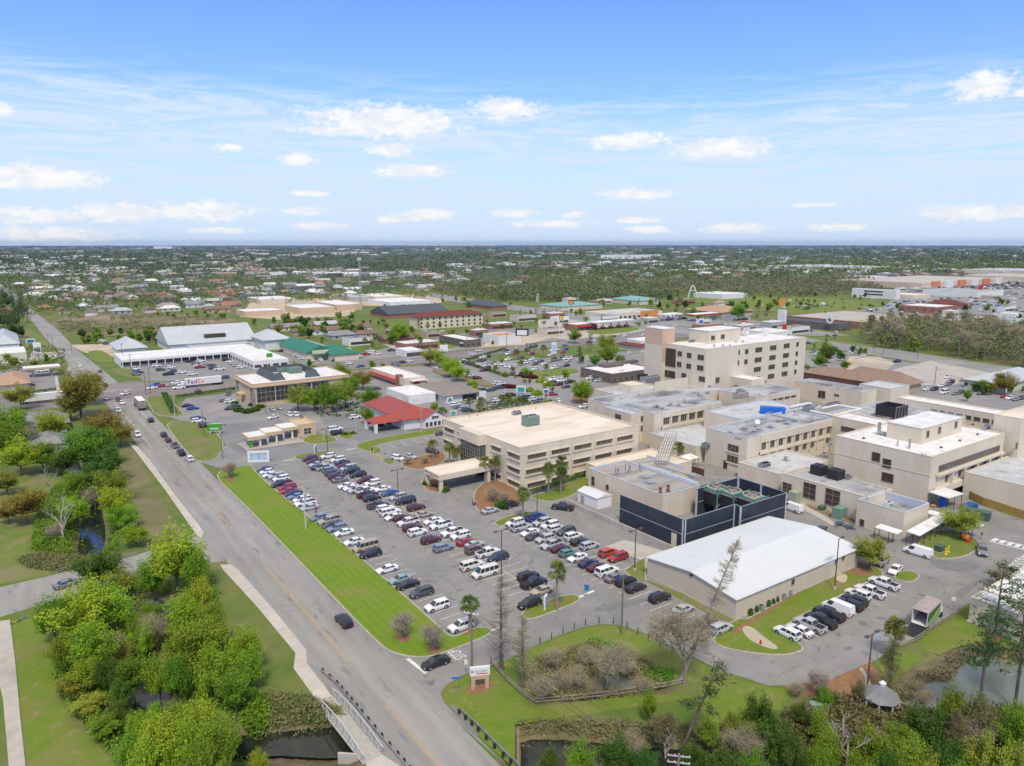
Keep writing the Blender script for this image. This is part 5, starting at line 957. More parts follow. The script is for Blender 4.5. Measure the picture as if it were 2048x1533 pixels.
# gas stations and shops
def station(px, label, w, d, mtop, h=5.2, n=5):
    p = G(*px,0); r_ = root('gas_station_canopy',(p.x,p.y,0),label,'gas station canopy'); mb = MB(); mb.box(-w/2,w/2,-d/2,d/2,h,h+.9); build(mb,'canopy',mtop,r_); mb = MB(); mb.box(-w/2+.1,w/2-.1,-d/2+.1,d/2-.1,h+.905,h+1); build(mb,'canopy_roof',M_rwhite,r_)
    for i in range(n):
        x = -w/2+w*(i+.5)/n; mb = MB(); mb.box(x-.3,x+.3,-.3,.3,0,h-.005); build(mb,'column',M_brick if n==5 else M_wwht,r_); mb = MB(); mb.box(x-.5,x+.5,-2.4,-1.4,.1,1.9); mb.box(x-.5,x+.5,1.4,2.4,.1,1.9); build(mb,'fuel_pump',M_red if n==5 else M_metal,r_)
    r_.rotation_euler.z = 0
station((1222,657),'grey gas station canopy on brick columns near the crossroads',42,11,M_parap); station((1405,641),'red and white gas station canopy before the tan hip roof',32,11,M_red,n=4); station((85,752),'tan gas station canopy at left edge',16,9,mat('canopy_tan',(.5,.36,.27)),4,2); station((1340,641),'blue striped gas station canopy behind the tower',22,10,M_wwht,5,4)
b = simple('red_store','store with red awning and brick corner towers at the gas station',5,(1160,652),(1128,646),(1182,645),M_brick,M_rwhite,.4,[('S',5,3,2,1.6,1)]); part(b,'awning',M_red,(b.x0+2,b.x1-4,b.y0-1.5,b.y0-.01,3,4))
hip('shop','long shop with teal metal roof',4.5,7.5,(1120,617),(1099,608),(1187,607),M_beige,M_teal); hip('shop','distant teal roofed shop beyond the crossroads',4.5,8,(1260,604),(1241,596),(1320,599),M_beige,M_teal)
b = simple('shop_row','tan and orange shop row beyond the crossroads',5.5,(1200,630),(1188,622),(1325,621),M_beige,M_rgrey2,.4,[('S',12,3,2,1.8,1)]); part(b,'orange_front',mat('paint_orange',(.62,.27,.08)),(b.x0+38,b.x0+60,b.y0-1,b.y0-.01,0,6.5))
b = hip('pavilion','tan hip roofed pavilion with white cupola',4.5,9.5,(1420,630) if False else (1425,628),(1394,617),(1500,620),M_beige2,M_shtan,over=1.5); part(b,'cupola',M_wwht,((b.x0+b.x1)/2-4,(b.x0+b.x1)/2+4,(b.y0+b.y1)/2-3,(b.y0+b.y1)/2+3,8.6,11.5)); mb = MB(); cx_,cy_ = (b.x0+b.x1)/2,(b.y0+b.y1)/2; mb.add([(cx_-5,cy_-4,11.5),(cx_+5,cy_-4,11.5),(cx_+5,cy_+4,11.5),(cx_-5,cy_+4,11.5),(cx_,cy_,13.5)],[(0,1,4),(1,2,4),(2,3,4),(3,0,4),(3,2,1,0)]); wbuild(mb,'cupola_roof',M_shtan,b.root)
p = G(1385,596); ar = root('garden_arch',(p.x,p.y,0),'tall white pointed arch monument in the cemetery field','arch'); mb = MB(); pts = []
for i in range(13):
    t = i/12; x = -5.5+11*t; z = 15*(1-abs(2*t-1)**1.9); pts.append((x,0,z))
rot = lambda v:(v[0]*math.cos(-YAW)-0, v[0]*math.sin(-YAW), v[2])
for a_,c_ in zip(pts[:-1],pts[1:]): mb.beam((a_[0]*.82,a_[0]*-.57,a_[2]),(c_[0]*.82,c_[0]*-.57,c_[2]),1.1)
mb.beam((-2.6*.82,2.6*.57,9),(2.6*.82,-2.6*.57,9),.8); build(mb,'arch_frame',M_wwht,ar)
b = simple('funeral_home','white and brick chapel hall with dark hip roof',6,(1448,594) if False else (1440,592),(1411,584),(1476,585),M_wwht,M_rwhite,.3); hip('chapel','brick chapel with broad charcoal roof beside the cemetery',4.5,9,(1470,583),(1452,578),(1515,580),M_brick,M_shdk)
# roadside diner with round sign and white tower
b = simple('diner','dark roadside diner with tall white entrance tower and round wall sign',5.5,(1660,652) if False else (1650,654),(1590,634),(1695,645),M_dkw,M_shdk,.3); tw = onx((1594,640),b.x0-1); part(b,'tower',M_wwht,(b.x0-3.5,b.x0-.02,b.y1-9,b.y1-3,0,13))
rp = onx((1660,643),b.x0-2.2); mb = MB(); mb.tube((b.x0-2.2,rp.y,rp.z+1),(b.x0-2.6,rp.y,rp.z+1),2.9,n=24); wbuild(mb,'round_sign',M_wwht,b.root); mb = MB()
mb.ell((b.x0-2.62,rp.y,rp.z+.9),.06,1.2,.8,10,6); mb.ell((b.x0-2.62,rp.y+.9,rp.z+1.9),.06,.5,.8,8,6); mb.box(b.x0-2.66,b.x0-2.6,rp.y-.9,rp.y-.65,rp.z-.7,rp.z+.8); mb.box(b.x0-2.66,b.x0-2.6,rp.y+.4,rp.y+.65,rp.z-.7,rp.z+.8); wbuild(mb,'sign_emblem',M_dark,b.root)
b = simple('white_diner','small white roofed diner with curved front beyond the tower',5,(1540,672) if False else (1535,668),(1505,658),(1575,660),M_wwht,M_rwhite,.4,[('S',4,3,1.6,1.6,1)])
b = simple('office_block','white three-storey office with dark window bands',11,(1780,586) if False else (1778,584),(1733,575),(1787,580),M_wwht,M_rwhite,.4,[('W',1,24,1.8,8.2,8),('W',1,24,1.8,4.6,8)]); 
simple('brick_office','brick office with white roof line in front of the shopping mall',7,(1840,622) if False else (1838,618),(1830,607),(1918,611),M_brick,M_rwhite,.5,[('S',8,2,2,4,1),('W',5,2,2,4,1)])
hip('brown_roof_house','building with rust brown hip roof right of the brick office',4,8,(1900,612),(1875,604),(1935,608),M_brick,M_maroon)
simple('brick_plaza','long low brick shopping plaza with pale roof behind the diner',5.5,(1700,650),(1610,628),(1838,632),M_brick,M_conc,.4)
for (F_,L_,R_,lab,h_,rm,wm_) in (((1790,572),(1742,556),(1990,556),'long pale shopping mall with orange fronts',9,mat('roof_beige',(.50,.46,.39),(.42,.39,.34),.04,.9,coord='World'),mat('stucco_peach',(.66,.50,.38),(.6,.46,.36),.05,.9,coord='World')),((2010,556),(1960,549),(2150,551),'shopping mall block with pale roof at the right edge',9,MATS['roof_beige'],M_beige),((1900,585),(1868,578),(2040,582),'grey roofed superstore beyond the brick office',7,M_rgrey,M_wwht),((1800,592),(1788,586),(1870,589),'low tan shop row beyond the white office',5,M_rcream,M_beige),((1640,537),(1600,530),(1790,533),'very long grey roofed warehouse near the woods',9,M_metalr,M_beige),((2000,542),(1940,538),(2160,540),'distant grey roofed superstore at right horizon woods',9,M_metalr,M_beige),((1700,556),(1690,550),(1780,553),'white shop block left of the mall',6,M_rwhite,M_ws)):
    b = simple('shopping_block',lab,h_,F_,L_,R_,wm_,rm,.4)
    if 'orange' in lab: 
        for k in range(6): x = b.x0+(b.x1-b.x0)*(.1+.15*k); part(b,'shop_front',mat('paint_coral',(.62,.22,.12)) if k%2==0 else M_wwht,(x,x+22,b.y0-3,b.y0-.01,0,10.5))
# brown hip roof offices right of tower
BR = hip('office','long low office with brown shingle hip roof behind the hospital',3.6,8.2,(1800,782) if False else (1797,776),(1697,747),(1838,764),mat('wall_olive',(.45,.40,.22)),M_shb,over=1.2)
BR2 = hip('office','low brick office wing with brown shingle roof and dark porch',3.4,6.6,(1710,768) if False else (1712,766),(1625,741),(1755,757),M_brick,M_shb,over=1.4)
b = hip('office','pale green office with light grey metal roof at right edge',4,7.6,(1985,778) if False else (1998,772),(1942,756),(2090,750),mat('wall_sage',(.50,.52,.38)),M_metalr,over=1.0)
for i in range(4): window(b,'W',(b.y0+4+6*i,1.7),1.6,1.6,1,1,gm=M_brn)
# left side
b = hip('gas_station_shop','tan walled gas station shop with terracotta hip roof',4,7,(45,768) if False else (30,772),(-30,756),(55,762),M_beige,M_shtan,over=1.2) 
simple('metal_shed','pale green metal shed with white roof at the left edge',4.2,(30,708),(-60,700),(52,703),mat('wall_pale_green',(.52,.55,.42)),M_rwhite,.1)
hip('chapel','white chapel with pale gabled roof at the left edge',4,9,(10,690),(-40,672),(38,686),M_ws,M_metalr)
NL = hip('restaurant','low restaurant with blue-grey shingle hip roof behind the olive trees',3.6,6.4,(40,850) if False else (10,862),(-30,838),(130,840),M_conc,M_shing,over=1.4)
hip('restaurant_annex','grey shingle pyramid roof half hidden by bright green trees',3,5.6,None,None,None,M_conc,M_shing,box=(G(60,905).x,G(110,905).x+4,G(80,910).y,G(80,890).y))
# right bottom beige building
RBb = G(1944,1190,4.5); b = building('service_building','beige service building with white roof behind the tall pines',4.6,None,None,None,M_beige,M_rwhite,.15,box=(G(1942,1195,4.6).x,G(1942,1195,4.6).x+22,G(2048,1225,4.6).y-12,G(1942,1195,4.6).y),ptop=M_beige); part(b,'base_course',M_kerb,(b.x0-.5,b.x1+.1,b.y0-.1,b.y1+.1,0,.3))
for i in range(3): part(b,'wall_vent',M_dark,(b.x0-.1,b.x0-.004,b.y1-6-6*i,b.y1-5.2-6*i,.6,.9))

q0, q1 = G(1350,935), G(1408,953); o = root('timber_fence',(q0.x,q0.y,0),'dark brown timber fence between the palm and the window wing','fence'); mb = MB(); d_ = q1-q0; mb.beam((0,0,1),(d_.x,d_.y,1),.08,2); build(mb,'panel',mat('fence_brown',(.10,.055,.035),(.14,.08,.05),1,.9),o)
p = G(1372,915,3); o = root('awning',(p.x,p.y,0),'white awning beside the palm behind the utility building','awning'); mb = MB(); mb.add([(-4,-1.6,2.7),(4,-1.6,2.7),(4,1.6,3.2),(-4,1.6,3.2),(-4,-1.6,2.6),(4,-1.6,2.6),(4,1.6,3.1),(-4,1.6,3.1)],[(0,1,2,3),(7,6,5,4),(0,4,5,1),(1,5,6,2),(2,6,7,3),(3,7,4,0)]); build(mb,'roof',M_rwhite,o); mb = MB(); [mb.box(x-.05,x+.05,-1.55,-1.45,0,2.6) for x in (-3.8,0,3.8)]; build(mb,'post',M_dark,o)
# ---------------------------------------------------------------- vehicles (nose along +x of the object, origin on the ground at the centre)
PAINT = {k: mat('paint_'+k.replace(' ','_')+'_car', v, rough=.35, spec=.5, coat=.5) for k, v in {
 'white': (.78,.78,.77), 'off-white': (.70,.67,.60), 'silver': (.46,.47,.48), 'grey': (.20,.21,.22), 'dark grey': (.075,.08,.09), 'black': (.018,.018,.022), 'maroon': (.09,.018,.022), 'red': (.38,.02,.03), 'orange': (.50,.07,.02),
 'blue': (.035,.11,.26), 'dark blue': (.02,.04,.12), 'bright blue': (.01,.07,.32), 'blue-grey': (.20,.26,.31), 'pale teal': (.27,.38,.38), 'teal': (.09,.25,.24), 'tan': (.42,.36,.27), 'brown': (.15,.10,.08), 'dark teal': (.04,.08,.10)}.items()}
M_cg = mat('car_glass', (.02,.027,.03), (.05,.065,.065), .5, .04, spec=.9); M_tyre = mat('tyre', (.018,.018,.018), rough=.9); M_rim = mat('wheel_rim', (.42,.42,.43), rough=.35, metal=.6); M_lens = mat('headlight_lens', (.75,.76,.74), rough=.1); M_tl = mat('tail_light_red', (.35,.01,.01), rough=.2); M_trim = mat('car_trim', (.025,.025,.027), rough=.7)
M_bed = mat('truck_bed', (.03,.03,.032), rough=.9)
SPEC = { # L, halfwidth, body stations (x, ztop, wscale), greenhouse: base x0,x1 roof x0,x1, zbelt, zroof, wheel r, wheel x
 'sedan': (4.75,.90,[(-2.37,.62,.80),(-2.25,.95,.92),(-1.55,1.02,1),(-.2,.97,1),(1.0,.96,1),(2.0,.80,.95),(2.3,.66,.84),(2.37,.5,.76)],(-1.75,1.15,-1.0,.28),.94,1.42,.33,1.40),
 'hatchback': (4.3,.88,[(-2.15,.72,.84),(-2.05,1.0,.94),(-1.2,1.02,1),(.9,1.0,1),(1.75,.86,.95),(2.08,.7,.84),(2.15,.5,.78)],(-2.05,1.1,-1.45,.25),.97,1.50,.33,1.30),
 'SUV': (4.75,.94,[(-2.37,.78,.88),(-2.28,1.1,.95),(-1.2,1.12,1),(.9,1.1,1),(1.9,1.0,.96),(2.28,.85,.88),(2.37,.6,.82)],(-2.28,1.2,-1.95,.35),1.08,1.70,.38,1.42),
 'large SUV': (5.4,1.0,[(-2.7,.85,.92),(-2.64,1.15,.97),(-1.2,1.18,1),(1.2,1.16,1),(2.2,1.08,.97),(2.6,.95,.9),(2.7,.65,.85)],(-2.62,1.35,-2.4,.65),1.14,1.88,.40,1.65),
 'pickup': (5.7,.99,[(-2.85,.85,.95),(-2.82,1.12,.98),(-1.1,1.12,1),(1.2,1.14,1),(2.35,1.06,.97),(2.75,.92,.9),(2.85,.6,.84)],(-1.05,1.45,-.75,.75),1.13,1.84,.41,1.78),
 'van': (5.7,1.0,[(-2.85,.85,.96),(-2.82,1.1,.98),(0,1.15,1),(1.7,1.15,1),(2.45,1.02,.95),(2.8,.85,.88),(2.85,.6,.84)],(-2.80,1.95,-2.70,1.25),1.13,2.15,.38,1.75),
 'minivan': (5.0,.97,[(-2.5,.8,.9),(-2.42,1.08,.96),(0,1.1,1),(1.4,1.06,1),(2.2,.86,.93),(2.45,.7,.86),(2.5,.5,.8)],(-2.40,1.65,-2.1,.6),1.05,1.75,.36,1.5)}
SPEC['cargo van'] = SPEC['van']
CARM = {}
def car_meshes(kind):
    if kind in CARM: return CARM[kind]
    L_, hw, st, (b0,b1,r0,r1), zb, zr, wr, wx = SPEC[kind]; bm = MB(); n = len(st); sec = []
    for (x, zt, ws) in st:
        w = hw*ws; sec.append([(x,-w*.90,.24),(x,-w,.48),(x,-w*.985,zt-.20),(x,-w*.90,zt-.03),(x,-w*.6,zt),(x,w*.6,zt),(x,w*.90,zt-.03),(x,w*.985,zt-.20),(x,w,.48),(x,w*.90,.24)])
    vs = [p for s_ in sec for p in s_]; K = 10; fs = []
    for i in range(n-1):
        for k in range(K): a = i*K+k; b = i*K+(k+1)%K; fs.append((a, a+K, b+K, b))
    fs += [tuple(range(K)), tuple(reversed(range((n-1)*K, n*K)))]
    bm.add(vs, fs)
    rw = hw*.74; bw = hw*.93; z0 = zb-.06
    g = [(b0,-bw,z0),(b1,-bw,z0),(b1,bw,z0),(b0,bw,z0),(r0,-rw,zr-.05),(r1,-rw,zr-.05),(r1,rw,zr-.05),(r0,rw,zr-.05),(r0+.18,-rw*.86,zr),(r1-.22,-rw*.86,zr),(r1-.22,rw*.86,zr),(r0+.18,rw*.86,zr)]
    bm.add(g, [(0,1,5,4),(1,2,6,5),(2,3,7,6),(3,0,4,7),(4,5,9,8),(5,6,10,9),(6,7,11,10),(7,4,8,11),(8,9,10,11)])
    if kind == 'pickup': bm.add([(-2.78,-.93,1.125),(-1.12,-.93,1.125),(-1.12,.93,1.125),(-2.78,.93,1.125),(-2.78,-.93,1.2),(-1.12,-.93,1.2),(-1.12,.93,1.2),(-2.78,.93,1.2),(-2.7,-.80,1.125),(-1.12,-.80,1.125),(-1.12,.8,1.125),(-2.7,.8,1.125),(-2.7,-.80,1.2),(-1.12,-.80,1.2),(-1.12,.8,1.2),(-2.7,.8,1.2)],[(0,1,5,4),(3,7,6,2),(0,4,7,3),(4,5,13,12),(7,15,14,6),(4,12,15,7),(8,12,13,9),(11,10,14,15),(8,11,15,12)])
    parts = {'body': bm}
    def quad(A,B,C,D,i,o,m_):   # inset panel proud of a greenhouse face
        P = [Vector(v) for v in (A,B,C,D)]; c = sum(P,Vector())/4; nn = (P[1]-P[0]).cross(P[3]-P[0]).normalized()*o; q = []
        for v in P: d = (c-v); q.append(v+d*i+nn)
        m_.add(q,[(0,1,2,3)])
    G_ = [Vector(v) for v in g]; glass = {'windscreen': MB(), 'rear_window': MB(), 'side_window': MB(), 'side_window2': MB()}
    quad(G_[1],G_[2],G_[6],G_[5],.10,.012,glass['windscreen']); 
    if kind != 'cargo van': quad(G_[3],G_[0],G_[4],G_[7],.13,.012,glass['rear_window'])
    for (a,b_,c,d,key) in ((0,1,5,4,'side_window'),(2,3,7,6,'side_window2')):
        A,B,C,D = G_[a],G_[b_],G_[c],G_[d]
        if key == 'side_window2': A,B,C,D = B,A,D,C
        nseg = {'sedan':2,'hatchback':2,'SUV':3,'large SUV':3,'pickup':2,'van':4,'cargo van':4,'minivan':3}[kind]
        for s_ in range(nseg):
            if kind == 'cargo van' and s_ < 3: continue
            t0, t1 = (s_+.05)/nseg, (s_+.93)/nseg; lo, hi = .14, .88
            f_ = lambda t,h: (A.lerp(B,t)).lerp(D.lerp(C,t),h)
            q = [f_(t0,lo),f_(t1,lo),f_(t1,hi),f_(t0,hi)]; nn = (q[1]-q[0]).cross(q[3]-q[0]).normalized()*.012*(1 if key=='side_window' else -1); q = [v+nn for v in q]
            glass[key].add(q if key=='side_window' else q[::-1],[(0,1,2,3)])
    parts.update(glass)
    ws_ = []
    for sx in (-wx,wx):
        for sy in (-1,1):
            w_ = MB(); y = sy*(hw-.10); w_.tube((0,-.11*1,0),(0,.11,0),wr,n=14,m=0); w_.tube((0,sy*.112,0),(0,sy*.118,0),wr*.62,n=10,m=1)
            ws_.append((w_,(sx,sy*(hw-.095),wr)))
            bm.tube((sx,sy*(hw-.06),wr+.02),(sx,sy*(hw+.004),wr+.02),wr*1.14,n=14,m=1)
    hl = MB(); xf = L_/2; 
    hz = st[-2][1]-.13; hwf = hw*st[-2][2]
    hl.box(xf-.20,xf-.03,-.22,.22,hz-.09,hz+.07); tl = MB(); tz = (st[1][1]-.22); tl.box(-xf-.005,-xf+.14,-.13,.13,tz-.13,tz+.13)
    sh_ = dict(body=bm.mesh('body',[PAINT['white'],M_trim],True,38))
    tr = MB(); tr.box(xf-.06,xf+.02,-hw*.6,hw*.6,.32,hz-.12); tr.box(-xf-.02,-xf+.05,-hw*.75,hw*.75,.30,.48); tr.box(-xf-.03,-xf-.021,-.26,.26,.62,.76)
    sh_['trim'] = tr.mesh('bumper_trim',[M_trim])
    for k in glass: sh_[k] = glass[k].mesh(k.replace('2',''),[M_cg]) if glass[k].v else None
    wm_ = [ws_[0][0].mesh('wheel',[M_tyre,M_rim],True), ws_[1][0].mesh('wheel',[M_tyre,M_rim],True)]
    info = dict(sh=sh_, wm=wm_, wp=[w[1] for w in ws_], hl=hl.mesh('headlight',[M_lens]), tl=tl.mesh('tail_light',[M_tl]), hy=hwf-.24, ty=hw*.86, kind=kind)
    if kind == 'pickup': t = MB(); t.add([(-2.7,-.79,1.135),(-1.12,-.79,1.135),(-1.12,.79,1.135),(-2.7,.79,1.135)],[(0,1,2,3)]); info['bed'] = t.mesh('bed',[M_bed])
    # merged version for small cars
    lo = MB(); lo.add(bm.v,[f for f,mm in zip(bm.f,bm.m) if mm==0],0)
    for k in glass: lo.add(glass[k].v, glass[k].f, 1)
    for w_,p in ws_: lo.add([(a+p[0],b+p[1],c+p[2]) for a,b,c in w_.v], w_.f, 2)
    lo.add([(a,b+hwf-.24,c) for a,b,c in hl.v],hl.f,3); lo.add([(a,b-hwf+.24,c) for a,b,c in hl.v],hl.f,3); lo.add([(a,b+hw*.86,c) for a,b,c in tl.v],tl.f,4); lo.add([(a,b-hw*.86,c) for a,b,c in tl.v],tl.f,4)
    if kind == 'pickup': lo.add([(-2.7,-.79,1.135),(-1.12,-.79,1.135),(-1.12,.79,1.135),(-2.7,.79,1.135)],[(0,1,2,3)],2)
    info['lo'] = lo.mesh('car',[PAINT['white'],M_cg,M_tyre,M_lens,M_tl],True,38)
    CARM[kind] = info; return info
NM = {'sedan':'sedan','hatchback':'hatchback_car','SUV':'suv','large SUV':'large_suv','pickup':'pickup_truck','van':'passenger_van','cargo van':'cargo_van','minivan':'minivan'}
def setpaint(o, col): s_ = o.material_slots[0]; s_.link = 'OBJECT'; s_.material = PAINT[col]
def car(kind, col, p, head, place, group, full=True, extra=''):
    M_ = car_meshes(kind); nm = NM[kind]; loc = (p.x, p.y, .03)
    desc = (col+' '+(extra+' ' if extra else '')+kind); cat = 'van' if 'van' in kind else ('pickup truck' if kind=='pickup' else 'car')
    if not full:
        o = link(M_['lo'], nm, None, loc, R(head)); setpaint(o,col); reg(o, desc, place, cat, group); return o
    r_ = bpy.data.objects.new(nm, None); COL.objects.link(r_); r_.location = loc; r_.rotation_euler.z = R(head)
    o = link(M_['sh']['body'],'body',r_); setpaint(o,col); link(M_['sh']['trim'],'bumper_trim',r_)
    for k in ('windscreen','rear_window','side_window','side_window2'):
        if M_['sh'][k]: link(M_['sh'][k],k.replace('2',''),r_)
    for i,wp in enumerate(M_['wp']): link(M_['wm'][i%2],'wheel',r_,wp)
    for s_ in (-1,1): link(M_['hl'],'headlight',r_,(0,s_*M_['hy'],0)); link(M_['tl'],'tail_light',r_,(0,s_*M_['ty'],0))
    if 'bed' in M_: link(M_['bed'],'bed',r_)
    reg(r_, desc, place, cat, group); return r_
KS = {'s':'sedan','h':'hatchback','u':'SUV','l':'large SUV','p':'pickup','v':'van','c':'cargo van','m':'minivan'}
CS = {'w':'white','o':'off-white','s':'silver','g':'grey','d':'dark grey','b':'black','m':'maroon','r':'red','O':'orange','B':'blue','D':'dark blue','X':'bright blue','y':'blue-grey','t':'pale teal','T':'teal','n':'tan','N':'brown','k':'dark teal'}
CARS = []
def cars(spec, place, group, full, sc=(0,0,1)):
    for tok in spec.split():
        k, xy = tok.split(':'); x, y, *h = xy.split(','); x = sc[0]+float(x)/sc[2]; y = sc[1]+float(y)/sc[2]
        CARS.append((KS[k[0]], CS[k[1]], x, y, float(h[0]) if h else None, place, group, full))
def flush(dh, zoff=.75):
    global CARS
    for (k,c,x,y,h,pl,gr,fu) in CARS:
        q = G(x,y,zoff); car(k,c,Vector((q.x,q.y,0)),dh if h is None else h,pl,gr,fu)
    CARS = []
cars('sk:531,938 hw:534,943 sw:541,949 us:553,952 uw:562,957 pb:564,968 ur:575,974 sr:577,981 sD:587,986 sy:593,992 uw:604,999 pw:611,1006 ss:619,1014 hy:638,1035 pn:659,1041 sd:664,1049 uy:674,1056 sw:688,1064 sw:708,1082 vn:731,1094 ub:741,1107 sw:774,1137 st:800,1157 sb:815,1168 ud:843,1184 uw:874,1211 uw:922,1251', 'in the row along the long lawn', 'cars in the row along the long lawn', True); flush(180)
cars('um:620,917 sm:628,922 ss:633,928 sD:637.5,934,0 ps:650,935,0 uy:661,940,0 ud:666,946,0 um:673,953,0 sg:680,959,0 sw:692,971 sw:703,975 us:713,980 pw:731,981,0 pm:735,989,0 ub:744,996,0 pd:756,1010,0 uw:771,1017,0 lw:780,1024,0 sw:788,1033 sm:805,1035,0 po:817,1044 um:825,1055,0 uw:835,1064,0 um:862,1079,0 uy:887,1095,0 lo:944,1130,0 vo:970,1145', 'in the left row of the central car block', 'cars in the central block of the car park', True); flush(180)
cars('uw:656,912 uw:676,919 sb:684,925 sm:690,930 ms:697,935.5 mb:703,942 ub:716,949 um:731,960 uw:745,966 sw:765,977 sB:780,985 us:796,994 lb:811,1002 um:832,1014,0 sn:847,1028,0 sw:866,1041 pw:882,1050 pw:905,1064 uw:921,1071 sr:933,1083,0 ss:950,1088,0 uN:951,1099,0 pw:976,1105,0 uD:996,1114 ub:1057,1152,0 pb:1068,1165,0 sn:1084,1180 ub:1059,1206', 'in the right row of the central car block', 'cars in the central block of the car park', True); flush(180)
cars('uw:1030,1045 ls:1042,1054,0 sw:1060,1064 sd:1070,1072,0 us:1090,1077 ps:1104,1089 sm:1121,1096,0 hT:1136,1105,0 sw:1155,1114 sD:1177,1125,0 sm:1194,1133,0 lw:1214,1142,0 sg:1230,1154,0 ub:1252,1162,0 sb:1272,1174,0 ub:1320,1194,0 ss:1367,1217,0 us:1442,1256,0 uN:1413,1244,0', 'in the long row ending at the white roofed building', 'cars in the right block of the car park', True); flush(180)
cars('pX:1071,1034,0 us:1084,1044 uw:1100,1050 uo:1112,1057,0 ud:1132,1062 uw:1147,1072,0 sb:1160,1082,0 us:1179,1091,0 uO:1217,1105,0 ur:1236,1114', 'in the short row facing the low concrete wall', 'cars in the right block of the car park', True); flush(180)
cars('ss:980,1020,0 ub:1024,1008,0 pb:1125,1014,125', 'by the bare tree bed in front of the medical office', 'cars by the medical office entrance', True); flush(0)
cars('uw:796,916,-70 ss:820,912,-70 um:865,902,-70 sd:884,866,0', 'in the bays left of the medical office', 'cars left of the medical office', True); flush(0)
cars('ub:687,1240,90', 'driving past the long lawn', 'cars on the main road', True); cars('sb:871,1323,180', 'at the stop line of the access road', 'cars on the main road', True)
cars('uw:379,917 pb:362,905 pg:349,890 sm:336,879 ub:327,869 ub:301,840', 'in the queue on the main road', 'cars on the main road', True); flush(90)
cars('uw:275,869 uw:236,821 sw:244,805 um:237,799 uw:251,787,215 sw:212,796,270 sw:225,840', 'coming from the crossroads', 'cars on the main road', True); flush(270)
cars('sw:392,1121,180 sg:134,1166,12', 'on the side road under the green trees', 'cars on the side road', True); flush(0)
cars('uw:1575,1265 sw:1600,1259 ps:1620,1249 pb:1641,1240 pb:1658,1227 cw:1676,1216 ub:1700,1208 ub:1709,1200 uw:1716,1188 pw:1740,1182 pw:1768,1166', 'in the row below the shrubs and white roofed building', 'vehicles in the row below the white roofed building', True); flush(90)
cars('sw:1791,1138,190 un:1763,1122,190 ss:1708,1107,190 cw:1836,1104,95 pg:1965,1100,205 cw:1584,1016,85 sk:1643,1060,200', 'near the square block and its covered walkway', 'vehicles behind the white roofed building', True); flush(0)
Z = (430,720,4)
cars('ud:105,268,250 sg:75,320,0 uw:120,330,0 sd:160,365,0 sd:125,385,0 ss:460,392,90 ss:515,382,90 sw:465,455,200 uw:590,432,90 uw:640,432,90', 'in the bank office car park', 'cars by the bank office', False, Z)
cars('uw:1120,455,0 lw:960,552,0 ub:980,582,0 sd:1285,222,0 sd:965,1,0', 'between the bank and the red roofed building', 'cars by the bank office', False, Z); 
Z = (0,750,4)
cars('sm:1500,242,0 sX:1542,264,0 ub:1585,132,100 ld:1585,352,0 uw:1580,365,0 ub:1650,405,0 ud:1640,395,0', 'beside the hedge by the main road', 'cars by the bank office', False, Z)
Z = (0,480,4)
cars('uw:1250,1005 ud:1285,1037 uw:1365,1018 pb:1350,1072 ud:1398,1048 uw:1455,1057 mw:1540,1072 ub:1520,970 uw:1605,968 sg:1560,985 sw:1580,1003 pr:1600,1017 ss:1660,985 sd:1690,1000 ud:1705,1025 pw:1755,1032 um:1760,940 ub:1810,957 sw:1840,972 ss:1865,987 ss:1890,1002 uw:1930,1017 uw:1085,1030 ud:1105,1057 ug:1090,1075', 'in the strip mall car park', 'cars in the strip mall car park', False, Z); flush(0)
cars('sw:1215,1182 uB:1240,1160 sr:1290,1165 sn:1365,1160 pw:1432,1180 uw:1410,1142 sr:1515,1155 uw:1670,1132 ud:1740,1138 ud:1795,1100', 'on the cross road beside the articulated truck', 'cars on the cross road', False, Z); flush(180)
cars('uw:636,1003,270 sd:800,1048,90 uw:716,1102,270 uw:752,1148,270 um:840,1158,90 sd:225,583,90 sd:222,543,270 sw:175,535,270 sm:140,465,90', 'on the main road beyond the crossroads', 'cars on the main road', False, Z)
cars('pw:340,1045,0 ud:295,885,0 uw:290,905,0 ss:300,915,0 sr:240,1155,0 uw:205,248,0', 'among the buildings at the left edge', 'cars at the left edge', False, Z); flush(0)
cars('uw:820,808 ud:855,830', 'on the pale yard by the small hall', 'cars by the small hall', False, Z); flush(0)
cars('uw:50,832,0 sw:105,838,0', 'on the cross road behind the left restaurant', 'cars on the cross road', False); flush(0)
Z = (512,480,4)
cars('uw:330,922 lw:380,947 sw:435,965 uw:515,957,90 ud:548,950,90 pk:620,938,90 ud:740,930 uw:765,945 uw:830,930 pr:878,915 pw:915,888 pw:970,910 uw:745,987 sm:210,885 ud:120,865 uw:915,900 pd:1085,882 sw:1235,880', 'in front of the green roofed shops', 'cars by the green roofed shops', False, Z); flush(0)
cars('sB:835,1008,180 pm:1115,992,0 ud:1175,978,0 pw:1218,970,0 sw:1785,882,0 uw:1730,912,0 sd:1995,882,180', 'on the cross road before the round trees', 'cars on the cross road', False, Z); flush(0)
cars('sd:960,1187,0 pD:1250,1152,0 hm:1333,1137,0', 'by the red awning restaurant', 'cars by the fast food restaurant', False, Z)
cars('hr:1510,800 ud:1562,812 ug:1795,742 ud:1805,772 sg:1860,778 ud:1925,792 um:1830,680 ub:1880,690 sw:1430,1017,90 um:1375,1000,90', 'around the timber cafe', 'cars around the cafe', False, Z); flush(0)
cars('sw:1375,722 sw:1240,722 sw:1490,730 uw:1815,596 uw:1890,588', 'in front of the motel', 'cars around the motel', False, Z); flush(0)
Z = (900,640,6.4)
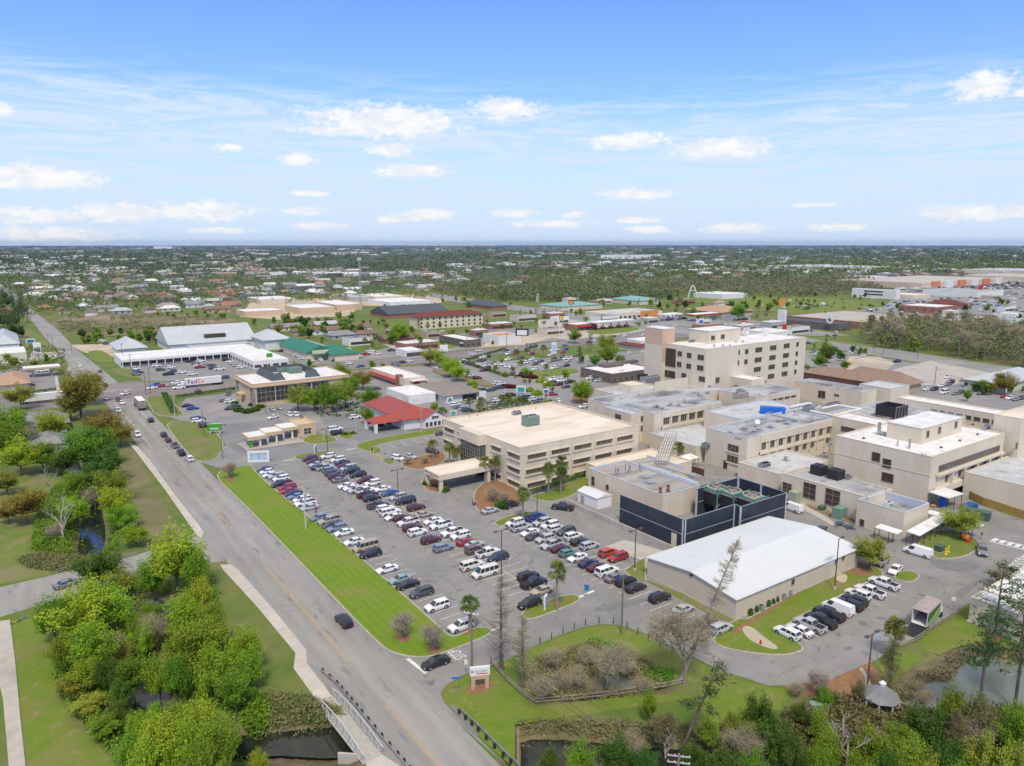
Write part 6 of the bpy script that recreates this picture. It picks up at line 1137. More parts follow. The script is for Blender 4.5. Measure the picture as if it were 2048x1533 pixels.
cars('uw:420,477 ub:470,467 sd:380,512 sm:435,517 ss:480,537 sg:560,547 sw:610,562 uw:680,567 uw:745,592 uw:800,602 uw:165,532 ud:230,552 um:280,562 sw:330,572 ss:385,587 uw:430,590 um:470,612 um:430,642', 'along the dark hedge in the middle car park', 'cars in the middle car park', False, Z); flush(180)
cars('uw:745,432 pr:835,427 pw:745,502 ud:905,482 pw:965,547 uw:1050,502 ur:1045,427 ss:1120,517 sd:1165,522 ud:1090,562 uw:1085,627 uw:1330,612 us:1390,602 ub:1490,582 sd:1330,487 sw:1285,447 uw:1310,387 pw:1370,382 ur:1440,412 uX:1480,372 uw:1475,492 us:1510,522 uw:1540,492 sw:1200,560 ss:1250,545 ud:1440,470', 'in the palm lined middle car park', 'cars in the middle car park', False, Z); flush(200)
cars('uw:165,687 uw:255,712 sg:300,727 um:350,742 ud:815,692 sw:880,697 uw:600,807 uw:650,817 ub:430,897 sd:525,892 pk:620,867 ss:710,942 ub:780,957 pd:950,992 uw:1070,1012 pg:1150,1032 uw:600,1027 sn:550,1092 us:235,1042 uw:70,1082 sg:110,1107 us:180,1132 ud:220,1152 ud:1000,985', 'in the clinic car park behind the palms', 'cars in the clinic car park', False, Z); flush(0)
cars('uw:1200,777 uw:1260,797 pw:1330,752 um:1310,807 pw:1425,772 um:1390,822 pb:1535,792 sd:1485,852 uw:1710,1105 ud:1815,1102 uw:1785,745 us:1900,775 sB:1870,765', 'by the flat brown office', 'cars by the flat brown office', False, Z); flush(180)
cars('pr:1300,948,330 sw:1385,1027,60', 'on the curved drive by the round tree', 'cars on the curved drive', False, Z)
cars('sd:705,387,180 sw:370,387,0 uw:285,437,0 ud:1035,352,0 sw:1525,267,0 sd:1785,282,0 sw:1840,262,0 ub:1930,232,0 ug:1010,318,0 ub:1960,265,0 sg:1470,322,0', 'on the cross road beside the tall pole sign', 'cars on the cross road', False, Z); flush(0)
Z = (1024,480,4)
cars('sw:1130,685 sw:1210,692 ud:990,630 hr:870,607 sd:550,690 uw:600,680 pd:620,715 uw:680,690 ud:480,560 sd:365,560 uw:500,570 ug:1000,665 uw:1040,665 um:1250,640 sB:1340,635 sw:1170,640 sw:1550,690 ss:1590,690 us:1640,685 uw:1710,680 uw:1760,680 ub:1820,680 us:1900,620 ur:1960,615 uw:1300,690 sm:820,770 uw:1050,760 um:1090,745 uw:940,905 ub:790,790 us:850,780 sw:905,765 ug:700,790', 'around the petrol canopies beyond the tower', 'cars around the gas stations', False, Z); flush(20)
Z = (1536,480,4)
cars('ud:325,826,300 uw:285,685,0 pg:340,727,0 sg:395,707,0 ud:450,697,0 sr:545,712,60 ub:600,718,60 sw:540,735,60 sw:240,742,0 pw:700,690,0 us:720,700,0', 'around the roadside diner', 'cars around the diner', False, Z); flush(0)
cars('sw:720,937 uw:765,922 pD:1035,970 sD:450,1007 uw:660,905 sw:385,912 us:360,890', 'on the sandy yard behind the tower', 'cars on the sandy yard', False, Z); flush(0)
cars('uw:1440,1097 uB:1465,1132 sw:1385,1162 ub:1330,1192 sw:1270,1192 ug:1440,1152 vw:1410,1217 sg:1500,1227 ud:1540,1217 ss:1005,1157 sg:1560,1120 sr:1890,1250 pw:1935,1262 sg:1985,1272 um:2030,1262 sN:1700,1225', 'in the lot right of the brown roofed offices', 'cars right of the brown roofed offices', False, Z); flush(180)
cars('ud:800,565 um:870,560 uw:905,556 sw:950,552 us:1000,548 ub:830,570', 'in the strip beside the cemetery field', 'cars beside the cemetery', False, Z); flush(20)
# distant car parks: too many and too small to count
rr_ = random.Random(5); mbd = MB(); cols_ = ['white','silver','grey','black','maroon','white','blue']
for poly, n in (([(1745,640),(1700,622),(1830,600),(1990,590),(2048,590),(2048,640)],150),([(1860,580),(1990,562),(2048,562),(2048,580)],200),([(760,612),(880,606),(880,612),(780,617)],46),([(1520,612),(1580,600),(1700,606),(1600,620)],20),([(1160,636),(1300,628),(1500,634),(1500,640),(1300,640)],50),([(1700,668),(1900,640),(2040,650),(2040,672)],60)):
    k = 0
    while k < n:
        x, y = rr_.uniform(min(p[0] for p in poly),max(p[0] for p in poly)), rr_.uniform(min(p[1] for p in poly),max(p[1] for p in poly))
        if not inpoly((x,y),poly): continue
        k += 1; q = G(x,y); q.x = round(q.x/2.9)*2.9; q.y = round(q.y/11)*11+rr_.uniform(-.4,.4); c_ = rr_.randrange(7); X,Y = q.x,q.y
        mbd.box(X-.9,X+.9,Y-2.2,Y+2.2,.3,.95,c_); mbd.box(X-.75,X+.75,Y-1.3,Y+1.0,.951,1.5,c_)
o = build(mbd,'distant_parked_cars',[PAINT[c] for c in cols_]); tag(o,'countless tiny parked cars in the far shopping car parks','parked cars',kind='stuff')
# trucks
def truck(p, head, label, L_, W_, H_, m_box, m_cab, name='articulated_truck', z0=1.1, lcab=2.6, back=None, cabh=3.0, txt=None):
    r_ = root(name,(p.x,p.y,.03),label,'truck',rz=R(head)); mb = MB(); mb.box(-L_/2,L_/2,-W_/2,W_/2,z0,z0+H_); build(mb,'cargo_box',m_box,r_)
    mb = MB(); mb.box(-L_/2-.03,L_/2+.03,-W_/2-.03,W_/2+.03,z0+H_+.002,z0+H_+.06); build(mb,'box_roof',M_rwhite,r_)
    x0 = L_/2+.5; mb = MB(); mb.add([(x0,-1.15,.6),(x0+lcab,-1.1,.6),(x0+lcab,1.1,.6),(x0,1.15,.6),(x0,-1.15,cabh),(x0+lcab*.55,-1.0,cabh),(x0+lcab*.55,1.0,cabh),(x0,1.15,cabh),(x0+lcab,-1.05,1.7),(x0+lcab,1.05,1.7),(x0+lcab*.72,-1.08,1.9),(x0+lcab*.72,1.08,1.9)],[(0,3,2,1),(0,1,8,10,5,4),(3,7,6,11,9,2),(1,2,9,8),(8,9,11,10),(10,11,6,5),(4,5,6,7),(0,4,7,3)]); build(mb,'cab',m_cab,r_)
    mb = MB(); mb.add([(x0+lcab*.715,-.95,1.98),(x0+lcab*.715,.95,1.98),(x0+lcab*.575,.9,cabh-.12),(x0+lcab*.575,-.9,cabh-.12)],[(0,1,2,3)]); 
    mb.v = [(a+.02,b,c) for a,b,c in mb.v]; build(mb,'windscreen',M_cg,r_)
    mb = MB(); mb.box(-L_/2+.2,x0+lcab-.3,-.5,.5,.7,z0-.005); build(mb,'chassis',M_trim,r_)
    for x in ([-L_/2+1,-L_/2+2.2,L_/2-.6,x0+lcab-.8] if L_ > 8 else [-L_/2+1.2,x0+lcab-.8]):
        for s_ in (-1,1): mb = MB(); mb.tube((x,s_*(W_/2-.05),.5),(x,s_*(W_/2-.35),.5),.5,n=12); build(mb,'wheel',M_tyre,r_)
    return r_
q = G(407,770,.5); t1_ = truck(Vector((q.x,q.y,0)),180,'white articulated truck with purple and orange lettering on the cross road',16,2.6,2.9,M_ws,M_ws)
if True:
    L1 = text('Fed',3.0,(0,0,0),ROT_S,mat('logo_purple',(.10,.02,.25)),t1_,'lettering',align='RIGHT'); L2_ = text('Ex',3.0,(0,0,0),ROT_S,mat('logo_orange',(.85,.13,.01)),t1_,'lettering',align='LEFT')
    for o,x in ((L1,2.9),(L2_,2.85)): o.location = (x,1.33,2.6); o.rotation_euler = (R(90),0,R(180))
q = G(86,803,.5); truck(Vector((q.x,q.y,0)),0,'white articulated truck with red cab behind the restaurant',16,2.6,2.9,M_ws,M_red)
q = G(281,815,.5); tb = truck(Vector((q.x,q.y,0)),90,'grey sided box truck waiting before the crossroads',11,2.6,3.0,mat('truck_side_grey',(.22,.19,.18),(.35,.33,.3),.8,.5),M_maroon)
# open green box truck
q = G(1852,1232,1.5); gt = root('box_truck',(q.x,q.y,.03),'white and green box truck with rear door open and ramp down','truck',rz=R(8)); mb = MB()
mb.box(-3.4,3.4,-1.25,-1.18,1.0,3.6); mb.box(-3.4,3.4,1.18,1.25,1.0,3.6); mb.box(3.33,3.4,-1.175,1.175,1.0,3.6); mb.box(-3.4,3.33,-1.175,1.175,1.0,1.1); build(mb,'cargo_box',M_ws,gt)
mb = MB(); mb.box(-3.45,3.45,-1.3,1.3,3.602,3.7); build(mb,'box_roof',mat('truck_roof_brown',(.33,.27,.24),(.42,.36,.33),.6,.8),gt); mb = MB(); mb.add([(-3.2,-1.26,1.1),(3.2,-1.26,1.1),(3.2,-1.26,2.6),(1.0,-1.26,2.2),(-1.5,-1.26,1.6),(-3.2,-1.26,1.5)],[(0,1,2,3,4,5)]); build(mb,'side_graphic',mat('graphic_green',(.16,.42,.05)),gt)
mb = MB(); mb.add([(-3.2,-1.257,1.55),(-1.5,-1.257,1.7),(1,-1.257,2.3),(3.2,-1.257,2.7),(3.2,-1.257,3.4),(-3.2,-1.257,3.4)],[(0,1,2,3,4,5)]); build(mb,'side_graphic',mat('graphic_dark_green',(.03,.10,.04),(.20,.16,.04),1.2),gt)
mb = MB(); mb.box(3.7,5.6,-1.0,1.0,.6,1.5); mb.add([(3.7,-1,1.5),(5.2,-1,1.5),(4.8,-.9,2.5),(3.7,-.95,2.6),(3.7,1,1.5),(5.2,1,1.5),(4.8,.9,2.5),(3.7,.95,2.6)],[(0,1,2,3),(7,6,5,4),(1,5,6,2),(3,2,6,7),(0,3,7,4)]); build(mb,'cab',M_ws,gt); mb = MB(); mb.add([(5.18,-.85,1.6),(5.18,.85,1.6),(4.86,.8,2.4),(4.86,-.8,2.4)],[(0,1,2,3)]); mb.v=[(a+.03,b,c) for a,b,c in mb.v]; build(mb,'windscreen',M_cg,gt)
for x in (-2.2,4.7):
    for s_ in (-1,1): mb = MB(); mb.tube((x,s_*1.2,.45),(x,s_*.9,.45),.45,n=12); build(mb,'wheel',M_tyre,gt)
mb = MB(); mb.box(-3.3,3.6,-.45,.45,.6,.995); build(mb,'chassis',M_trim,gt); mb = MB(); mb.add([(-3.42,-1.2,1.05),(-3.42,1.2,1.05),(-6.6,1.2,.03),(-6.6,-1.2,.03),(-3.42,-1.2,.98),(-3.42,1.2,.98),(-6.6,1.2,.0),(-6.6,-1.2,.0)],[(0,3,2,1),(4,5,6,7),(0,4,7,3),(1,2,6,5)]); build(mb,'ramp',M_dark,gt)
# roof rack of the off-white van and cargo in the bay truck
# ---------------------------------------------------------------- vegetation
def leafmat(n, c1, c2, sc=.35, tr=.32): return mat('leaf_'+n, c1, c2, sc, .65, transl=tr, rnd=.35, spec=.2, lo=.38, hi=.62, det=3)
ML = {'bright': leafmat('bright',(.34,.50,.035),(.21,.38,.022)), 'green': leafmat('green',(.23,.38,.03),(.14,.27,.022)), 'dark': leafmat('dark',(.10,.20,.025),(.06,.14,.018)), 'olive': leafmat('olive',(.36,.30,.045),(.22,.24,.03)),
 'lime': leafmat('lime',(.36,.42,.06),(.26,.34,.04)), 'pine': leafmat('pine',(.11,.18,.05),(.075,.13,.035)), 'palm': leafmat('palm',(.22,.28,.06),(.13,.19,.04)), 'brown': leafmat('brown',(.34,.28,.17),(.24,.21,.11)), 'red': leafmat('red',(.14,.035,.03),(.10,.03,.025)), 'hedge': leafmat('hedge',(.10,.19,.03),(.06,.13,.02)), 'shrubdry': leafmat('dry',(.28,.25,.11),(.17,.18,.06))}
M_bark = mat('bark', (.17,.135,.10), (.11,.09,.07), 1.5, .95, stretch=(1,1,.25)); M_barkg = mat('bark_grey', (.30,.265,.22), (.21,.185,.155), 1.5, .95, stretch=(1,1,.25)); M_barkw = mat('bark_white', (.46,.42,.35), (.36,.32,.26), 1.5, .9); M_twig = mat('twig', (.40,.33,.26), (.30,.25,.20), .7, .95); M_twigg = mat('twig_grey', (.42,.36,.23), (.33,.28,.17), .7, .95)
def npmesh(name, V, F, m):   # F: (n,4) quads
    me = bpy.data.meshes.new(name); n, k = F.shape; me.vertices.add(len(V)); me.vertices.foreach_set('co', V.astype(np.float32).ravel()); me.loops.add(n*k); me.loops.foreach_set('vertex_index', F.astype(np.int32).ravel())
    me.polygons.add(n); me.polygons.foreach_set('loop_start', np.arange(0,n*k,k,dtype=np.int32)); me.polygons.foreach_set('loop_total', np.full(n,k,dtype=np.int32)); me.update(calc_edges=True); me.materials.append(m); return me
def leaves(r, C, size, upb=.5, asp=.6):     # quads with random tilt at points C
    n = len(C); nr = r.normal(size=(n,3)); nr[:,2] = np.abs(nr[:,2])+upb; nr /= np.linalg.norm(nr,axis=1)[:,None]
    t = r.normal(size=(n,3)); a = np.cross(nr,t); a /= np.linalg.norm(a,axis=1)[:,None]; b = np.cross(nr,a); s = (size*r.uniform(.6,1.4,n))[:,None]
    V = np.stack([C-a*s, C-b*s*asp, C+a*s, C+b*s*asp],1).reshape(-1,3); return V
def crown(name, seed, H, R_, m, nc=26, nl=4500, leaf=.32, base=.28, flat=1.0, airy=.5):
    r = np.random.default_rng(seed); cs = []; tips = []
    for i in range(nc):
        d = r.normal(size=3); d /= np.linalg.norm(d); rad = r.uniform(.45,1.0)**.6; hz = (1+base)/2*H; hh = (1-base)/2*H*flat
        c = np.array([d[0]*rad*R_*r.uniform(.7,1.05), d[1]*rad*R_*r.uniform(.7,1.05), hz+d[2]*rad*hh]); cs.append((c, R_*r.uniform(.13,.34))); tips.append(c)
    w = np.array([c[1]**2 for c in cs]); w /= w.sum(); P = []
    for (c, rc), k in zip(cs, (w*nl).astype(int)):
        d = r.normal(size=(k,3)); d /= np.linalg.norm(d,axis=1)[:,None]; tt = r.uniform(.35,1.15,k)[:,None]; ax = np.array([0,0,H*.34]); sz = rc*(.35+.75*np.minimum(tt,1.0)); q = d*(r.uniform(airy**3,1,k)**(1/3))[:,None]*sz*np.array([1.0,1.0,.8]); P.append(ax+(c-ax)*tt+q)
    P = np.concatenate(P); P = P[P[:,2] > H*base*.5]; V = leaves(r,P,leaf); return npmesh(name, V, np.arange(len(V)).reshape(-1,4), m), tips
def limbs(tips, H, tr, m, name='trunk', lean=0, n=14):
    mb = MB(); top = H*.42; mb.tube((0,0,-.3),(lean*.3,0,top*.5),tr,tr*.8,7); mb.tube((lean*.3,0,top*.5),(lean*.6,0,top),tr*.8,tr*.6,7)
    for i,t in enumerate(tips[:n]):
        s = Vector((lean*.45,0,top*(.6+.4*(i%3)/2))); e = Vector(t); mid = s.lerp(e,.5)+Vector((0,0,H*.04)); mb.tube(s,mid,tr*.42,tr*.28,5,cap=False); mb.tube(mid,e,tr*.28,.04,5,cap=False)
    return mb.mesh(name,[m])
def bare(name, seed, H, spread, m, tw, tr=.22, depth=4, nb=4, up=.55, fuzz=900, tl=.7, tww=.022, stem=.35, multi=1, lean=0.0):
    r = random.Random(seed); mb = MB(); tips = []
    def grow(p, d, L_, rad, k):
        q = p+d*L_; mid = p.lerp(q,.5)+Vector((r.uniform(-1,1),r.uniform(-1,1),0))*L_*.07
        mb.tube(p,mid,rad,rad*.85,6 if k<2 else 4,cap=False); mb.tube(mid,q,rad*.85,rad*.66,6 if k<2 else 4,cap=False)
        if k >= depth: tips.append((q,d)); return
        if k >= 2: tips.append((q,d))
        for i in range(nb if k else nb+1):
            a = r.uniform(0,6.28); sp = spread*r.uniform(.6,1.2); nd = (d*up+Vector((math.cos(a)*sp,math.sin(a)*sp,r.uniform(.1,.6)))).normalized(); st = p.lerp(q,r.uniform(.55,1)) if i else q
            grow(st, nd, L_*r.uniform(.52,.78), rad*.55, k+1)
    for i in range(multi):
        a = i*2.4; grow(Vector((math.cos(a)*.15*(multi>1),math.sin(a)*.15*(multi>1),-.2)), Vector((lean+(.22*math.cos(a) if multi>1 else 0),.22*math.sin(a) if multi>1 else 0,1)).normalized(), H*stem, tr, 0)
    rr = np.random.default_rng(seed); T = np.array([list(t[0]) for t in tips]); D = np.array([list(t[1]) for t in tips]); idx = rr.integers(0,len(T),fuzz)
    c = T[idx]+rr.normal(size=(fuzz,3))*.35; d = D[idx]*.7+rr.normal(size=(fuzz,3))*.8; d /= np.linalg.norm(d,axis=1)[:,None]; L_ = (tl*rr.uniform(.5,1.5,fuzz))[:,None]; s = np.cross(d, rr.normal(size=(fuzz,3))); s /= np.linalg.norm(s,axis=1)[:,None]
    V = np.stack([c-s*tww, c+s*tww, c+d*L_+s*tww*.4, c+d*L_-s*tww*.4],1).reshape(-1,3)
    return mb.mesh('trunk',[m]), npmesh('twigs',V,np.arange(len(V)).reshape(-1,4),tw)
def cypress(seed, H, w, m, tw, fuzz=1600):
    r = random.Random(seed); mb = MB(); tips = []; mb.tube((0,0,-.3),(.1,.1,H*.5),.34,.2,8); mb.tube((.1,.1,H*.5),(0,0,H),.2,.03,6)
    mb.tube((0,0,-.3),(0,0,1.2),.6,.34,8)
    for i in range(70):
        z = H*(.2+.78*i/70); a = r.uniform(0,6.28); L_ = w*(1.05-(z/H))*r.uniform(.6,1.2)+.4; e = Vector((math.cos(a)*L_,math.sin(a)*L_,z+L_*.25)); mb.tube((0,0,z),e,.05,.015,4,cap=False)
        for k in range(4): tips.append((Vector((0,0,z)).lerp(e,.3+.22*k),e-Vector((0,0,z))))
    rr = np.random.default_rng(seed); T = np.array([list(t[0]) for t in tips]); idx = rr.integers(0,len(T),fuzz); c = T[idx]+rr.normal(size=(fuzz,3))*.15; d = rr.normal(size=(fuzz,3)); d /= np.linalg.norm(d,axis=1)[:,None]; s = np.cross(d, rr.normal(size=(fuzz,3))); s /= np.linalg.norm(s,axis=1)[:,None]; L_ = rr.uniform(.2,.75,fuzz)[:,None]; w_ = .02
    V = np.stack([c-s*w_, c+s*w_, c+d*L_+s*w_*.5, c+d*L_-s*w_*.5],1).reshape(-1,3); return mb.mesh('trunk',[m]), npmesh('twigs',V,np.arange(len(V)).reshape(-1,4),tw)
def palm(seed, H, R_=1.9, n=46):
    r = random.Random(seed); t = MB(); t.tube((0,0,-.2),(.05,0,H*.5),.24,.19,8); t.tube((.05,0,H*.5),(0,0,H),.19,.24,8); mb = MB()
    for i in range(n):
        a = r.uniform(0,6.28); e = r.uniform(-.75,1.3) ; d = Vector((math.cos(a)*math.cos(e),math.sin(a)*math.cos(e),math.sin(e))); s = Vector((0,0,H)); c = s+d*R_*.55; side = d.cross(Vector((0,0,1))); side = side.normalized() if side.length > .1 else Vector((1,0,0)); up = side.cross(d); mb.beam(s,c,.05,m=0)
        for k in range(9):
            f = (k-4)/4*1.15; bd = (d*math.cos(f)+side*math.sin(f)).normalized(); tip = c+bd*R_*.55*r.uniform(.8,1.1)+Vector((0,0,-.28*R_*r.uniform(.4,1.2))); w = up*.02+side*.09*math.cos(f)+d*.09*-math.sin(f); mid = c.lerp(tip,.5)+Vector((0,0,.06)); mb.add([c,mid-w,tip,mid+w],[(0,1,2,3)],0 if e > -.5 else 1)
    return t.mesh('trunk',[M_barkg]), mb.mesh('fronds',[ML['palm'],ML['brown']])
def pine(seed, H, R_, lo=.45, m='pine', nb=26, leaf=.34, k=26, tr=.3, lean=0.0):
    r = random.Random(seed); rr = np.random.default_rng(seed); mb = MB(); top = Vector((lean*H,0,H)); mb.tube((0,0,-.3),top*.5,tr,tr*.72,8); mb.tube(top*.5,top,tr*.72,.05,6); P = []
    for i in range(nb):
        f = lo+(1-lo)*i/nb; s = top*f; a = r.uniform(0,6.28); L_ = R_*(1.15-.75*f)*r.uniform(.5,1.25); e = s+Vector((math.cos(a)*L_,math.sin(a)*L_,L_*r.uniform(-.05,.45))); mb.tube(s,e,.08,.03,4,cap=False)
        for c_ in ((e,.75),(s.lerp(e,.65),.55)): P.append(np.array(c_[0])+rr.normal(size=(k,3))*np.array([.55,.55,.28])*c_[1]*R_*.32)
    P.append(np.array(top)+rr.normal(size=(k*2,3))*np.array([.5,.5,.6])); P = np.concatenate(P); V = leaves(rr,P,leaf,.2,.22); return mb.mesh('trunk',[M_bark]), npmesh('needles',V,np.arange(len(V)).reshape(-1,4),ML[m])
def place_tree(tm, cm, name, p, label, desc, place, group, s=1.0, rz=None, pieces=('trunk','crown'), cat='tree', sz=None):
    r_ = bpy.data.objects.new(TNAME.get(desc,name),None); COL.objects.link(r_); r_.location = p; r_.rotation_euler.z = random.uniform(0,6.28) if rz is None else rz; r_.scale = (s,s,s if sz is None else sz)
    if tm: link(tm,pieces[0],r_)
    if cm: link(cm,pieces[1],r_)
    if label: tag(r_,label,cat)
    else: reg(r_,desc,place,cat,group)
    return r_
TNAME = {'dark green dense tree':'evergreen_tree','rusty olive leafed oak':'oak_tree','pale yellow-green tree':'pale_broadleaf_tree','scrubby dry brown-green tree':'scrub_tree'}  # kinds told apart by leaf colour; pale yellow-green ones are plain broadleaf trees
# big leafy trees on the left: (crown centre x, y, radius in pixels, height m, kind)
BT = {}
for i,k in enumerate(('bright','green','dark','olive','lime','shrubdry')):
    for v in range(3 if k in ('bright','green') else 2): BT.setdefault(k,[]).append((lambda c: (limbs(c[1],10,.26,M_bark),c[0]))(crown('crown',100+i*10+v,10,4.6,ML[k],nc=44,nl=11000,leaf=.19,airy=.25)))
def near(spec, place, group):
    for j,(x,y,rp,H,k) in enumerate(spec):
        p = G(x,y,H*.58); t = (Vector(p)-Vector((0,0,CAMZ))).length; Rm = rp/FPX*t*.76; H = max(H, Rm*1.9) if y < 1000 and H > 5 else max(H, Rm*1.7 if H > 5 else 0); tm,cm = BT[k][j%len(BT[k])]; z = gz(p.x,p.y)
        o = place_tree(tm,cm,'broadleaf_tree',(p.x,p.y,z),None,{'bright':'bright green leafy tree','green':'mid green leafy tree','dark':'dark green dense tree','olive':'rusty olive leafed oak','lime':'pale yellow-green tree','shrubdry':'scrubby dry brown-green tree'}[k],place,group,Rm/4.6,None,sz=H/10)
near([(24,858,42,8,'bright'),(105,855,38,9,'bright'),(15,900,48,8,'green'),(40,925,42,7,'bright'),(84,922,36,6,'green'),(128,925,34,6,'dark'),(175,902,55,10,'green'),(214,925,44,10,'dark'),(150,965,34,7,'green'),(218,968,40,9,'green'),(228,1005,40,9,'bright'),(152,1010,36,8,'bright'),(188,950,36,8,'dark'),(246,1035,36,6,'bright'),(270,1068,34,5,'bright'),(12,965,30,6,'olive'),(130,1040,18,5,'green')], 'along the dark canal above the side road','trees along the upper canal')
near([(160,808,55,10,'olive'),(205,862,46,9,'olive'),(178,785,38,9,'olive'),(238,868,34,8,'olive'),(140,818,34,8,'olive'),(40,800,32,7,'lime'),(50,1012,44,8,'olive'),(15,1020,26,6,'olive')], 'between the left restaurant and the main road','rusty oaks at the upper left')
near([(350,1112,62,13,'bright'),(300,1135,34,10,'bright'),(395,1140,34,9,'bright'),(200,1135,56,8,'dark'),(160,1225,78,10,'bright'),(105,1235,44,8,'green'),(215,1215,56,9,'bright'),(395,1200,42,8,'bright'),(370,1232,46,9,'bright'),(420,1245,32,8,'green'),(262,1235,34,6,'green'),(240,1160,40,6,'lime'),(185,1290,52,8,'bright'),(130,1300,36,6,'green')], 'on the canal bank just below the side road','trees below the side road')
near([(412,1285,58,9,'green'),(362,1300,46,8,'green'),(487,1295,42,8,'bright'),(497,1335,36,7,'bright'),(428,1348,50,9,'bright'),(355,1345,36,8,'green'),(470,1380,36,7,'green'),(300,1412,28,5,'bright'),(216,1345,30,6,'dark'),(178,1345,38,5,'bright'),(240,1378,28,5,'dark'),(150,1370,40,3.5,'olive'),(180,1408,44,3,'lime'),(232,1420,28,4,'dark'),(205,1455,36,3,'green'),(252,1440,26,3,'dark'),(285,1255,36,7,'bright'),(300,1215,32,6,'green'),(262,1330,34,7,'green'),(315,1330,34,8,'bright'),(275,1455,34,6,'bright'),(345,1440,36,8,'green'),(250,1285,28,5,'lime')], 'in the thicket round the lower canal','trees round the lower canal')
near([(400,1425,50,9,'bright'),(440,1455,44,8,'lime'),(325,1490,58,9,'bright'),(385,1498,52,9,'bright'),(440,1500,42,8,'green'),(265,1505,38,6,'green'),(300,1530,50,8,'bright'),(400,1540,50,8,'green'),(520,1525,26,4,'bright')], 'at the bottom edge left of the footbridge','trees at the lower left edge')
near([(1522,1425,41,8,'dark'),(1555,1460,45,9,'dark'),(1500,1460,32,7,'green'),(1590,1490,41,8,'dark'),(1460,1440,19,4,'lime'),(1420,1450,32,5,'green'),(1330,1440,36,6,'shrubdry'),(1300,1410,21,5,'green'),(1230,1480,41,6,'dark'),(1160,1490,37,6,'green'),(1100,1500,32,5,'dark'),(1290,1500,37,6,'dark'),(1390,1490,32,5,'dark'),(1450,1500,37,6,'dark'),(1510,1510,37,6,'green'),(1143,1515,18,5,'bright'),(1200,1525,14,5,'lime'),(1640,1505,37,6,'green'),(1080,1530,24,4,'green')], 'in the thicket along the bottom canal','trees along the bottom canal')
near([(1640,1440,29,6,'lime'),(1660,1475,37,7,'green'),(1745,1470,41,7,'green'),(1800,1460,36,6,'green'),(1850,1440,41,8,'dark'),(1905,1420,32,9,'green'),(1960,1430,39,9,'shrubdry'),(1830,1500,49,8,'green'),(1900,1500,45,8,'dark'),(1975,1490,45,9,'lime'),(2030,1440,36,9,'green'),(2040,1510,41,9,'lime'),(1720,1525,41,7,'green'),(1780,1520,37,7,'dark'),(1870,1540,41,7,'lime'),(1648,1398,19,4,'green'),(1600,1430,21,4,'dark'),(1680,1545,32,6,'dark'),(1930,1540,37,7,'green'),(1715,1385,18,4,'shrubdry')], 'around the gazebo and right hand pond','trees at the lower right corner')
near([(1742,1100,46,7,'lime'),(1925,1040,40,8,'lime'),(1163,782,34,10,'bright')], 'on the lawns near the hospital','green trees near the hospital')
near([(595,800,34,8,'lime'),(655,800,40,9,'green'),(690,790,36,9,'lime'),(700,775,30,8,'green'),(628,800,30,8,'bright'),(740,800,30,7,'green'),(685,745,26,8,'lime'),(725,760,30,8,'olive'),(735,830,22,6,'green'),(900,735,28,9,'bright'),(880,720,24,8,'lime'),(860,715,26,8,'lime'),(915,745,24,8,'bright'),(990,840,16,5,'green'),(800,672,28,8,'bright'),(785,680,18,6,'green'),(870,838-24,14,5,'lime'),(975,838,22,6,'green'),(800,850,1,1,'green')][:-1], 'between the bank office and the round trees','trees in the commercial blocks')
near([(1213,690,26,9,'bright'),(1150,672,20,9,'green'),(1215,715,26,8,'green'),(1190,720,18,7,'green'),(1270,735,14,5,'dark'),(1240,725,18,6,'green'),(1240,750-32,14,5,'dark'),(1475,632,22,8,'green'),(1385,625,12,6,'bright'),(1655,712,22,7,'dark'),(1640,725,18,6,'green'),(1690,730,14,5,'green'),(1720,765,12,4,'green'),(1965,770,20,5,'green'),(2010,775,26,6,'olive'),(1935,790,10,5,'green'),(1670,700,10,5,'green')], 'around the tower and its neighbouring lots','trees around the tower')
# palms
PM = [palm(s,h,1.9) for s,h in ((1,5.2),(2,6.0),(3,4.4))]
def palms(L_, place):
    for j,(x,y,H) in enumerate(L_): p = G(x,y,H); tm,cm = PM[j%3]; hh = (5.2,6.0,4.4)[j%3]; reg_o = place_tree(tm,cm,'palm_tree',(p.x,p.y,.05),None,'cabbage palm with round crown',place,'palms '+place,1.0,None,('trunk','fronds'),sz=H/hh)
palms([(866,889,5),(899,895,5.5),(914,905,5),(970,925,6),(990,922,6.5),(1097,941,7),(1124,927,8),(1122,943,6.5),(1046,990,6.4)],'beside the cream medical office')
palms([(1114,1145,7.5),(939,1207,5.5),(1793,1256,5.5),(1357,897,6.5),(1225,797,4)],'on the islands and by the pipe bridge')
palms([(963,802,5),(1018,805,5),(1035,802,4.5),(1047,800,4.5),(1005,795,4),(885,822,4.5),(960,812,4),(1070,692,6),(1087,696,6),(1091,734,5),(1055,700,6),(1033,704,5),(840,683-3,7),(730,680,6),(752,676,7),(645,680,7),(855,652,5),(880,650,5),(820,660,7),(1088,645,5),(1613,735,4),(1725,750,3),(1700,754,3),(1815,765,3),(1653,672,3),(1670,671,3),(916,722-50,3),(940,812-9,4)],'in the streets around the shops')
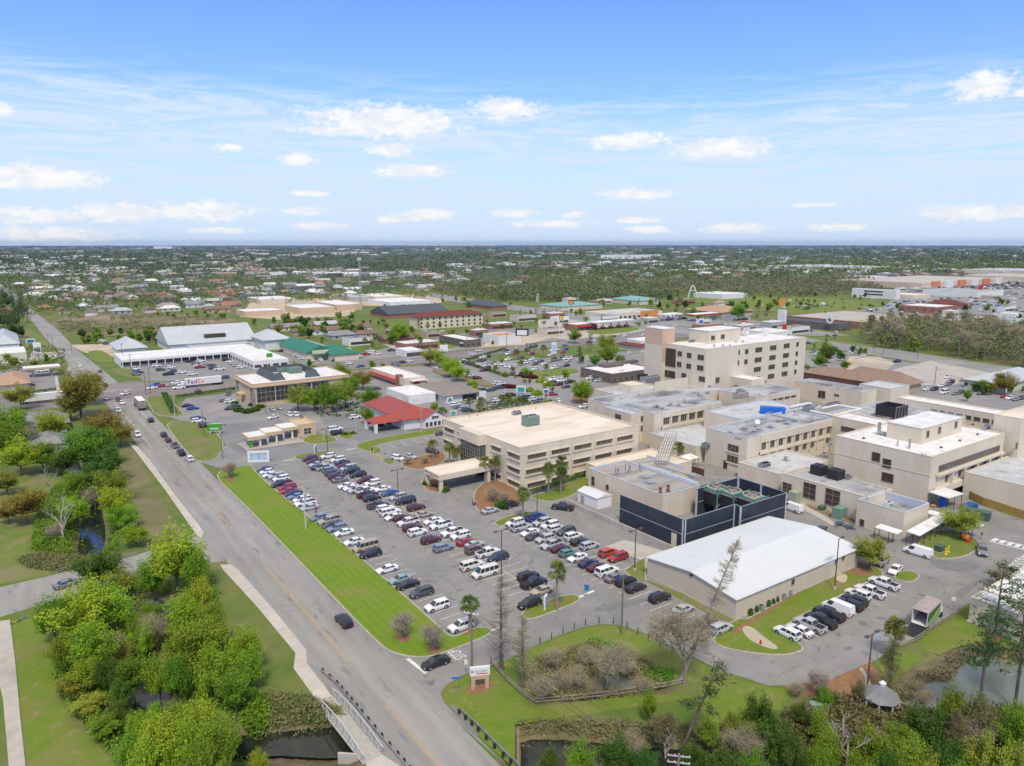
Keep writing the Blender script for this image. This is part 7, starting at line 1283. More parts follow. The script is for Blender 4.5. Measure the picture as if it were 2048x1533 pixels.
# bare trees
cr = bare('crape',11,5.6,.75,M_barkg,M_twig,.16,4,4,.55,1500,.55,.017,.34,3); cr2 = bare('crape',12,6.2,.8,M_barkg,M_twig,.15,4,4,.5,1700,.55,.017,.34,4); big1 = bare('big',13,12,.9,M_barkg,M_twigg,.3,4,5,.75,3200,.9,.022,.42); dead = bare('dead',15,10,.8,M_barkw,M_barkw,.2,3,3,.75,60,.6,.02,.5)
wide = bare('wide',17,7,1.0,M_barkg,M_twigg,.14,4,4,.5,1500,.8,.016,.25,3)
for (x,y,k,s,lab) in ((461,957,cr,1.1,'bare street tree in mulch ring at the upper tip of the lawn'),(806,1277,cr,1.05,'bare multi-stemmed tree on the lawn nearest the road'),(869,1300,cr2,.92,'bare multi-stemmed tree in mulch ring at the lawn corner'),(985,1005,wide,1.0,'large bare spreading tree at the medical office corner'),(1010,1008,wide,.8,'bare spreading tree right of its twin at the medical office corner'),(815,930,wide,.62,'bare grey tree beside white SUV left of the medical office'),(850,928,wide,.55,'bare grey tree beside the planting bed near the canopy'),
  (1367,1368,big1,1.0,'bare tree with upright trunk right of the fenced pond'),(1233,1387,big1,.75,'bare tree in the middle of the fenced pond'),(1081,1402,wide,.95,'low bare brown tree at lower left of the fenced pond'),(1150,1372,wide,.85,'tangled bare tree left of the pond water'),(1110,1340,wide,.9,'tangled bare tree above the lower fence corner'),(1195,1385,wide,.8,'tangled bare tree beside the pond fence rails'),(1285,1382,wide,.7,'low bare tree at the right end of the pond water'),(1205,1340,wide,.5,'small bare bush at the top of the pond water'),(1125,1385,wide,.9,'bare tan tree just inside the lower pond fence'),(1170,1335,wide,.8,'bare tan tree near the upper left edge of the fenced pond'),(1250,1345,wide,.8,'bare tan tree between the two arms of pond water'),
  (60,905,big1,.7,'bare grey tree among green trees near the left edge'),(190,1010,big1,.6,'bare grey tree standing over the upper canal'),(305,1290,big1,.6,'thin bare tree over the lower canal'),(225,1300,wide,.9,'bare brush tree left of the lower canal water'),(128,1085,dead,1.15,'white dead tree standing by the upper canal'),(100,990,dead,.8,'pale dead tree among green trees at upper canal'),(1693,1522,dead,.95,'white dead tree with forked limbs left of the gazebo'),(1330,1500,dead,.6,'small pale dead snag in the bottom thicket'),(108,1080,wide,.9,'pale bare thicket tree beside the dead white tree'),(1638,1392,cr2,.8,'thin bare tree behind the three green tanks'),(1846,1398,wide,.62,'bare bush on the bank left of the right hand pond'),(1835,1375,wide,.5,'low bare bush at the pond edge above the gazebo'),(655,832,wide,.7,'bare grey tree behind the drive-through bank'),(1995,1170,wide,.9,'bare spreading tree behind the beige service building'),(90,885,wide,.8,'bare dark tree behind the grey pyramid roof'),(1415,1480,wide,.8,'brown bare tree in the bottom thicket'),(1850,1480,wide,.8,'brown bare tree below the right hand pond'),(1595,1395,wide,.6,'brown bare bush left of the green tanks'),(1260,1490,wide,.9,'bare tan tree over the bottom canal left of the power pole'),(1480,1525,big1,.6,'thin bare tree at the bottom edge right of the power pole'),(1570,1520,wide,1.0,'bare tan bush at the bottom edge below the green lawn'),(1760,1500,wide,1.0,'bare tan bush in the thicket below the gazebo'),(1940,1510,big1,.6,'thin bare tree at the lower right thicket'),(2020,1490,wide,.9,'bare tan bush at the lower right corner')):
    p = G(x,y); place_tree(k[0],k[1],'bare_tree',(p.x,p.y,min(0,gz(p.x,p.y))+.02),lab,None,None,None,s,None,('trunk','twigs'))
c1_ = cypress(31,16,3.2,M_bark,M_twig,2600); c2_ = cypress(32,13,2.8,M_bark,M_twigg,2400); cg = cypress(33,9,2.4,M_bark,ML['shrubdry'],3200)
for (x,y,k,s,lab) in ((1003,1338,c1_,1.0,'tall bare cypress by the access road left of the pond'),(1044,1374,c2_,.92,'thin bare cypress with forked stem inside the pond fence'),(1776,1392,cg,1.0,'conical brown-green cypress between gazebo and access road'),(1905,1520,cg,.8,'conical brown-green cypress at the bottom right')): p = G(x,y); place_tree(k[0],k[1],'cypress_tree',(p.x,p.y,0),lab,None,None,None,s,None,('trunk','twigs'))
lt = cypress(35,25,3.4,M_barkg,M_twigg,3400); p = G(1360,1366); o = place_tree(lt[0],lt[1],'bare_tree',(p.x,p.y,0),'very tall leaning bare tree crossing the white roofed building',None,None,None,1.0,0,('trunk','twigs')); o.rotation_mode = 'QUATERNION'; o.rotation_quaternion = Vector((0,0,1)).rotation_difference(Vector((CY_*.33,-SY_*.33,1)).normalized())
pg = pine(41,13,3.4,.45,'pine',16,.30,22,.25,.32); p = G(1362,1500); place_tree(pg[0],pg[1],'pine_tree',(p.x,p.y,0),'leaning grey pine with sparse green tufts in the bottom thicket',None,None,None,1.0,R(-50),('trunk','needles'))
PN = [pine(51+i,15,4.2,.42,'pine',24,.34,24,.24) for i in range(3)]
for (x,y,i,s,rz,lab) in ((1990,1266,0,.85,0,'upright pine in mulch ring before the beige service building'),(2030,1410,1,1.05,1,'tall pine at the right edge beyond the pond'),(1955,1445,2,1.15,2,'thick trunked pine rising in front of the right hand pond'),(2040,1300,2,.9,3,'pine at the right edge beside the service building')): p = G(x,y); place_tree(*PN[i],'pine_tree',(p.x,p.y,0),lab,None,None,None,s,rz,('trunk','needles'))
# shrubs and hedges
def shrubm(name, seed, m, n=900, leaf=.12, R_=1.0): r = np.random.default_rng(seed); d = r.normal(size=(n,3)); d /= np.linalg.norm(d,axis=1)[:,None]; P = d*(r.uniform(.5,1,n)**.4)[:,None]*R_*(1+.18*np.sin(d[:,0]*5+seed)*np.cos(d[:,1]*4))[:,None]; P[:,2] = np.abs(P[:,2])*.95; V = leaves(r,P,leaf,.6,.7); return npmesh(name,V,np.arange(len(V)).reshape(-1,4),ML[m])
SH = {k: shrubm('shrub',61+i,k) for i,k in enumerate(('hedge','red','brown','dark','bright','shrubdry'))}
def shrubs(L_, desc, place, k, group, sz=1.0):
    for (x,y,r_) in L_: p = G(x,y); o = link(SH[k],'shrub',None,(p.x,p.y,min(0,gz(p.x,p.y))+.1),random.uniform(0,6)); o.scale = (r_,r_,r_*sz); reg(o,desc,place,'shrub',group)
shrubs([(1500,1230,.62),(1510,1223,.62),(1535,1213,.65),(1544,1208,.6),(1552,1204,.62),(1590,1184,.62),(1599,1180,.6),(1608,1176,.6),(1615,1173,.55),(1651,1156,.5)],'clipped round dark shrub','along the wall of the white roofed building','hedge','clipped shrubs along the white roofed building',2.0)
shrubs([(888,983,1.5),(852,970,1.1),(866,974,.8),(1005,1015,2.0),(1095,0,1)][:-1],'rounded green shrub','in the beds at the entrance canopy','dark','shrubs at the entrance canopy')
shrubs([(690,870,1.4),(706,868,1.2),(765,838,.8)],'low green shrub','on the round island before the red roofed building','dark','shrubs before the red roofed building',.7)
shrubs([(462,818,2.0),(478,823,2.2),(495,826,2.4),(510,822,2.2),(520,816,2),(700,835,1)][:-1]+[(505,812,1.8),(470,808,1.6)],'clipped green mounded shrub','in front of the bank office','hedge','mounded shrubs at the bank office',.7)
shrubs([(740,846,1.6),(780,848,1.6),(820,842,1.6),(760,852,1.6),(800,848,1.6)],'low dark red shrub','around the red roofed building','red','red shrubs at the red roofed building',.5)
shrubs([(1055,755,3),(1065,757,3),(1010,775,2.6),(1022,776,2.6),(1045,752,3),(1205,715,2)],'dark red clipped hedge mass','in the middle car parks','red','red hedges in the middle car parks',.6)
shrubs([(1010,752,2.5),(1085,765,3),(1098,772,2.6),(945,770,2.6),(950,778,2),(1060,783,2.2),(1075,790,2.5),(1050,743,2.2),(1090,810,2)],'loose green shrub','in the middle car parks','bright','green shrubs in the middle car parks',.8)
for (pts,m_,w,h,lab) in (([(1062,990),(1180,950)],'hedge',1.5,1.3,'clipped green hedge along the medical office right side'),([(922,725),(1016,756)],'hedge',2.2,1.3,'long dark hedge running through the middle car park'),([(1010,700),(930,723)],'hedge',2,1.3,'green hedge between the cross road and car park'),([(328,790),(348,828)],'hedge',2.5,1.4,'long clipped hedge at the bank office entrance'),([(352,796),(480,778)],'hedge',2,1.0,'low hedge between cross road and bank office'),([(1187,812),(1217,828)],'bright',3,2.4,'bright green hedge below the north hospital block'),([(1080,730),(1160,712)],'brown',1.2,.7,'row of low brown shrubs above the grass bank'),([(1878,1056),(1925,1066)],'dark',1.6,1.4,'dark hedge beside the long covered walkway'),([(48,790),(122,780)],'dark',1.6,1.2,'dark hedge in front of the left gas station'),([(20,826),(60,823)],'hedge',1.6,1.4,'green hedge behind the left restaurant')):
    a,b_ = G(*pts[0]),G(*pts[1]); Lh = (b_-a).length; n = int(Lh*55); r = np.random.default_rng(int(Lh*10)); P = np.stack([r.uniform(0,Lh,n),r.uniform(-w/2,w/2,n),h*r.uniform(.1,1,n)**.4],1); V = leaves(r,P,.22,.5,.7); me = npmesh('hedge',V,np.arange(len(V)).reshape(-1,4),ML[m_]); o = link(me,'hedge',None,(a.x,a.y,.05),math.atan2(b_.y-a.y,b_.x-a.x)); tag(o,lab,'hedge')
mat('reed_tan',(.38,.33,.17),(.25,.25,.09),.3,.8,transl=.3,coord='World'); mat('reed_dry',(.30,.28,.12),(.16,.20,.06),.3,.8,transl=.3,coord='World')
# undergrowth on the banks: nobody could count it
def under(name, polys, n, size, m, label, h=1.2, seed=3):
    r = np.random.default_rng(seed); P = []
    for poly in polys:
        x0,x1 = min(p[0] for p in poly),max(p[0] for p in poly); y0,y1 = min(p[1] for p in poly),max(p[1] for p in poly); k = 0
        while k < n//len(polys):
            x,y = r.uniform(x0,x1), r.uniform(y0,y1)
            if not inpoly((x,y),poly): continue
            q = G(x,y); z = gz(q.x,q.y); k += 1
            if z < -.9 and r.uniform() < .93: continue
            hh = h*(.4+.9*(.5+.5*noise.noise(Vector((q.x*.25,q.y*.25,seed))))); m_ = 5; P.append(np.array([q.x,q.y,z])+np.abs(r.normal(size=(m_,3)))*np.array([.01,.01,hh*.6])+r.normal(size=(m_,3))*np.array([.35,.35,.0]))
    P = np.concatenate(P); V = leaves(r,P,size,.2,.5); o = link(npmesh(name,V,np.arange(len(V)).reshape(-1,4),m),name); tag(o,label,'undergrowth',kind='stuff'); return o
under('undergrowth',[[(90,880),(180,880),(225,960),(240,1060),(235,1105),(120,1110),(60,1100),(80,1000),(130,960)],[(230,1170),(430,1150),(440,1240),(500,1340),(520,1420),(500,1533),(240,1533),(110,1380),(110,1280),(200,1240)],[(500,1400),(530,1410),(530,1450),(500,1460)]],15000,.26,ML['green'],'green undergrowth covering the canal banks on the left')
under('undergrowth',[[(40,1120),(80,1112),(200,1118),(195,1132),(110,1142),(60,1135)],[(500,1390),(620,1400),(690,1430),(700,1445),(560,1460),(500,1470)],[(1040,1440),(1300,1450),(1440,1455),(1650,1500),(1660,1560),(1040,1560)]],16000,.22,MATS['reed_dry'],'dry brown brush on the verges and canal banks',.8,5)
under('reeds',[[(1075,1320),(1180,1290),(1300,1330),(1330,1370),(1280,1392),(1100,1398),(1060,1370)]],12000,.17,MATS['reed_tan'],'brown tangled reeds and brush around the fenced pond',.9,6); under('reeds',[[(1180,1280),(1230,1290),(1225,1325),(1180,1330)],[(1280,1335),(1345,1345),(1330,1372),(1300,1360)]],1500,.2,ML['green'],'green reeds at the water of the fenced pond',.6,7)
under('undergrowth',[[(1650,1400),(1740,1420),(1850,1430),(2048,1420),(2060,1560),(1560,1560),(1560,1440)]],15000,.28,ML['shrubdry'],'dense undergrowth filling the lower right corner',1.4,8); under('pond_bank_brush',[[(1790,1390),(1846,1345),(1880,1340),(1900,1310),(1960,1290),(2048,1310),(2048,1322),(1965,1300),(1910,1330),(1895,1360),(1845,1360),(1815,1395)]],3000,.22,ML['brown'],'brown brush along the bank of the right hand pond',.5,9)
for k,(polys,n,s,m_,lab,h) in enumerate((([[(-10,745),(0,700),(60,690),(130,700),(130,745)],[(560,745),(640,735),(740,800),(720,835),(640,835)]],900,.5,'hedge','low greenery between the shops on the left',.8),([[(1000,790),(1100,800),(1180,830),(1140,845),(960,840),(900,850)]],1500,.35,'hedge','low greenery behind the medical office',.8))): under('groundcover',polys,n,s,ML[m_],lab,h,20+k)
# mid-distance trees
MT_ = {}
for i,k in enumerate(('green','dark','olive','lime','bright')): MT_[k] = [(limbs(c[1],9,.25,M_bark,n=6),c[0]) for c in [crown('crown',300+i*5+v,9,4.0,ML[k],nc=16,nl=900,leaf=.62,base=.2) for v in range(2)]]
mp = [pine(71+i,15,3.6,.35,'pine',18,.6,9,.25) for i in range(2)]; mp2 = [bare('grey',81+i,13,.55,M_barkg,M_twigg,.22,3,4,.9,900,1.3,.05,.45) for i in range(2)]
KD = {'green':'mid green tree','dark':'dark evergreen tree','olive':'olive brown tree','lime':'pale green tree','bright':'bright green tree','pine':'thin tall pine','bare':'bare grey-brown tree'}
def scatter(poly, n, kinds, place, s0=.7, s1=1.2, seed=1):
    r = random.Random(seed); x0,x1 = min(p[0] for p in poly),max(p[0] for p in poly); y0,y1 = min(p[1] for p in poly),max(p[1] for p in poly); k = 0
    while k < n:
        x,y = r.uniform(x0,x1), r.uniform(y0,y1)
        if not inpoly((x,y),poly): continue
        k += 1; kd = r.choice(kinds); p = G(x,y); s = r.uniform(s0,s1)
        tm,cm = (mp[k%2] if kd=='pine' else mp2[k%2] if kd=='bare' else MT_[kd][k%2]); o = link(cm,{'pine':'pine_tree','bare':'bare_tree','dark':'evergreen_tree','olive':'oak_tree','lime':'pale_broadleaf_tree'}.get(kd,'broadleaf_tree'),None,(p.x,p.y,0),r.uniform(0,6)); o.scale = (s,s,s*r.uniform(.8,1.1))
        if kd in ('pine','bare'): link(tm,'trunk',o)
        reg(o,KD[kd],place,'tree','trees '+place)
D_ = ['dark','green','dark','olive']; scatter([(-5,660),(-5,612),(40,612),(55,640),(60,672),(30,680)],26,['pine','pine','dark','dark'],'left of the main road in the distance',.9,1.3,1); scatter([(-5,605),(20,592),(30,612),(0,618)],8,['pine','dark'],'left of the main road far away',.9,1.3,2)
scatter([(150,668),(225,672),(340,662),(330,690),(240,690),(160,690)],20,['dark','green','olive'],'behind the strip mall and pyramid roofed hall',.5,.95,3); scatter([(540,655),(600,650),(700,660),(740,662),(735,680),(690,670),(620,678),(560,672)],24,['dark','green','lime','olive','dark'],'behind the green roofed shops',.7,1.2,4)
scatter([(500,645),(700,640),(790,650),(760,665),(600,652),(510,655)],14,['green','olive','lime'],'between shops and depot yard',.5,.9,5); scatter([(300,625),(480,628),(470,640),(320,638)],14,['olive','green'],'at the edge of the cleared field',.3,.6,6)
scatter([(870,602),(1010,600),(1040,615),(900,616)],16,['green','pine','lime'],'behind the long dark roofed brick buildings',.6,1,7); scatter([(1060,625),(1100,640),(1060,650),(1020,640)],8,['green','pine'],'beside the highway pond',.4,.7,8)
scatter([(1180,606),(1330,602),(1400,612),(1500,606),(1560,612),(1540,625),(1400,630),(1330,622),(1200,612)],30,['green','pine','olive','lime','dark'],'beyond the tan shop row',.6,1.1,9); scatter([(1560,600),(1750,598),(1740,612),(1600,622)],12,['olive','green'],'in the cemetery field',.25,.5,10)
scatter([(1620,712),(1740,700),(1760,706),(1700,722),(1640,740)],12,['green','dark','pine'],'on the sandy yard behind the tower',.4,.8,11); scatter([(1900,775),(2048,775),(2048,800),(1960,795)],12,['olive','green','dark'],'right of the brown roofed offices',.35,.6,12)
scatter([(1700,672),(1800,655),(2060,670),(2060,738),(1900,714),(1760,695)],95,['bare','bare','pine','bare','green','bare'],'in the wood across the highway',.8,1.25,13); scatter([(1150,740),(1160,700),(1240,700),(1230,735)],6,['pine','green'],'left of the tan restaurant',.5,.8,14)
scatter([(700,640),(1000,640),(1110,655),(1000,690),(800,705),(700,690)],26,['green','olive','lime','pine','green'],'around the timber cafe and motel',.3,.7,15); scatter([(1060,640),(1280,615),(1700,640),(1680,665),(1300,650),(1120,690)],30,['green','olive','pine','lime'],'among the gas stations and shops',.3,.7,16)
scatter([(1420,592),(1740,590),(1800,606),(1700,625),(1500,628)],26,['olive','green','dark','lime'],'across the cemetery lawns',.3,.7,17); scatter([(100,700),(130,750),(0,740),(0,700)],8,['olive','green'],'on the roadside left of the strip mall',.4,.7,18); scatter([(900,735),(1100,720),(1180,780),(1000,800),(900,790)],16,['olive','green','lime'],'in the planted islands of the middle car parks',.25,.5,19)
scatter([(560,740),(700,728),(830,735),(760,745),(600,760)],6,['green','lime'],'on the verge behind the bank office',.4,.6,20); scatter([(1780,610),(2048,600),(2048,665),(1820,655)],26,['green','dark','olive'],'in front of the far shopping mall',.4,.9,21); scatter([(1640,570),(1990,560),(2048,575),(1760,596)],18,['dark','green'],'beside the white office block and mall',.5,1,22)
# the wood across the highway reads as one mass underneath
def woods(name, poly, n, m, label, h=9, s=1.2, q=9, seed=4, cull=None, wd=2.6):
    r = np.random.default_rng(seed); x0,x1 = min(p[0] for p in poly),max(p[0] for p in poly); y0,y1 = min(p[1] for p in poly),max(p[1] for p in poly); P = []; S = []
    while len(P) < n:
        x,y = r.uniform(x0,x1), r.uniform(y0,y1)
        if not inpoly((x,y),poly): continue
        g_ = G(x,y)
        if cull and (noise.noise(Vector((g_.x,g_.y,0))*cull[0])+r.uniform(-.12,.12)) < cull[1]: 
            if r.uniform() < .9: x0 += 0; P.append(None); continue
        P.append((g_.x,g_.y)); 
    P = np.array([p for p in P if p is not None]); k = len(P); dist = np.linalg.norm(P,axis=1); sc = np.maximum(1,dist/1100.); hh = h*r.uniform(.55,1.25,k)
    C = np.repeat(np.concatenate([P,np.zeros((k,1))],1),q,0); H2 = np.repeat(hh,q); W_ = np.repeat(wd*sc,q); C = C+np.stack([r.normal(size=k*q)*W_*.6,r.normal(size=k*q)*W_*.6,H2*r.uniform(.12,1,k*q)**.8],1)
    V = leaves(r,C,1.0,.3,.75).reshape(-1,4,3); c = V.mean(1,keepdims=True); V = c+(V-c)*(s*np.repeat(sc,q))[:,None,None]; V = V.reshape(-1,3); o = link(npmesh(name,V,np.arange(len(V)).reshape(-1,4),m),name); tag(o,label,'woods',kind='stuff')
FW = {k: mat('woods_'+k, a, b, .012, 1, coord='World', c3=c, sc3=.05, det=6, transl=.25) for k,a,b,c in (('green',(.13,.19,.06),(.19,.23,.075),(.10,.145,.05)),('grey',(.24,.235,.13),(.19,.215,.09),(.17,.165,.09)),('dark',(.075,.12,.055),(.11,.155,.065),(.06,.095,.045)),('spring',(.20,.27,.06),(.15,.20,.06),(.25,.24,.12)))}
woods('wood',[(1690,676),(1800,655),(2080,668),(2080,740),(1900,716),(1760,697)],1500,FW['grey'],'grey-brown winter wood across the highway',12,.55,16,4,(.03,-.1),3.2); woods('wood',[(1760,672),(2080,672),(2080,735),(1900,710)],900,FW['spring'],'fresh green treetops in the wood across the highway',13,.55,14,5,(.04,0),3)
# ---------------------------------------------------------------- street furniture, signs, people
M_pole = mat('wood_pole', (.26,.20,.14), (.19,.15,.11), 1.5, .9); M_lamp = mat('lamp_pole_brown', (.11,.08,.065), rough=.6); M_lpg = mat('lamp_pole_grey', (.42,.42,.40), rough=.6)
def lamp(px, h, label, m=None, heads=2, place=None, hd=0):
    p = G(*px); r_ = root('street_lamp',(p.x,p.y,0),label,'street lamp','car park lamps'); mb = MB(); mb.tube((0,0,0),(0,0,h),.13,.09,8); build(mb,'pole',m or M_lamp,r_); mb = MB(); mb.tube((0,0,0),(0,0,.7),.35,n=10); build(mb,'base',M_conc,r_)
    for s_ in ((-1,1) if heads==2 else (1,)):
        mb = MB(); mb.beam((0,0,h-.1),(s_*1.1*math.cos(hd),s_*1.1*math.sin(hd),h),.1); x,y = s_*1.35*math.cos(hd),s_*1.35*math.sin(hd); mb.box(x-.38,x+.38,y-.24,y+.24,h-.1,h+.1); build(mb,'lamp_head',m or M_lamp,r_)
for a in (((1003,1157),10.2,'tall double lamp on round concrete base near the white van'),((797,1018),10.3,'double lamp in the central car block beside the black SUV'),((656,917),9.5,'lamp at the far end of the central car block'),((1074,1046),9.3,'lamp beside the blue pickup truck'),((1269,1143),9,'lamp on grass corner left of the white roofed building')): lamp(*a)
lamp((1669,1180),10.5,'tall brown lamp on the lawn below the white roofed building',None,1); lamp((1734,1378),9,'dark wooden floodlight pole in the mulch above the gazebo',None,2)
for a in (((712,868),9,'pale lamp behind the red roofed building'),((647,882),8.6,'pale lamp on small lawn by drive-through bank'),((843,866),9,'brown lamp on grass strip before the medical office')): lamp(*a,M_lpg,1)
for a in (((532,832),8,'lamp at the bank office kerb'),((444,905),9,'brown lamp on roadside lawn by the green sign'),((1241,775),8,'lamp in the flat brown office car park'),((998,748),9,'lamp at the end of the dark hedge')): lamp(*a,None,1)
def upole(px, h, label, arms=1, tr=False, lean=0, m=None, hd=R(-55)):
    p = G(*px); r_ = root('utility_pole',(p.x,p.y,0),label,'utility pole','utility poles'); mb = MB(); mb.tube((0,0,0),(lean,0,h),.19,.12,8); build(mb,'pole',m or M_pole,r_)
    for k in range(arms):
        z = h-.5-1.1*k; mb = MB(); c,s_ = math.cos(hd),math.sin(hd); mb.beam((-1.3*c,-1.3*s_,z),(1.3*c,1.3*s_,z),.14); build(mb,'crossarm',M_wwht,r_); mb = MB()
        for t in (-1.2,-.5,.5,1.2): mb.tube((t*c,t*s_,z+.07),(t*c,t*s_,z+.35),.07,.05,6)
        build(mb,'insulator',M_lens,r_)
    if tr: mb = MB(); mb.tube((.35,0,h-3),(.35,0,h-1.9),.28,n=8); build(mb,'transformer',M_metal,r_)
    return r_
P1 = upole((944,1347),10.6,'wooden power pole with crossarm beside the monument sign',1)
pz = G(1358,1508,11.5); P2 = root('utility_pole',(pz.x,pz.y,0),'power pole with white double crossarm at the bottom edge','utility pole','utility poles'); mb = MB(); mb.tube((0,0,-1),(0,0,11.5),.19,.13,8); build(mb,'pole',M_pole,P2)
for z in (10.4,11.2):
    mb = MB(); mb.beam((-.85,.85,z),(.85,-.85,z),.11); build(mb,'crossarm',M_lpg,P2); mb = MB()
    for t in (-.95,-.35,.35,.95): mb.tube((t*.85,-t*.85,z+.06),(t*.85,-t*.85,z+.2),.06,.05,6)
    build(mb,'insulator',M_lens,P2)
upole((1243,1268),10.3,'greenish bare power pole on the pond verge',0,m=mat('pole_greenish',(.21,.20,.12),(.16,.16,.1),1))
upole((612,1060),10.6,'white pole with small transformer on the long lawn',0,True,m=mat('pole_pale',(.50,.52,.47)))
upole((292,790),11,'tall pole at the crossroads corner behind the box truck',0); upole((301,787),12,'second tall pole at the crossroads corner',0); upole((408,875),10,'wooden pole on the lawn by the green sign',0); upole((350,832),10,'pale pole on the hedge corner lawn',0,m=M_lpg); upole((445,918),11,'tall wooden pole at the kerb left of bare street tree',0)
for i,(x,y,h) in enumerate([(1766,710,11),(1824,704,10),(1835,717,6),(1967,722,12),(1997,723,12),(1710,700,10),(1869,770,9),(143,702,11),(98,700,10),(107,702,9),(80,728,10),(262,742,9),(145,775,8),(246,725,11),(1180,698,9),(1200,692,9),(1013,697,10),(862,735,12),(742,690,11),(1040,560+90,10),(934,700,8)]):
    p = G(x,y); o = root('utility_pole',(p.x,p.y,0),None,None); mb = MB(); mb.tube((0,0,0),(0,0,h),.2,.13,6); build(mb,'pole',M_pole,o); mb = MB(); mb.beam((-1,0,h-.6),(1,0,h-.6),.14); build(mb,'crossarm',M_pole,o); reg(o,'wooden utility pole','in the middle distance','utility pole','utility poles in the middle distance')
# overhead wires sag between the poles
def wire(a, b, sag, label, r=.022):
    mb = MB(); n = 12; pts = []
    for i in range(n+1):
        t = i/n; p = Vector(a).lerp(Vector(b),t); p.z -= sag*4*t*(1-t); pts.append(p)
    for c,d in zip(pts[:-1],pts[1:]): mb.tube(c,d,r,n=4,cap=False)
    o = build(mb,'power_line',M_dark); reg(o,'thin power line',label,'power line','power lines from the monument sign pole')
l1, l2 = P1.location, P2.location
for i,t in enumerate((-1.2,-.5,.5,1.2)):
    a = (l1.x+t*math.cos(R(-55)), l1.y+t*math.sin(R(-55)), 10.4); wire(a,(l2.x+t*.68,l2.y-t*.68,11.4),.7,'between the two crossarm poles over the pond')
for z in (8.4,7.6): wire((l1.x,l1.y,z),(l2.x,l2.y,z),.8,'between the two crossarm poles over the pond',.035)
def sign_v(name,px,label,w,h,z0,m1,m2,hd,th=.3,panel=True,txt=None,cat='sign'):
    p = G(*px); r_ = root(name,(p.x,p.y,0),label,cat,rz=hd); mb = MB(); mb.box(-w/2,w/2,-th/2,th/2,z0,z0+h); build(mb,'board',m1,r_)
    if z0 > .3: mb = MB(); mb.box(-w/2+.15,-w/2+.4,-.1,.1,0,z0-.002); mb.box(w/2-.4,w/2-.15,-.1,.1,0,z0-.002); build(mb,'leg',M_ws,r_)
    if panel: mb = MB(); mb.box(-w/2+.12*w,w/2-.12*w,-th/2-.03,-th/2-.003,z0+.1*h,z0+.78*h); build(mb,'panel',m2,r_)
    return r_
CAMH = lambda p: math.atan2(p.y,p.x)-math.pi/2
M_hb = mat('sign_blue',(.03,.16,.42)); M_lb = mat('sign_light_blue',(.30,.45,.58),(.5,.6,.65),1.5,.6)
sb = sign_v('directory_sign',(1091,1219),'white and blue directory sign on the small grass island',1.3,2.7,.12,M_ws,M_hb,R(35)); mb = MB(); 
for k in range(5): mb.box(-.35,.25,-.2,-.185,.9+.25*k,.97+.25*k)
build(mb,'lettering',M_txtw,sb)
sign_v('directory_sign',(631,909),'white and blue directory sign on the far grass island',1.3,3.0,.12,M_ws,M_hb,R(50)); 
p = G(518,925); bs = root('map_board',(p.x,p.y,0),'white framed map board with two pale blue panels at the lawn tip','sign',rz=R(-28)); mb = MB(); mb.box(-3.2,-2.5,-.3,.3,.1,3.6); mb.box(2.5,3.2,-.3,.3,.1,3.6); mb.box(-2.49,2.49,-.3,.3,2.9,3.6); mb.box(-2.49,2.49,-.3,.3,.1,.7); build(mb,'frame',M_ws,bs); mb = MB(); mb.box(-2.4,-.15,-.12,.12,.72,2.88); mb.box(.15,2.4,-.12,.12,.72,2.88); build(mb,'panel',M_lb,bs)
p = G(960,1376); ms = root('monument_sign',(p.x,p.y,0),'brick-legged monument sign with white top beside the wooden power pole','sign',rz=R(-25)); mb = MB(); mb.box(-1.35,-.75,-.3,.3,0,2.2); mb.box(.75,1.35,-.3,.3,0,2.2); mb.box(-.749,.749,-.3,.3,1.6,2.2); build(mb,'brick_base',mat('brick_pink',(.55,.36,.26),(.48,.31,.22),2,.9),ms); mb = MB(); mb.box(-1.5,1.5,-.25,.25,2.202,3.5); build(mb,'board',M_ws,ms)
mb = MB(); mb.box(-.9,1.2,-.28,-.252,2.95,3.05); mb.box(-.9,1.0,-.28,-.252,2.75,2.83); build(mb,'lettering',mat('sign_grey',(.35,.38,.42)),ms); mb = MB(); mb.box(-.5,1.2,-.28,-.252,2.42,2.55); mb.tube((-1.2,-.28,2.9),(-1.2,-.252,2.9),.16,n=10); build(mb,'emblem',M_red,ms)
p = G(430,868); gs = root('bank_sign',(p.x,p.y,0),'green and white bank sign on two posts at the roadside lawn','sign',rz=R(-25)); mb = MB(); mb.box(-2.4,2.4,-.2,.2,1.2,3.6); build(mb,'board',mat('sign_green',(.06,.32,.03)),gs); mb = MB(); mb.box(-1.8,-1.5,-.15,.15,0,1.199); mb.box(1.5,1.8,-.15,.15,0,1.199); build(mb,'post',M_ws,gs); mb = MB(); [mb.box(-1.5+.42*k,-1.2+.42*k,-.24,-.203,1.7,2.15) for k in range(7)]; mb.box(-2.55,2.55,-.1,.1,3.61,3.7); mb.box(-2.55,2.55,-.1,.1,1.0,1.15); build(mb,'lettering',M_txtw,gs)
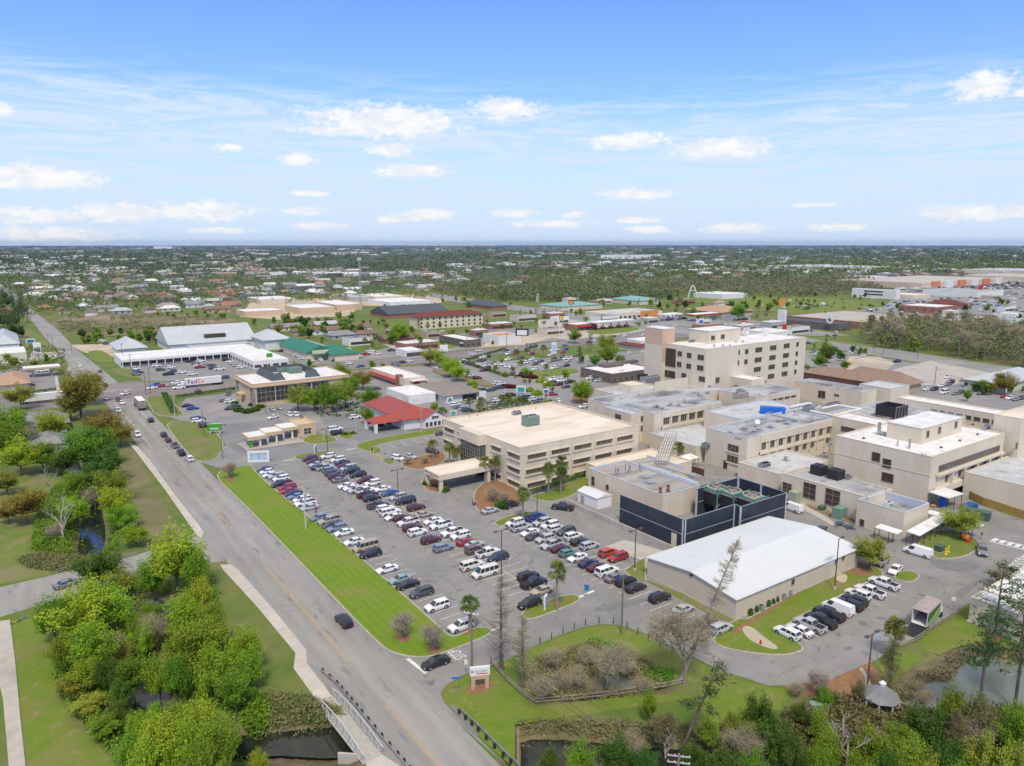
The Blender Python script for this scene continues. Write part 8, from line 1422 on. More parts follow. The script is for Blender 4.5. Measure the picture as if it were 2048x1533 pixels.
for (px,label,w,h,z0,m_) in (((913,1390),'small blue street name sign on the verge corner',1.4,.35,2.6,M_hb),((1173,1197),'small blue parking sign at the right tip of the island',.9,1.2,1.6,M_hb),((932,1350),'small white road sign at the access road kerb',.5,.8,1.8,M_ws),((1905,1222),'small white road sign behind the green box truck',.7,.7,2.0,M_ws),((1783,1280),'red and white stop sign beside the single palm',.7,.7,1.6,M_red),((1752,1330),'pale sign on post beside the floodlight pole',.7,1.0,4.5,M_lb),((771,918),'small blue accessible parking sign by the yellow bollards',.5,.6,1.4,M_hb)):
    p = G(*px); r_ = root('road_sign',(p.x,p.y,0),label,'road sign',rz=CAMH(p)); mb = MB(); mb.tube((0,0,0),(0,0,z0+h*.5),.05,n=6); build(mb,'post',M_metal,r_); mb = MB()
    if 'stop' in label: mb.tube((0,-.03,z0+.5),(0,-.07,z0+.5),.42,n=8)
    else: mb.box(-w/2,w/2,-.09,-.055,z0,z0+h)
    build(mb,'board',m_,r_)
for (px,label,w,h,z0,m_,m2) in (((62,672+20),'blue and white church sign on two legs at the left edge',5,2.6,2,M_ws,M_hb),((76,712),'white blank sign board on pole at the left edge',4,3,5,M_ws,M_ws),((1108,735-24),'tall blue and white shop sign beside the cross road',3,7,1,M_ws,M_lb),((1044,708),'dark and white billboard on steel pole by the cross road',8,4.5,11,M_dark,M_ws),((1142,636),'orange and black pole sign beyond the crossroads',5,4,12,M_dark,mat('paint_orange',(.62,.27,.08))),((888,706),'white notice sign with dark base opposite the round trees',5,4,1,M_ws,M_ws),((1122,676),'yellow topped dark pole sign by the red store',3,3,13,M_dark,M_yel),((1568,672),'red pole sign behind the tower roof',3,7,1.5,M_red,M_red),((1486,660),'red and white pole sign left of the white diner',4,5,2,M_red,M_ws),((1042,788),'white and teal clinic sign on two legs',4.2,3,.6,M_ws,mat('sign_teal',(.04,.30,.28))),((1092,796),'white and blue hospital direction sign on two legs',2.4,2,2,M_ws,M_hb),((907,832),'small teal and white sign by the palms',2.4,1.6,.4,M_ws,mat('sign_teal',(.04,.30,.28))),((541,745),'green pole sign at the strip mall wing',3,2,8,mat('sign_green',(.06,.32,.03)),mat('sign_green',(.06,.32,.03))),((1402,655),'blue and white fuel price sign behind the tower',4,6,1,M_ws,M_hb),((1960,590),'red pole sign in front of the superstore',5,6,6,M_red,M_red),((1563,618),'orange square pole sign left of the diner tower',6,7,3,mat('paint_orange',(.62,.27,.08)),mat('paint_orange',(.62,.27,.08))),((1075,604),'pale tower sign by the teal roofed shop',3,9,0.1,M_ws,M_teal),((117,785),'narrow white price sign at the gas station corner',1.4,7,.1,M_ws,M_ws)):
    p = G(*px); r_ = sign_v('pole_sign',px,label,w,h,z0,m_,m2,CAMH(p))
# communications mast
p = G(722,617); mr_ = root('communications_mast',(p.x,p.y,0),'tall grey lattice communications mast in the depot yard','mast'); mb = MB(); H_ = 52
for t in range(3):
    a = 2*math.pi*t/3; mb.tube((1.6*math.cos(a),1.6*math.sin(a),0),(.7*math.cos(a),.7*math.sin(a),H_),.22,n=5)
    for k in range(12):
        b_ = a+2.09; z = H_*k/12; f = 1.6-.9*k/12; mb.beam((f*math.cos(a),f*math.sin(a),z),(f*math.cos(b_),f*math.sin(b_),z+H_/12),.14)
build(mb,'lattice',M_metal,mr_); mb = MB()
for t in range(6): a = t*1.05; mb.box(1.6*math.cos(a)-.3,1.6*math.cos(a)+.3,1.6*math.sin(a)-.3,1.6*math.sin(a)+.3,H_-3,H_)
build(mb,'antenna',M_wwht,mr_)
# fences
def post_fence(pts, label, ph=1.25, rails=(.5,1.0), rm=None, pm=None, pw=.14, step=2.6, name='split_rail_fence', rr=.09):
    q = [G(*p) for p in pts]; r_ = root(name,(q[0].x,q[0].y,0),label,'fence'); o = r_.location; pmb = None
    rb = MB()
    for a,b_ in zip(q[:-1],q[1:]):
        n = max(1,round((b_-a).length/step))
        for i in range(n):
            c = a.lerp(b_,i/n); d = a.lerp(b_,(i+1)/n); mb = MB(); mb.box(c.x-o.x-pw/2,c.x-o.x+pw/2,c.y-o.y-pw/2,c.y-o.y+pw/2,-.3,ph); build(mb,'post',pm or M_pole,r_)
            for z in rails: rb.beam((c.x-o.x,c.y-o.y,z),(d.x-o.x,d.y-o.y,z),rr)
    if rails: build(rb,'rail',rm or mat('rail_grey_wood',(.36,.32,.25),(.28,.24,.18),1,.9),r_)
post_fence([(982,1328),(1010,1362),(1045,1393),(1072,1410),(1172,1401),(1237,1393),(1307,1382),(1370,1370)],'weathered split rail fence along the lower side of the pond',step=3.2)
post_fence([(1040,1304),(1080,1289),(1126,1267),(1171,1251),(1198,1248),(1227,1248),(1254,1257),(1297,1282),(1344,1307),(1380,1328)],'thin wire fence on dark posts above the pond',1.3,(.4,1.1),M_metal,M_lamp,.12,2.9,'wire_fence',.03)
post_fence([(1796,1300),(1833,1285),(1866,1260),(1900,1240),(1931,1220)],'grey split rail fence beside the green box truck',step=3.4)
post_fence([(1762,1375),(1780,1398),(1810,1424)],'grey split rail fence below the gazebo',step=3)
post_fence([(145,1148-32),(275,1110-28)] if False else [(113,1147),(140,1140)],'short pale rail fence beside the side road',.9,(.4,.8),M_metal,M_metal,.1)
post_fence([(245,1118),(275,1111)],'pale rail fence where the side road crosses the canal',.9,(.4,.8),M_metal,M_metal,.1)
def guard(pts, label, side=1, blocks=True):
    q = [G(*p) for p in pts]; r_ = root('guard_rail',(q[0].x,q[0].y,0),label,'guard rail'); o = r_.location; rb = MB()
    for a,b_ in zip(q[:-1],q[1:]):
        n = max(1,round((b_-a).length/1.9)); d_ = (b_-a).normalized(); nn = Vector((-d_.y,d_.x,0))*side
        rb.beam((a.x-o.x,a.y-o.y,.62),(b_.x-o.x,b_.y-o.y,.62),.08,.32)
        for i in range(n): c = a.lerp(b_,i/n)+nn*.3; mb = MB(); mb.box(c.x-o.x-.12,c.x-o.x+.12,c.y-o.y-.2,c.y-o.y+.2,-.2,.75); build(mb,'post',M_dark,r_)
    build(rb,'rail',M_metal,r_)
guard([(642,1347),(671,1372),(720,1430),(760,1478),(792,1515),(830,1560)],'steel guard rail on black blocks between footbridge and road'); guard([(922,1427),(960,1462),(1010,1513),(1040,1540)],'pale steel guard rail on the right side of the road',-1)
# footbridge
a = G(649,1397,.1); b_ = G(747,1518,.1); d = (b_-a); Lb = d.length; hd = math.atan2(d.y,d.x); fb = root('footbridge',(a.x,a.y,.08),'white steel truss footbridge over the canal','footbridge',rz=hd); W_ = 2.6
mb = MB(); mb.box(0,Lb,-W_/2,W_/2,-.3,0); build(mb,'deck',mat('deck_concrete',(.45,.43,.38),(.38,.36,.32),1,.9,wave=((.57,-.82,0),.5,.12,0,.1)),fb)
for s_ in (-1,1):
    mb = MB(); n = 16; top = lambda i: 1.1+.75*math.sin(math.pi*i/n)
    for i in range(n): x0,x1 = Lb*i/n,Lb*(i+1)/n; y = s_*(W_/2+.05); mb.beam((x0,y,top(i)),(x1,y,top(i+1)),.13); mb.beam((x0,y,-.2),(x0,y,top(i)),.08); mb.beam((x0,y,-.1 if i%2 else top(i)),(x1,y,top(i+1) if i%2 else -.1),.06)
    for z in (.35,.7): mb.beam((0,s_*(W_/2),z),(Lb,s_*(W_/2),z),.04)
    mb.beam((0,s_*(W_/2+.05),-.18),(Lb,s_*(W_/2+.05),-.18),.16); build(mb,'truss',mat('truss_grey',(.50,.50,.47)),fb)
# headwalls of the canal
for (p,q_,lab) in (((1036,1458),(1036,1560),'dark timber canal retaining wall right of the road'),((676,1508),(738,1512),'concrete canal headwall under the footbridge'),((262,1176),(330,1158),'concrete culvert headwall below the side road')):
    A_,B_ = G(*p),G(*q_); mb = MB(); mb.beam((A_.x,A_.y,-1.0),(B_.x,B_.y,-1.0),.35,2.3); o = build(mb,'retaining_wall',M_conc if 'concrete' in lab else M_pole); tag(o,lab,'retaining wall')
# gazebo
p = G(1760,1420); gz_ = root('gazebo',(p.x,p.y,0),'white octagonal gazebo with grey shingle roof beside the pond','gazebo'); gz_.scale = (.85,.85,.85); mb = MB(); ring = [(3.1*math.cos(2*math.pi*i/8+.39),3.1*math.sin(2*math.pi*i/8+.39)) for i in range(8)]
mb.add([(x,y,2.6) for x,y in ring]+[(x*.16,y*.16,4.6) for x,y in ring],[(i,(i+1)%8,8+(i+1)%8,8+i) for i in range(8)]+[tuple(range(8,16)),tuple(range(7,-1,-1))]); build(mb,'roof',M_shing,gz_); mb = MB(); mb.tube((0,0,4.6),(0,0,5.0),.45,.35,8); mb.tube((0,0,5.0),(0,0,5.5),.6,.05,8); build(mb,'cupola',M_ws,gz_)
for x,y in ring: mb = MB(); mb.box(x*.9-.09,x*.9+.09,y*.9-.09,y*.9+.09,0,2.55); build(mb,'post',M_ws,gz_)
mb = MB()
for i in range(8):
    if i == 2: continue
    a_,b2 = ring[i],ring[(i+1)%8]
    for z in (.4,.95,2.4): mb.beam((a_[0]*.9,a_[1]*.9,z),(b2[0]*.9,b2[1]*.9,z),.08)
build(mb,'railing',M_ws,gz_); mb = MB(); mb.tube((0,0,.02),(0,0,.15),3.1,n=8); build(mb,'floor',M_conc,gz_)
p = G(1732,1432); o = root('ramp',(p.x,p.y,0),'white railed ramp left of the gazebo','ramp',rz=R(-70)); mb = MB(); mb.box(-2.6,2.6,-.6,.6,.05,.2); build(mb,'deck',M_conc,o); mb = MB()
for s_ in (-.65,.65): mb.beam((-2.6,s_,1.0),(2.6,s_,1.0),.09); mb.beam((-2.6,s_,.6),(2.6,s_,.6),.06); [mb.beam((-2.6+1.3*k,s_,.1),(-2.6+1.3*k,s_,1),.08) for k in range(5)]
build(mb,'railing',M_ws,o)
for i,x in enumerate((1625,1637,1653)):
    p = G(x,1428); o = root('green_tank',(p.x,p.y,0),None,None); mb = MB(); mb.tube((0,0,.1),(0,0,1.7),.62,n=14); mb.tube((0,0,1.7),(0,0,1.9),.62,.35,14); build(mb,'tank',mat('tank_green',(.22,.30,.24),(.18,.25,.2),1,.5),o); mb = MB(); mb.box(-.7,.7,-.7,.7,0,.099); build(mb,'base',M_conc,o); reg(o,'pale green cylindrical tank','among the bushes left of the gazebo','tank','three tanks left of the gazebo')
# plant, bins, hydrant, hvac on the ground
def acu(px, label, s=1.0, m=None): 
    p = G(*px); o = root('air_conditioning_unit',(p.x,p.y,0),None,None); mb = MB(); mb.box(-.45*s,.45*s,-.45*s,.45*s,.15,.15+.95*s); build(mb,'casing',m or mat('ac_grey',(.30,.32,.31),(.22,.24,.23),3,.6),o); mb = MB(); mb.tube((0,0,.151+.95*s),(0,0,.2+.95*s),.36*s,n=12); build(mb,'fan',M_dark,o); mb = MB(); mb.box(-.6*s,.6*s,-.6*s,.6*s,.1,.149); build(mb,'slab',M_conc,o); reg(o,'grey ground standing air conditioning unit',label,'air conditioner','air conditioners along the white roofed building')
for q in ((1566,1200),(1578,1193),(1627,1168),(1635,1164),(1643,1160),(1522,1222)): acu(q,'along the wall of the white roofed building')
def boxy(name,px,label,cat,w,d_,h,m,z0=0,rz=0,det=None):
    p = G(*px,z0); o = root(name,(p.x,p.y,z0),label,cat,rz=rz); mb = MB(); mb.box(-w/2,w/2,-d_/2,d_/2,.12,h); build(mb,'casing',m,o); mb = MB(); mb.box(-w/2-.12,w/2+.12,-d_/2-.12,d_/2+.12,0,.119); build(mb,'slab',M_conc,o)
    mb = MB(); n = max(2,int(w/.7))
    for i in range(n): x = -w/2+w*(i+.5)/n; mb.box(x-w/n*.36,x+w/n*.36,-d_/2-.05,-d_/2-.003,.3,h-.2)
    mb.box(-w/2-.05,w/2+.05,-d_/2-.06,d_/2+.05,h+.001,h+.08); build(mb,'door_panel',det or m,o); return o
M_tg = mat('transformer_green',(.07,.13,.09),(.06,.11,.08),1,.5)
boxy('transformer',(1878,1103),'small dark green transformer box on the lawn by yellow bollards','transformer',1.8,1.4,1.3,M_tg,.15); boxy('generator',(1678,1037),'large green generator in brown mulch beside square block','generator',3.2,2.2,2.8,mat('generator_green',(.20,.30,.23),(.16,.25,.19),1,.5)); boxy('generator',(1590,1004),'pale green generator beside the white van','generator',3.0,2.2,2.8,mat('generator_pale_green',(.38,.42,.32),(.32,.36,.27),1,.5)); boxy('utility_cabinet',(1644,1021),'low dark green utility cabinet between the two generators','cabinet',2.2,1.2,1.1,M_tg)
sheet('mulch_bed',[(1556,1000),(1600,1010),(1712,1052),(1706,1036),(1640,1003),(1590,985)],.05,mat('mulch_brown',(.20,.13,.07),(.27,.19,.11),1.2,.95,coord='World')); sheet('footpath',[(1600,998),(1618,1016),(1645,1030),(1672,1048),(1664,1052),(1636,1036),(1610,1022),(1594,1002)],.06,M_conc)
o = boxy('waste_container',(1953,1038),'large dark green waste container behind the yellow-green tree','waste container',5.5,2.4,2.2,M_tg,0,R(100)); boxy('waste_container',(1938,1018),'blue open waste container near the loading bay','waste container',4,2,1.2,mat('skip_blue',(.03,.10,.28)),0,R(-10)); boxy('blue_bin',(1885,1013),'tall bright blue bin under the loading bay canopy','bin',1.6,1.2,2.2,M_blue)
for k in range(4):
    p = G(1866+9*k,1015-4*k); mb = MB(); mb.box(-.6,.6,-.5,.5,0,.15); [mb.box(-.6,.6,-.5,.5,.17+.17*i,.3+.17*i) for i in range(3+k%2*4)]; o = build(mb,'pallet_stack',M_wood,None,(p.x,p.y,0)); reg(o,'stack of bare wooden pallets','at the loading bay','pallets','wooden pallets at the loading bay')
q_ = [G(1937,998),G(1965,1012),G(1990,1020),G(2048,1040),G(2100,1058)]; fr_ = root('wooden_fence',(q_[0].x,q_[0].y,0),'solid yellow-brown wooden fence at the right edge','fence')
M_yf = mat('fence_yellow_wood',(.42,.29,.07),(.36,.24,.06),.8,.9,coord='World',wave=((.7,.7,0),.6,.2,0,.1))
for a_,b2 in zip(q_[:-1],q_[1:]): mb = MB(); mb.beam((a_.x-q_[0].x,a_.y-q_[0].y,1.1),(b2.x-q_[0].x,b2.y-q_[0].y,1.1),.08,2.2); build(mb,'panel',M_yf,fr_)
for (x,y) in ((1891,1110),(1896,1106)): 
    p = G(x,y); mb = MB(); mb.tube((0,0,.15),(0,0,1.5),.16,n=10); mb.ell((0,0,1.5),.16,.16,.12,10,4); mb.tube((0,0,.15),(0,0,.25),.4,n=8); o = build(mb,'bollard',M_yel,None,(p.x,p.y,0)); reg(o,'yellow bollard','on the lawn beside the transformer box','bollard','yellow bollards on the lawn')
for k in range(5):
    p = G(742+5.5*k,908+2.6*k); mb = MB(); mb.tube((0,0,.02),(0,0,1.1),.12,n=8); mb.ell((0,0,1.1),.12,.12,.08,8,4); o = build(mb,'bollard',M_yel,None,(p.x,p.y,0)); reg(o,'yellow bollard','by the accessible bays left of the medical office','bollard','yellow bollards by the accessible bays')
p = G(1521,1290); h_ = root('fire_hydrant',(p.x,p.y,.15),'red fire hydrant on the lawn tip','fire hydrant'); mb = MB(); mb.tube((0,0,0),(0,0,.6),.14,n=10); mb.ell((0,0,.62),.15,.15,.16,10,5); mb.tube((-.26,0,.45),(.26,0,.45),.07,n=8); mb.tube((0,0,0),(0,0,.06),.22,n=10); build(mb,'barrel',M_red,h_)
p = G(1930,1083); orc = root('play_sculpture',(p.x,p.y,.15),'bright orange and red bundled equipment on the lawn before the hedge','equipment'); mb = MB(); 
for (x,y,z,s_) in ((0,0,.9,.8),(.7,.2,.6,.55),(-.5,.3,1.3,.5)): mb.ell((x,y,z),s_,s_,s_*.9,10,7)
build(mb,'orange_bundle',mat('paint_orange_bright',(.75,.22,.03),(.6,.12,.02),2,.6),orc); mb = MB(); mb.box(-.9,.6,-1.0,-.5,0,.4); build(mb,'red_base',M_red,orc)
for (x,y) in ((1680,1051),(1700,1058)):
    p = G(x,y); o = root('picnic_table',(p.x,p.y,0),None,None); mb = MB(); mb.tube((0,0,.72),(0,0,.78),.85,n=12); build(mb,'table_top',mat('table_blue',(.05,.12,.2)),o); mb = MB(); mb.tube((0,0,0),(0,0,.719),.08,n=6); build(mb,'pedestal',M_metal,o)
    for t in range(4): a = t*1.57; mb = MB(); mb.box(1.1*math.cos(a)-.25,1.1*math.cos(a)+.25,1.1*math.sin(a)-.25,1.1*math.sin(a)+.25,.42,.48); mb.tube((1.1*math.cos(a),1.1*math.sin(a),0),(1.1*math.cos(a),1.1*math.sin(a),.419),.05,n=6); build(mb,'seat',MATS['table_blue'],o)
    reg(o,'round blue picnic table with seats','in the alley beside the square block','picnic table','picnic tables in the alley')
# two bicycles lying on the footpath verge
for (x,y,c_,lab) in ((31,1246,(.65,.55,.05),'yellow bicycle lying beside the side road'),(44,1240,(.2,.25,.3),'grey bicycle lying beside the side road')):
    p = G(x,y); o = root('bicycle',(p.x,p.y,.05),lab,'bicycle',rz=R(20)); mb = MB()
    for cx in (-.5,.5): 
        for i in range(14): a = 2*math.pi*i/14; b2 = 2*math.pi*(i+1)/14; mb.tube((cx+.34*math.cos(a),.34*math.sin(a),.08),(cx+.34*math.cos(b2),.34*math.sin(b2),.08),.03,n=4)
    build(mb,'wheel',M_tyre,o); mb = MB()
    for (a_,b2) in (((-.5,0),(0,-.1)),((0,-.1),(.35,.35)),((0,-.1),(-.15,.4)),((-.15,.4),(.35,.35)),((-.15,.4),(-.5,0)),((.35,.35),(.5,0)),((.35,.35),(.35,.55))): mb.tube((*a_,.14),(*b2,.14),.03,n=5)
    build(mb,'frame',mat('bike_%d'%int(c_[0]*100),c_,rough=.4),o)
# people: one continuous body grown on a skeleton, clothes over it
def person(px, head, label, shirt, trous, hair=(.03,.02,.015), step=.25):
    p = G(*px); r_ = root('person',(p.x,p.y,.04),label,'person',rz=R(head))
    def skin(name, pts, edges, rad, m, sub=1):
        me = bpy.data.meshes.new(name); me.from_pydata(pts, edges, []); me.materials.append(m); o = link(me,name,r_); md = o.modifiers.new('skin','SKIN'); me.skin_vertices[0].data[0].use_root = True
        for i,rd in enumerate(rad): me.skin_vertices[0].data[i].radius = rd if isinstance(rd,tuple) else (rd,rd)
        s_ = o.modifiers.new('sub','SUBSURF'); s_.levels = s_.render_levels = sub; return o
    J = [(0,0,.95),(0,0,1.2),(0,0,1.42),(0,0,1.53),(.02,0,1.66),(0,.09,.9),(step*.5,.10,.5),(step,.10,.07),(step+.13,.10,.03),(0,-.09,.9),(-step*.3,-.10,.5),(-step,-.10,.09),(-step+.12,-.10,.04),(0,.19,1.40),(-.05,.24,1.12),(.06,.25,.88),(.10,.25,.78),(0,-.19,1.40),(.07,-.24,1.12),(.12,-.25,.88),(.16,-.25,.78)]
    E_ = [(0,1),(1,2),(2,3),(3,4),(0,5),(5,6),(6,7),(7,8),(0,9),(9,10),(10,11),(11,12),(2,13),(13,14),(14,15),(15,16),(2,17),(17,18),(18,19),(19,20)]
    Rr = [.12,.12,.13,.06,.10,.09,.06,.04,.04,.09,.06,.04,.04,.065,.045,.035,.03,.065,.045,.035,.03]
    sk = mat('skin',(.45,.27,.19),rough=.6); skin('body',J,E_,Rr,sk)
    skin('shirt',[J[i] for i in (0,1,2,13,14,17,18)],[(0,1),(1,2),(2,3),(3,4),(2,5),(5,6)],[(.15,.17),(.14,.16),(.13,.17),.085,.062,.085,.062],mat('shirt_'+label.split()[2],shirt,rough=.9)); skin('trousers',[J[i] for i in (0,5,6,7,9,10,11)],[(0,1),(1,2),(2,3),(0,4),(4,5),(5,6)],[.145,.115,.085,.06,.115,.085,.06],mat('trousers_%d'%int(trous[2]*1000),trous,rough=.9))
    mb = MB(); mb.ell((.0,0,1.70),.115,.105,.11,10,6,z_lo=-.2); build(mb,'hair',mat('hair_dark',hair,rough=.8),r_,smooth=True)
person((945.5,1012),125,'person in navy top and trousers on path by the bare tree',(.02,.04,.12),(.02,.03,.08)); person((949.5,1013),125,'person in grey top, middle of three walking by the entrance',(.30,.30,.30),(.03,.03,.04)); person((954,1012),125,'person in pink top walking by the medical office entrance',(.65,.35,.35),(.35,.36,.4))
person((632,1027),180,'person in dark clothes walking beside the silver sedan',(.05,.02,.03),(.02,.02,.04)); person((1862,1068),0,'person in black under the long covered walkway',(.03,.03,.03),(.02,.02,.02)); person((1963,1078),160,'person in blue scrubs walking beside the hedge',(.08,.14,.42),(.08,.13,.40))
# ---------------------------------------------------------------- houses and woods towards the horizon
wc = [mat('house_wall_'+n,c,rough=.9) for n,c in (('cream',(.60,.53,.42)),('brick',(.30,.16,.11)),('white',(.70,.70,.67)),('tan',(.45,.36,.26)),('grey',(.38,.38,.36)))]
rc = [('brown',(.22,.15,.11)),('grey',(.26,.26,.26)),('tan',(.34,.28,.22)),('white',(.68,.69,.68)),('charcoal',(.09,.095,.11)),('pale grey',(.45,.46,.46)),('terracotta',(.33,.18,.12)),('green-grey',(.24,.29,.25))]
rm = [mat('house_roof_'+n.replace(' ','_'),c,tuple(v*.85 for v in c),.3,.9,coord='World') for n,c in rc]
def house_mesh(w,d,he,hr_,kind):
    a = MB(); a.box(-w/2,w/2,-d/2,d/2,0,he); 
    for x in (-w*.32,0,w*.3): a.box(x-.7,x+.7,-d/2-.05,-d/2-.004,.9,2.1,1)
    b = MB(); o = .6; x0,x1,y0,y1 = -w/2-o,w/2+o,-d/2-o,d/2+o; k = (y1-y0)/2 if kind=='hip' else 0
    b.add([(x0,y0,he),(x1,y0,he),(x1,y1,he),(x0,y1,he),(x0+k,0,hr_),(x1-k,0,hr_)],[(0,1,5,4),(2,3,4,5),(1,2,5),(3,0,4),(3,2,1,0)])
    if kind == 'wing': b.add([(w*.1,y0-4,he),(w*.1+7,y0-4,he),(w*.1+3.5,y0-4,hr_-.4),(w*.1+3.5,0,hr_-.4),(w*.1,0,he),(w*.1+7,0,he)],[(0,1,2),(0,2,3,4),(1,5,3,2)]); a.box(w*.1+.5,w*.1+6.5,-d/2-3.6,-d/2-.06,0,he)
    return a,b
HM = []
for j,(w,d,he,hr_,k) in enumerate(((16,9,2.8,5.2,'hip'),(19,10,2.8,5.6,'hip'),(14,9,2.8,5.0,'gable'),(17,10,3,6.2,'wing'),(12,11,3,6,'hip'),(22,10,3,5.4,'gable'))):
    a,b = house_mesh(w,d,he,hr_,k); HM.append((a.mesh('wall',[wc[0],M_glass]), b.mesh('roof',[rm[0]]), max(w,d)))
rr = random.Random(21); spots = []
def houses(poly, n, place, seed, sc=1.0, mind=17):
    r = random.Random(seed); x0,x1 = min(p[0] for p in poly),max(p[0] for p in poly); y0,y1 = min(p[1] for p in poly),max(p[1] for p in poly); k = t = 0
    while k < n and t < 6000:
        t += 1; x,y = r.uniform(x0,x1), y0+(y1-y0)*r.random()
        if not inpoly((x,y),poly): continue
        p = G(x,y); p.y = round(p.y/38)*38+r.uniform(-3,3)
        if any((p.x-a)**2+(p.y-b)**2 < (mind*sc)**2 for a,b in spots): continue
        spots.append((p.x,p.y)); k += 1; wm_,rm_,_ = HM[r.randrange(6)]; ri = r.choice([0,0,1,1,2,3,3,4,5,6,7,5,1]); o = link(wm_,'house',None,(p.x,p.y,0),r.choice([0,0,math.pi,math.pi/2,0])+r.uniform(-.05,.05)); o.scale = (sc,sc,sc*1.05)
        s_ = o.material_slots[0]; s_.link = 'OBJECT'; s_.material = wc[r.randrange(5)]; q = link(rm_,'roof',o); s2 = q.material_slots[0]; s2.link = 'OBJECT'; s2.material = rm[ri]
        reg(o,'%s roofed bungalow' % rc[ri][0], place,'house','houses '+place)
houses([(75,622),(130,617),(300,612),(480,606),(480,628),(320,626),(140,632)],16,'along the near edge of the left suburb',1,1.1)
houses([(60,600),(120,590),(480,580),(720,578),(700,592),(480,600),(130,612),(75,612)],52,'in the near left suburb',2,1.1)
houses([(30,582),(40,560),(700,556),(900,575),(860,582),(480,580),(60,598)],62,'in the middle left suburb',3,1.2,22)
houses([(20,560),(40,540),(900,540),(1000,558),(900,572),(480,556)],52,'in the far left suburb',4,1.5,34)
houses([(860,575),(1180,548),(1380,556),(1350,572),(1100,572),(950,585)],26,'among the trees beyond the motel',5,1.4,30)
houses([(560,660),(700,656),(790,668),(780,682),(700,676),(600,672)],9,'behind the green roofed shops',6,1.0); houses([(-30,590),(5,590),(20,630),(-20,650)],3,'left of the main road',7)
def shops(poly, n, place, seed):
    r = random.Random(seed); x0,x1 = min(p[0] for p in poly),max(p[0] for p in poly); y0,y1 = min(p[1] for p in poly),max(p[1] for p in poly); k = t = 0
    while k < n and t < 4000:
        t += 1; x,y = r.uniform(x0,x1), r.uniform(y0,y1)
        if not inpoly((x,y),poly): continue
        p = G(x,y)
        if any((p.x-a)**2+(p.y-b)**2 < 26**2 for a,b in spots) or any(abs(o.location.x-p.x) < 30 and abs(o.location.y-p.y) < 24 for o in BLDS): continue
        spots.append((p.x,p.y)); k += 1; w,d,h = r.uniform(10,24),r.uniform(7,14),r.uniform(4,5.5); o = root('shop',(p.x,p.y,0),None,None); mb = MB(); mb.box(-w/2,w/2,-d/2,d/2,0,h); mb.box(-w/2+1,w/2-1,-d/2-.06,-d/2-.004,.8,2.6,1); build(mb,'wall',[r.choice(wc),M_glass],o); mb = MB(); mb.box(-w/2+.3,w/2-.3,-d/2+.3,d/2-.3,h+.01,h+.12); mb.box(-2,.5,-1,1,h+.121,h+1.1); ri = r.choice([3,5,2,1,3]); build(mb,'roof',rm[ri],o); reg(o,rc[ri][0]+' roofed small shop',place,'shop','shops '+place)
BLDS = [o for o in bpy.data.objects if o.type == 'EMPTY' and not o.parent and o.get('category') == 'building']
shops([(880,628),(1060,622),(1180,640),(1110,680),(950,660)],7,'right of the motel',1); shops([(1180,640),(1500,640),(1690,660),(1640,676),(1300,660)],8,'around the gas stations',2); shops([(1060,600),(1240,592),(1400,604),(1340,616),(1180,612)],7,'beyond the tan shop row',3); shops([(1840,640),(2048,610),(2048,650),(1900,660)],7,'between the mall and the highway wood',4); shops([(1720,560),(1980,575),(2048,600),(1900,600),(1790,590)],8,'in front of the long shopping mall',5); shops([(1580,545),(1760,536),(1780,548),(1640,556)],8,'near the very long warehouse',6); shops([(700,690),(760,682),(1000,660),(1000,680),(860,700)],4,'along the cross road',7)
houses([(1380,545),(1560,540),(1600,560),(1400,562)],14,'in the wooded area beyond the cemetery',8,1.5,34)
# far town: pale roofs too many and too far to count
r = np.random.default_rng(33); mb = MB(); pal = [3,5,2,5,1,0,2,3,1,4]
for i in range(1700):
    y = 497+58*r.uniform()**1.25; x = r.uniform(-500,2500); 
    if 1750 < x < 2048 and y > 560: continue
    p = G(x,y)
    if noise.noise(Vector((p.x*.0009,p.y*.0006,3))) < -.06: continue
    s = 1+p.length/2300; w,d = 8*s*r.uniform(.6,1.8),6*s*r.uniform(.6,1.3); h = 3.5+1.2*s*r.uniform(); m_ = pal[r.integers(10)]; X,Y = p.x,p.y; mb.add([(X-w,Y-d,0),(X+w,Y-d,0),(X+w,Y+d,0),(X-w,Y+d,0),(X-w,Y-d,h),(X+w,Y-d,h),(X+w,Y+d,h),(X-w,Y+d,h),(X-w,Y,h+2.5),(X+w,Y,h+2.5)],[(0,1,5,4),(1,2,6,9,5),(2,3,7,6),(3,0,4,8,7),(4,5,9,8),(6,7,8,9)],m_)
o = build(mb,'distant_town',rm); tag(o,'countless tiny pale roofs of the town below the horizon','distant town',kind='stuff')
woods('field_brush',[(108,650),(140,630),(300,625),(470,635),(480,650),(330,655),(320,668),(200,672),(130,665)],1500,FW['green'],'low brush growing over the cleared field',1.6,.55,5,31,(.03,0),2)
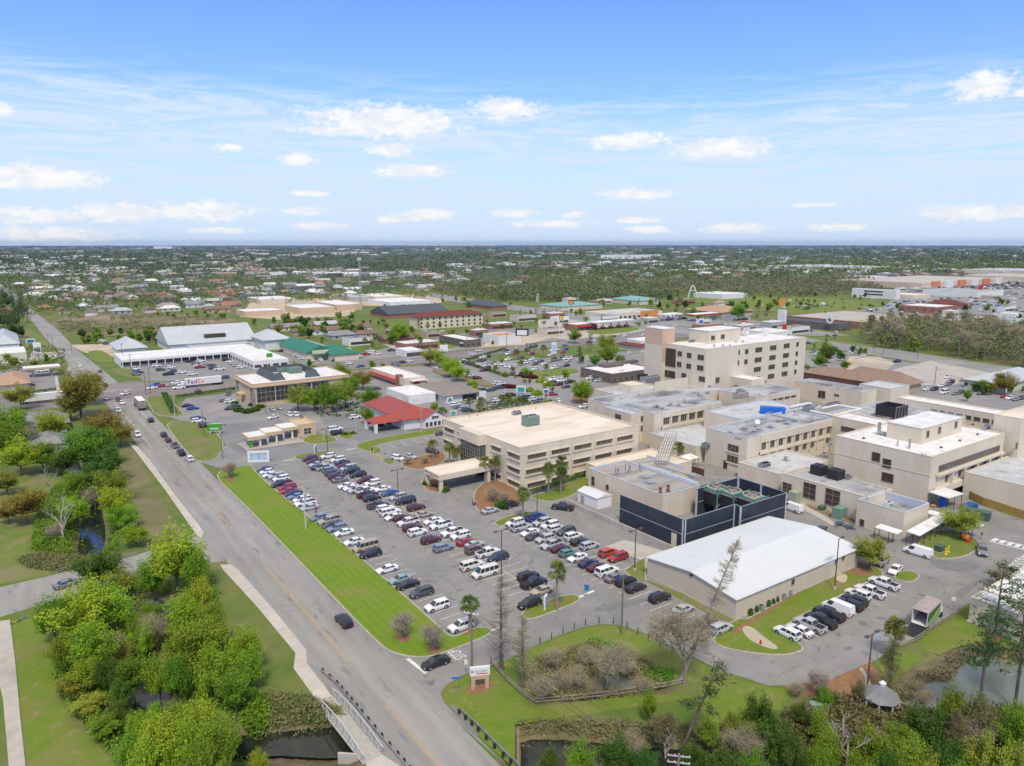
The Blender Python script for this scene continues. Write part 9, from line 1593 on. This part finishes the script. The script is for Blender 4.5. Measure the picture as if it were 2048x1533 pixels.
# woods between and beyond the houses
woods('suburb_trees',[(0,640),(60,600),(0,575),(0,548),(1000,548),(1100,575),(1000,590),(860,598),(500,606),(300,622),(90,636),(60,625)],3600,FW['green'],'mixed trees and gardens between the houses of the suburb',8,1.15,9,11,(.012,-.02))
woods('suburb_trees',[(60,636),(0,575),(0,548),(1000,548),(1100,575),(860,598),(300,622)],1500,FW['spring'],'fresh green and bare trees between the houses of the suburb',7,1.0,8,12,(.015,.05))
woods('wood',[(860,570),(1200,560),(1380,570),(1700,556),(1720,575),(1600,595),(1380,594),(1190,606),(1000,604),(880,590)],3800,FW['grey'],'grey-brown wood beyond the motel and crossroads',11,1.1,11,13); woods('wood',[(860,575),(1200,565),(1330,580),(1350,597),(1190,604),(1000,602)],1600,FW['green'],'green wood beyond the motel and crossroads',11,1.1,10,14)
woods('wood',[(1020,548),(1600,520),(2100,520),(2100,545),(1800,548),(1600,560),(1100,570)],3600,FW['green'],'green wooded belt beyond the cemetery and mall',10,1.2,9,15); woods('wood',[(1560,560),(1740,556),(1760,590),(1700,592),(1600,596)],700,FW['grey'],'grey wood left of the white office block',10,1.0,10,16)
woods('distant_woods',[(-400,492.5),(2500,492.5),(2500,528),(1100,550),(-400,552)],11000,FW['dark'],'dark pine woods stretching to the horizon',12,1.0,8,17,(.0007,-.22)); woods('distant_woods',[(-400,510),(2500,505),(2500,540),(1100,556),(-400,560)],4200,FW['green'],'greener wooded country below the horizon',11,1.0,8,18,(.0012,-.1))
for i,(x,y,w,h,lab) in enumerate(((330,498,30,12,'large pale block building standing alone near the horizon'),(1250,518,90,22,'pale blue roofed hall in the distant woods'),(905,492,160,10,'long pale sheds on the horizon'))):
    p = G(x,y); s = p.length/1400; mb = MB(); mb.box(-w*s*.5,w*s*.5,-8*s,8*s,0,h*s*.35); o = root('distant_building',(p.x,p.y,0),lab,'building',rz=-YAW); build(mb,'wall',wc[2],o); mb = MB(); mb.box(-w*s*.5-1,w*s*.5+1,-8*s-1,8*s+1,h*s*.35+.01,h*s*.35+1); build(mb,'roof',rm[3] if i != 1 else mat('roof_pale_blue',(.25,.38,.5)),o)
# ---------------------------------------------------------------- haze
hz = MB(); hz.box(-29500,29500,-1900,29500,-6,150); o = build(hz,'haze',[]); me = o.data; o['kind'] = 'stuff'; o['label'] = 'pale blue haze lying over the whole town'; o['category'] = 'haze'
hm = bpy.data.materials.new('haze_air'); hm.use_nodes = True; t = hm.node_tree; t.nodes.clear(); pv = t.nodes.new('ShaderNodeVolumePrincipled'); pv.inputs['Density'].default_value = .000026; pv.inputs['Color'].default_value = (.55,.75,1,1); pv.inputs['Anisotropy'].default_value = .3; ou = t.nodes.new('ShaderNodeOutputMaterial'); t.links.new(pv.outputs[0], ou.inputs['Volume']); me.materials.append(hm)
# ---------------------------------------------------------------- labels
from collections import defaultdict
by = defaultdict(list)
for e in REG: by[e[2]].append(e)
NUMS = ['zero','one','two','three','four','five','six','seven','eight','nine','ten','eleven','twelve']
for pl, L_ in by.items():
    kinds = defaultdict(list)
    for e in L_: kinds[e[1]].append(e)
    for ds, K_ in kinds.items():
        K_.sort(key=lambda e: e[3]); n = len(K_)
        for i,e in enumerate(K_):
            lab = '%s %s' % (ds, pl)
            if n > 1: lab = ('leftmost ' if i == 0 else 'rightmost ' if i == n-1 else ordw(i+1)+' from left ')+lab
            w = lab.split(); e[0]['label'] = ' '.join(w[:16])
            if len(w) > 16: print('LONG', lab)
print('registered', len(REG))
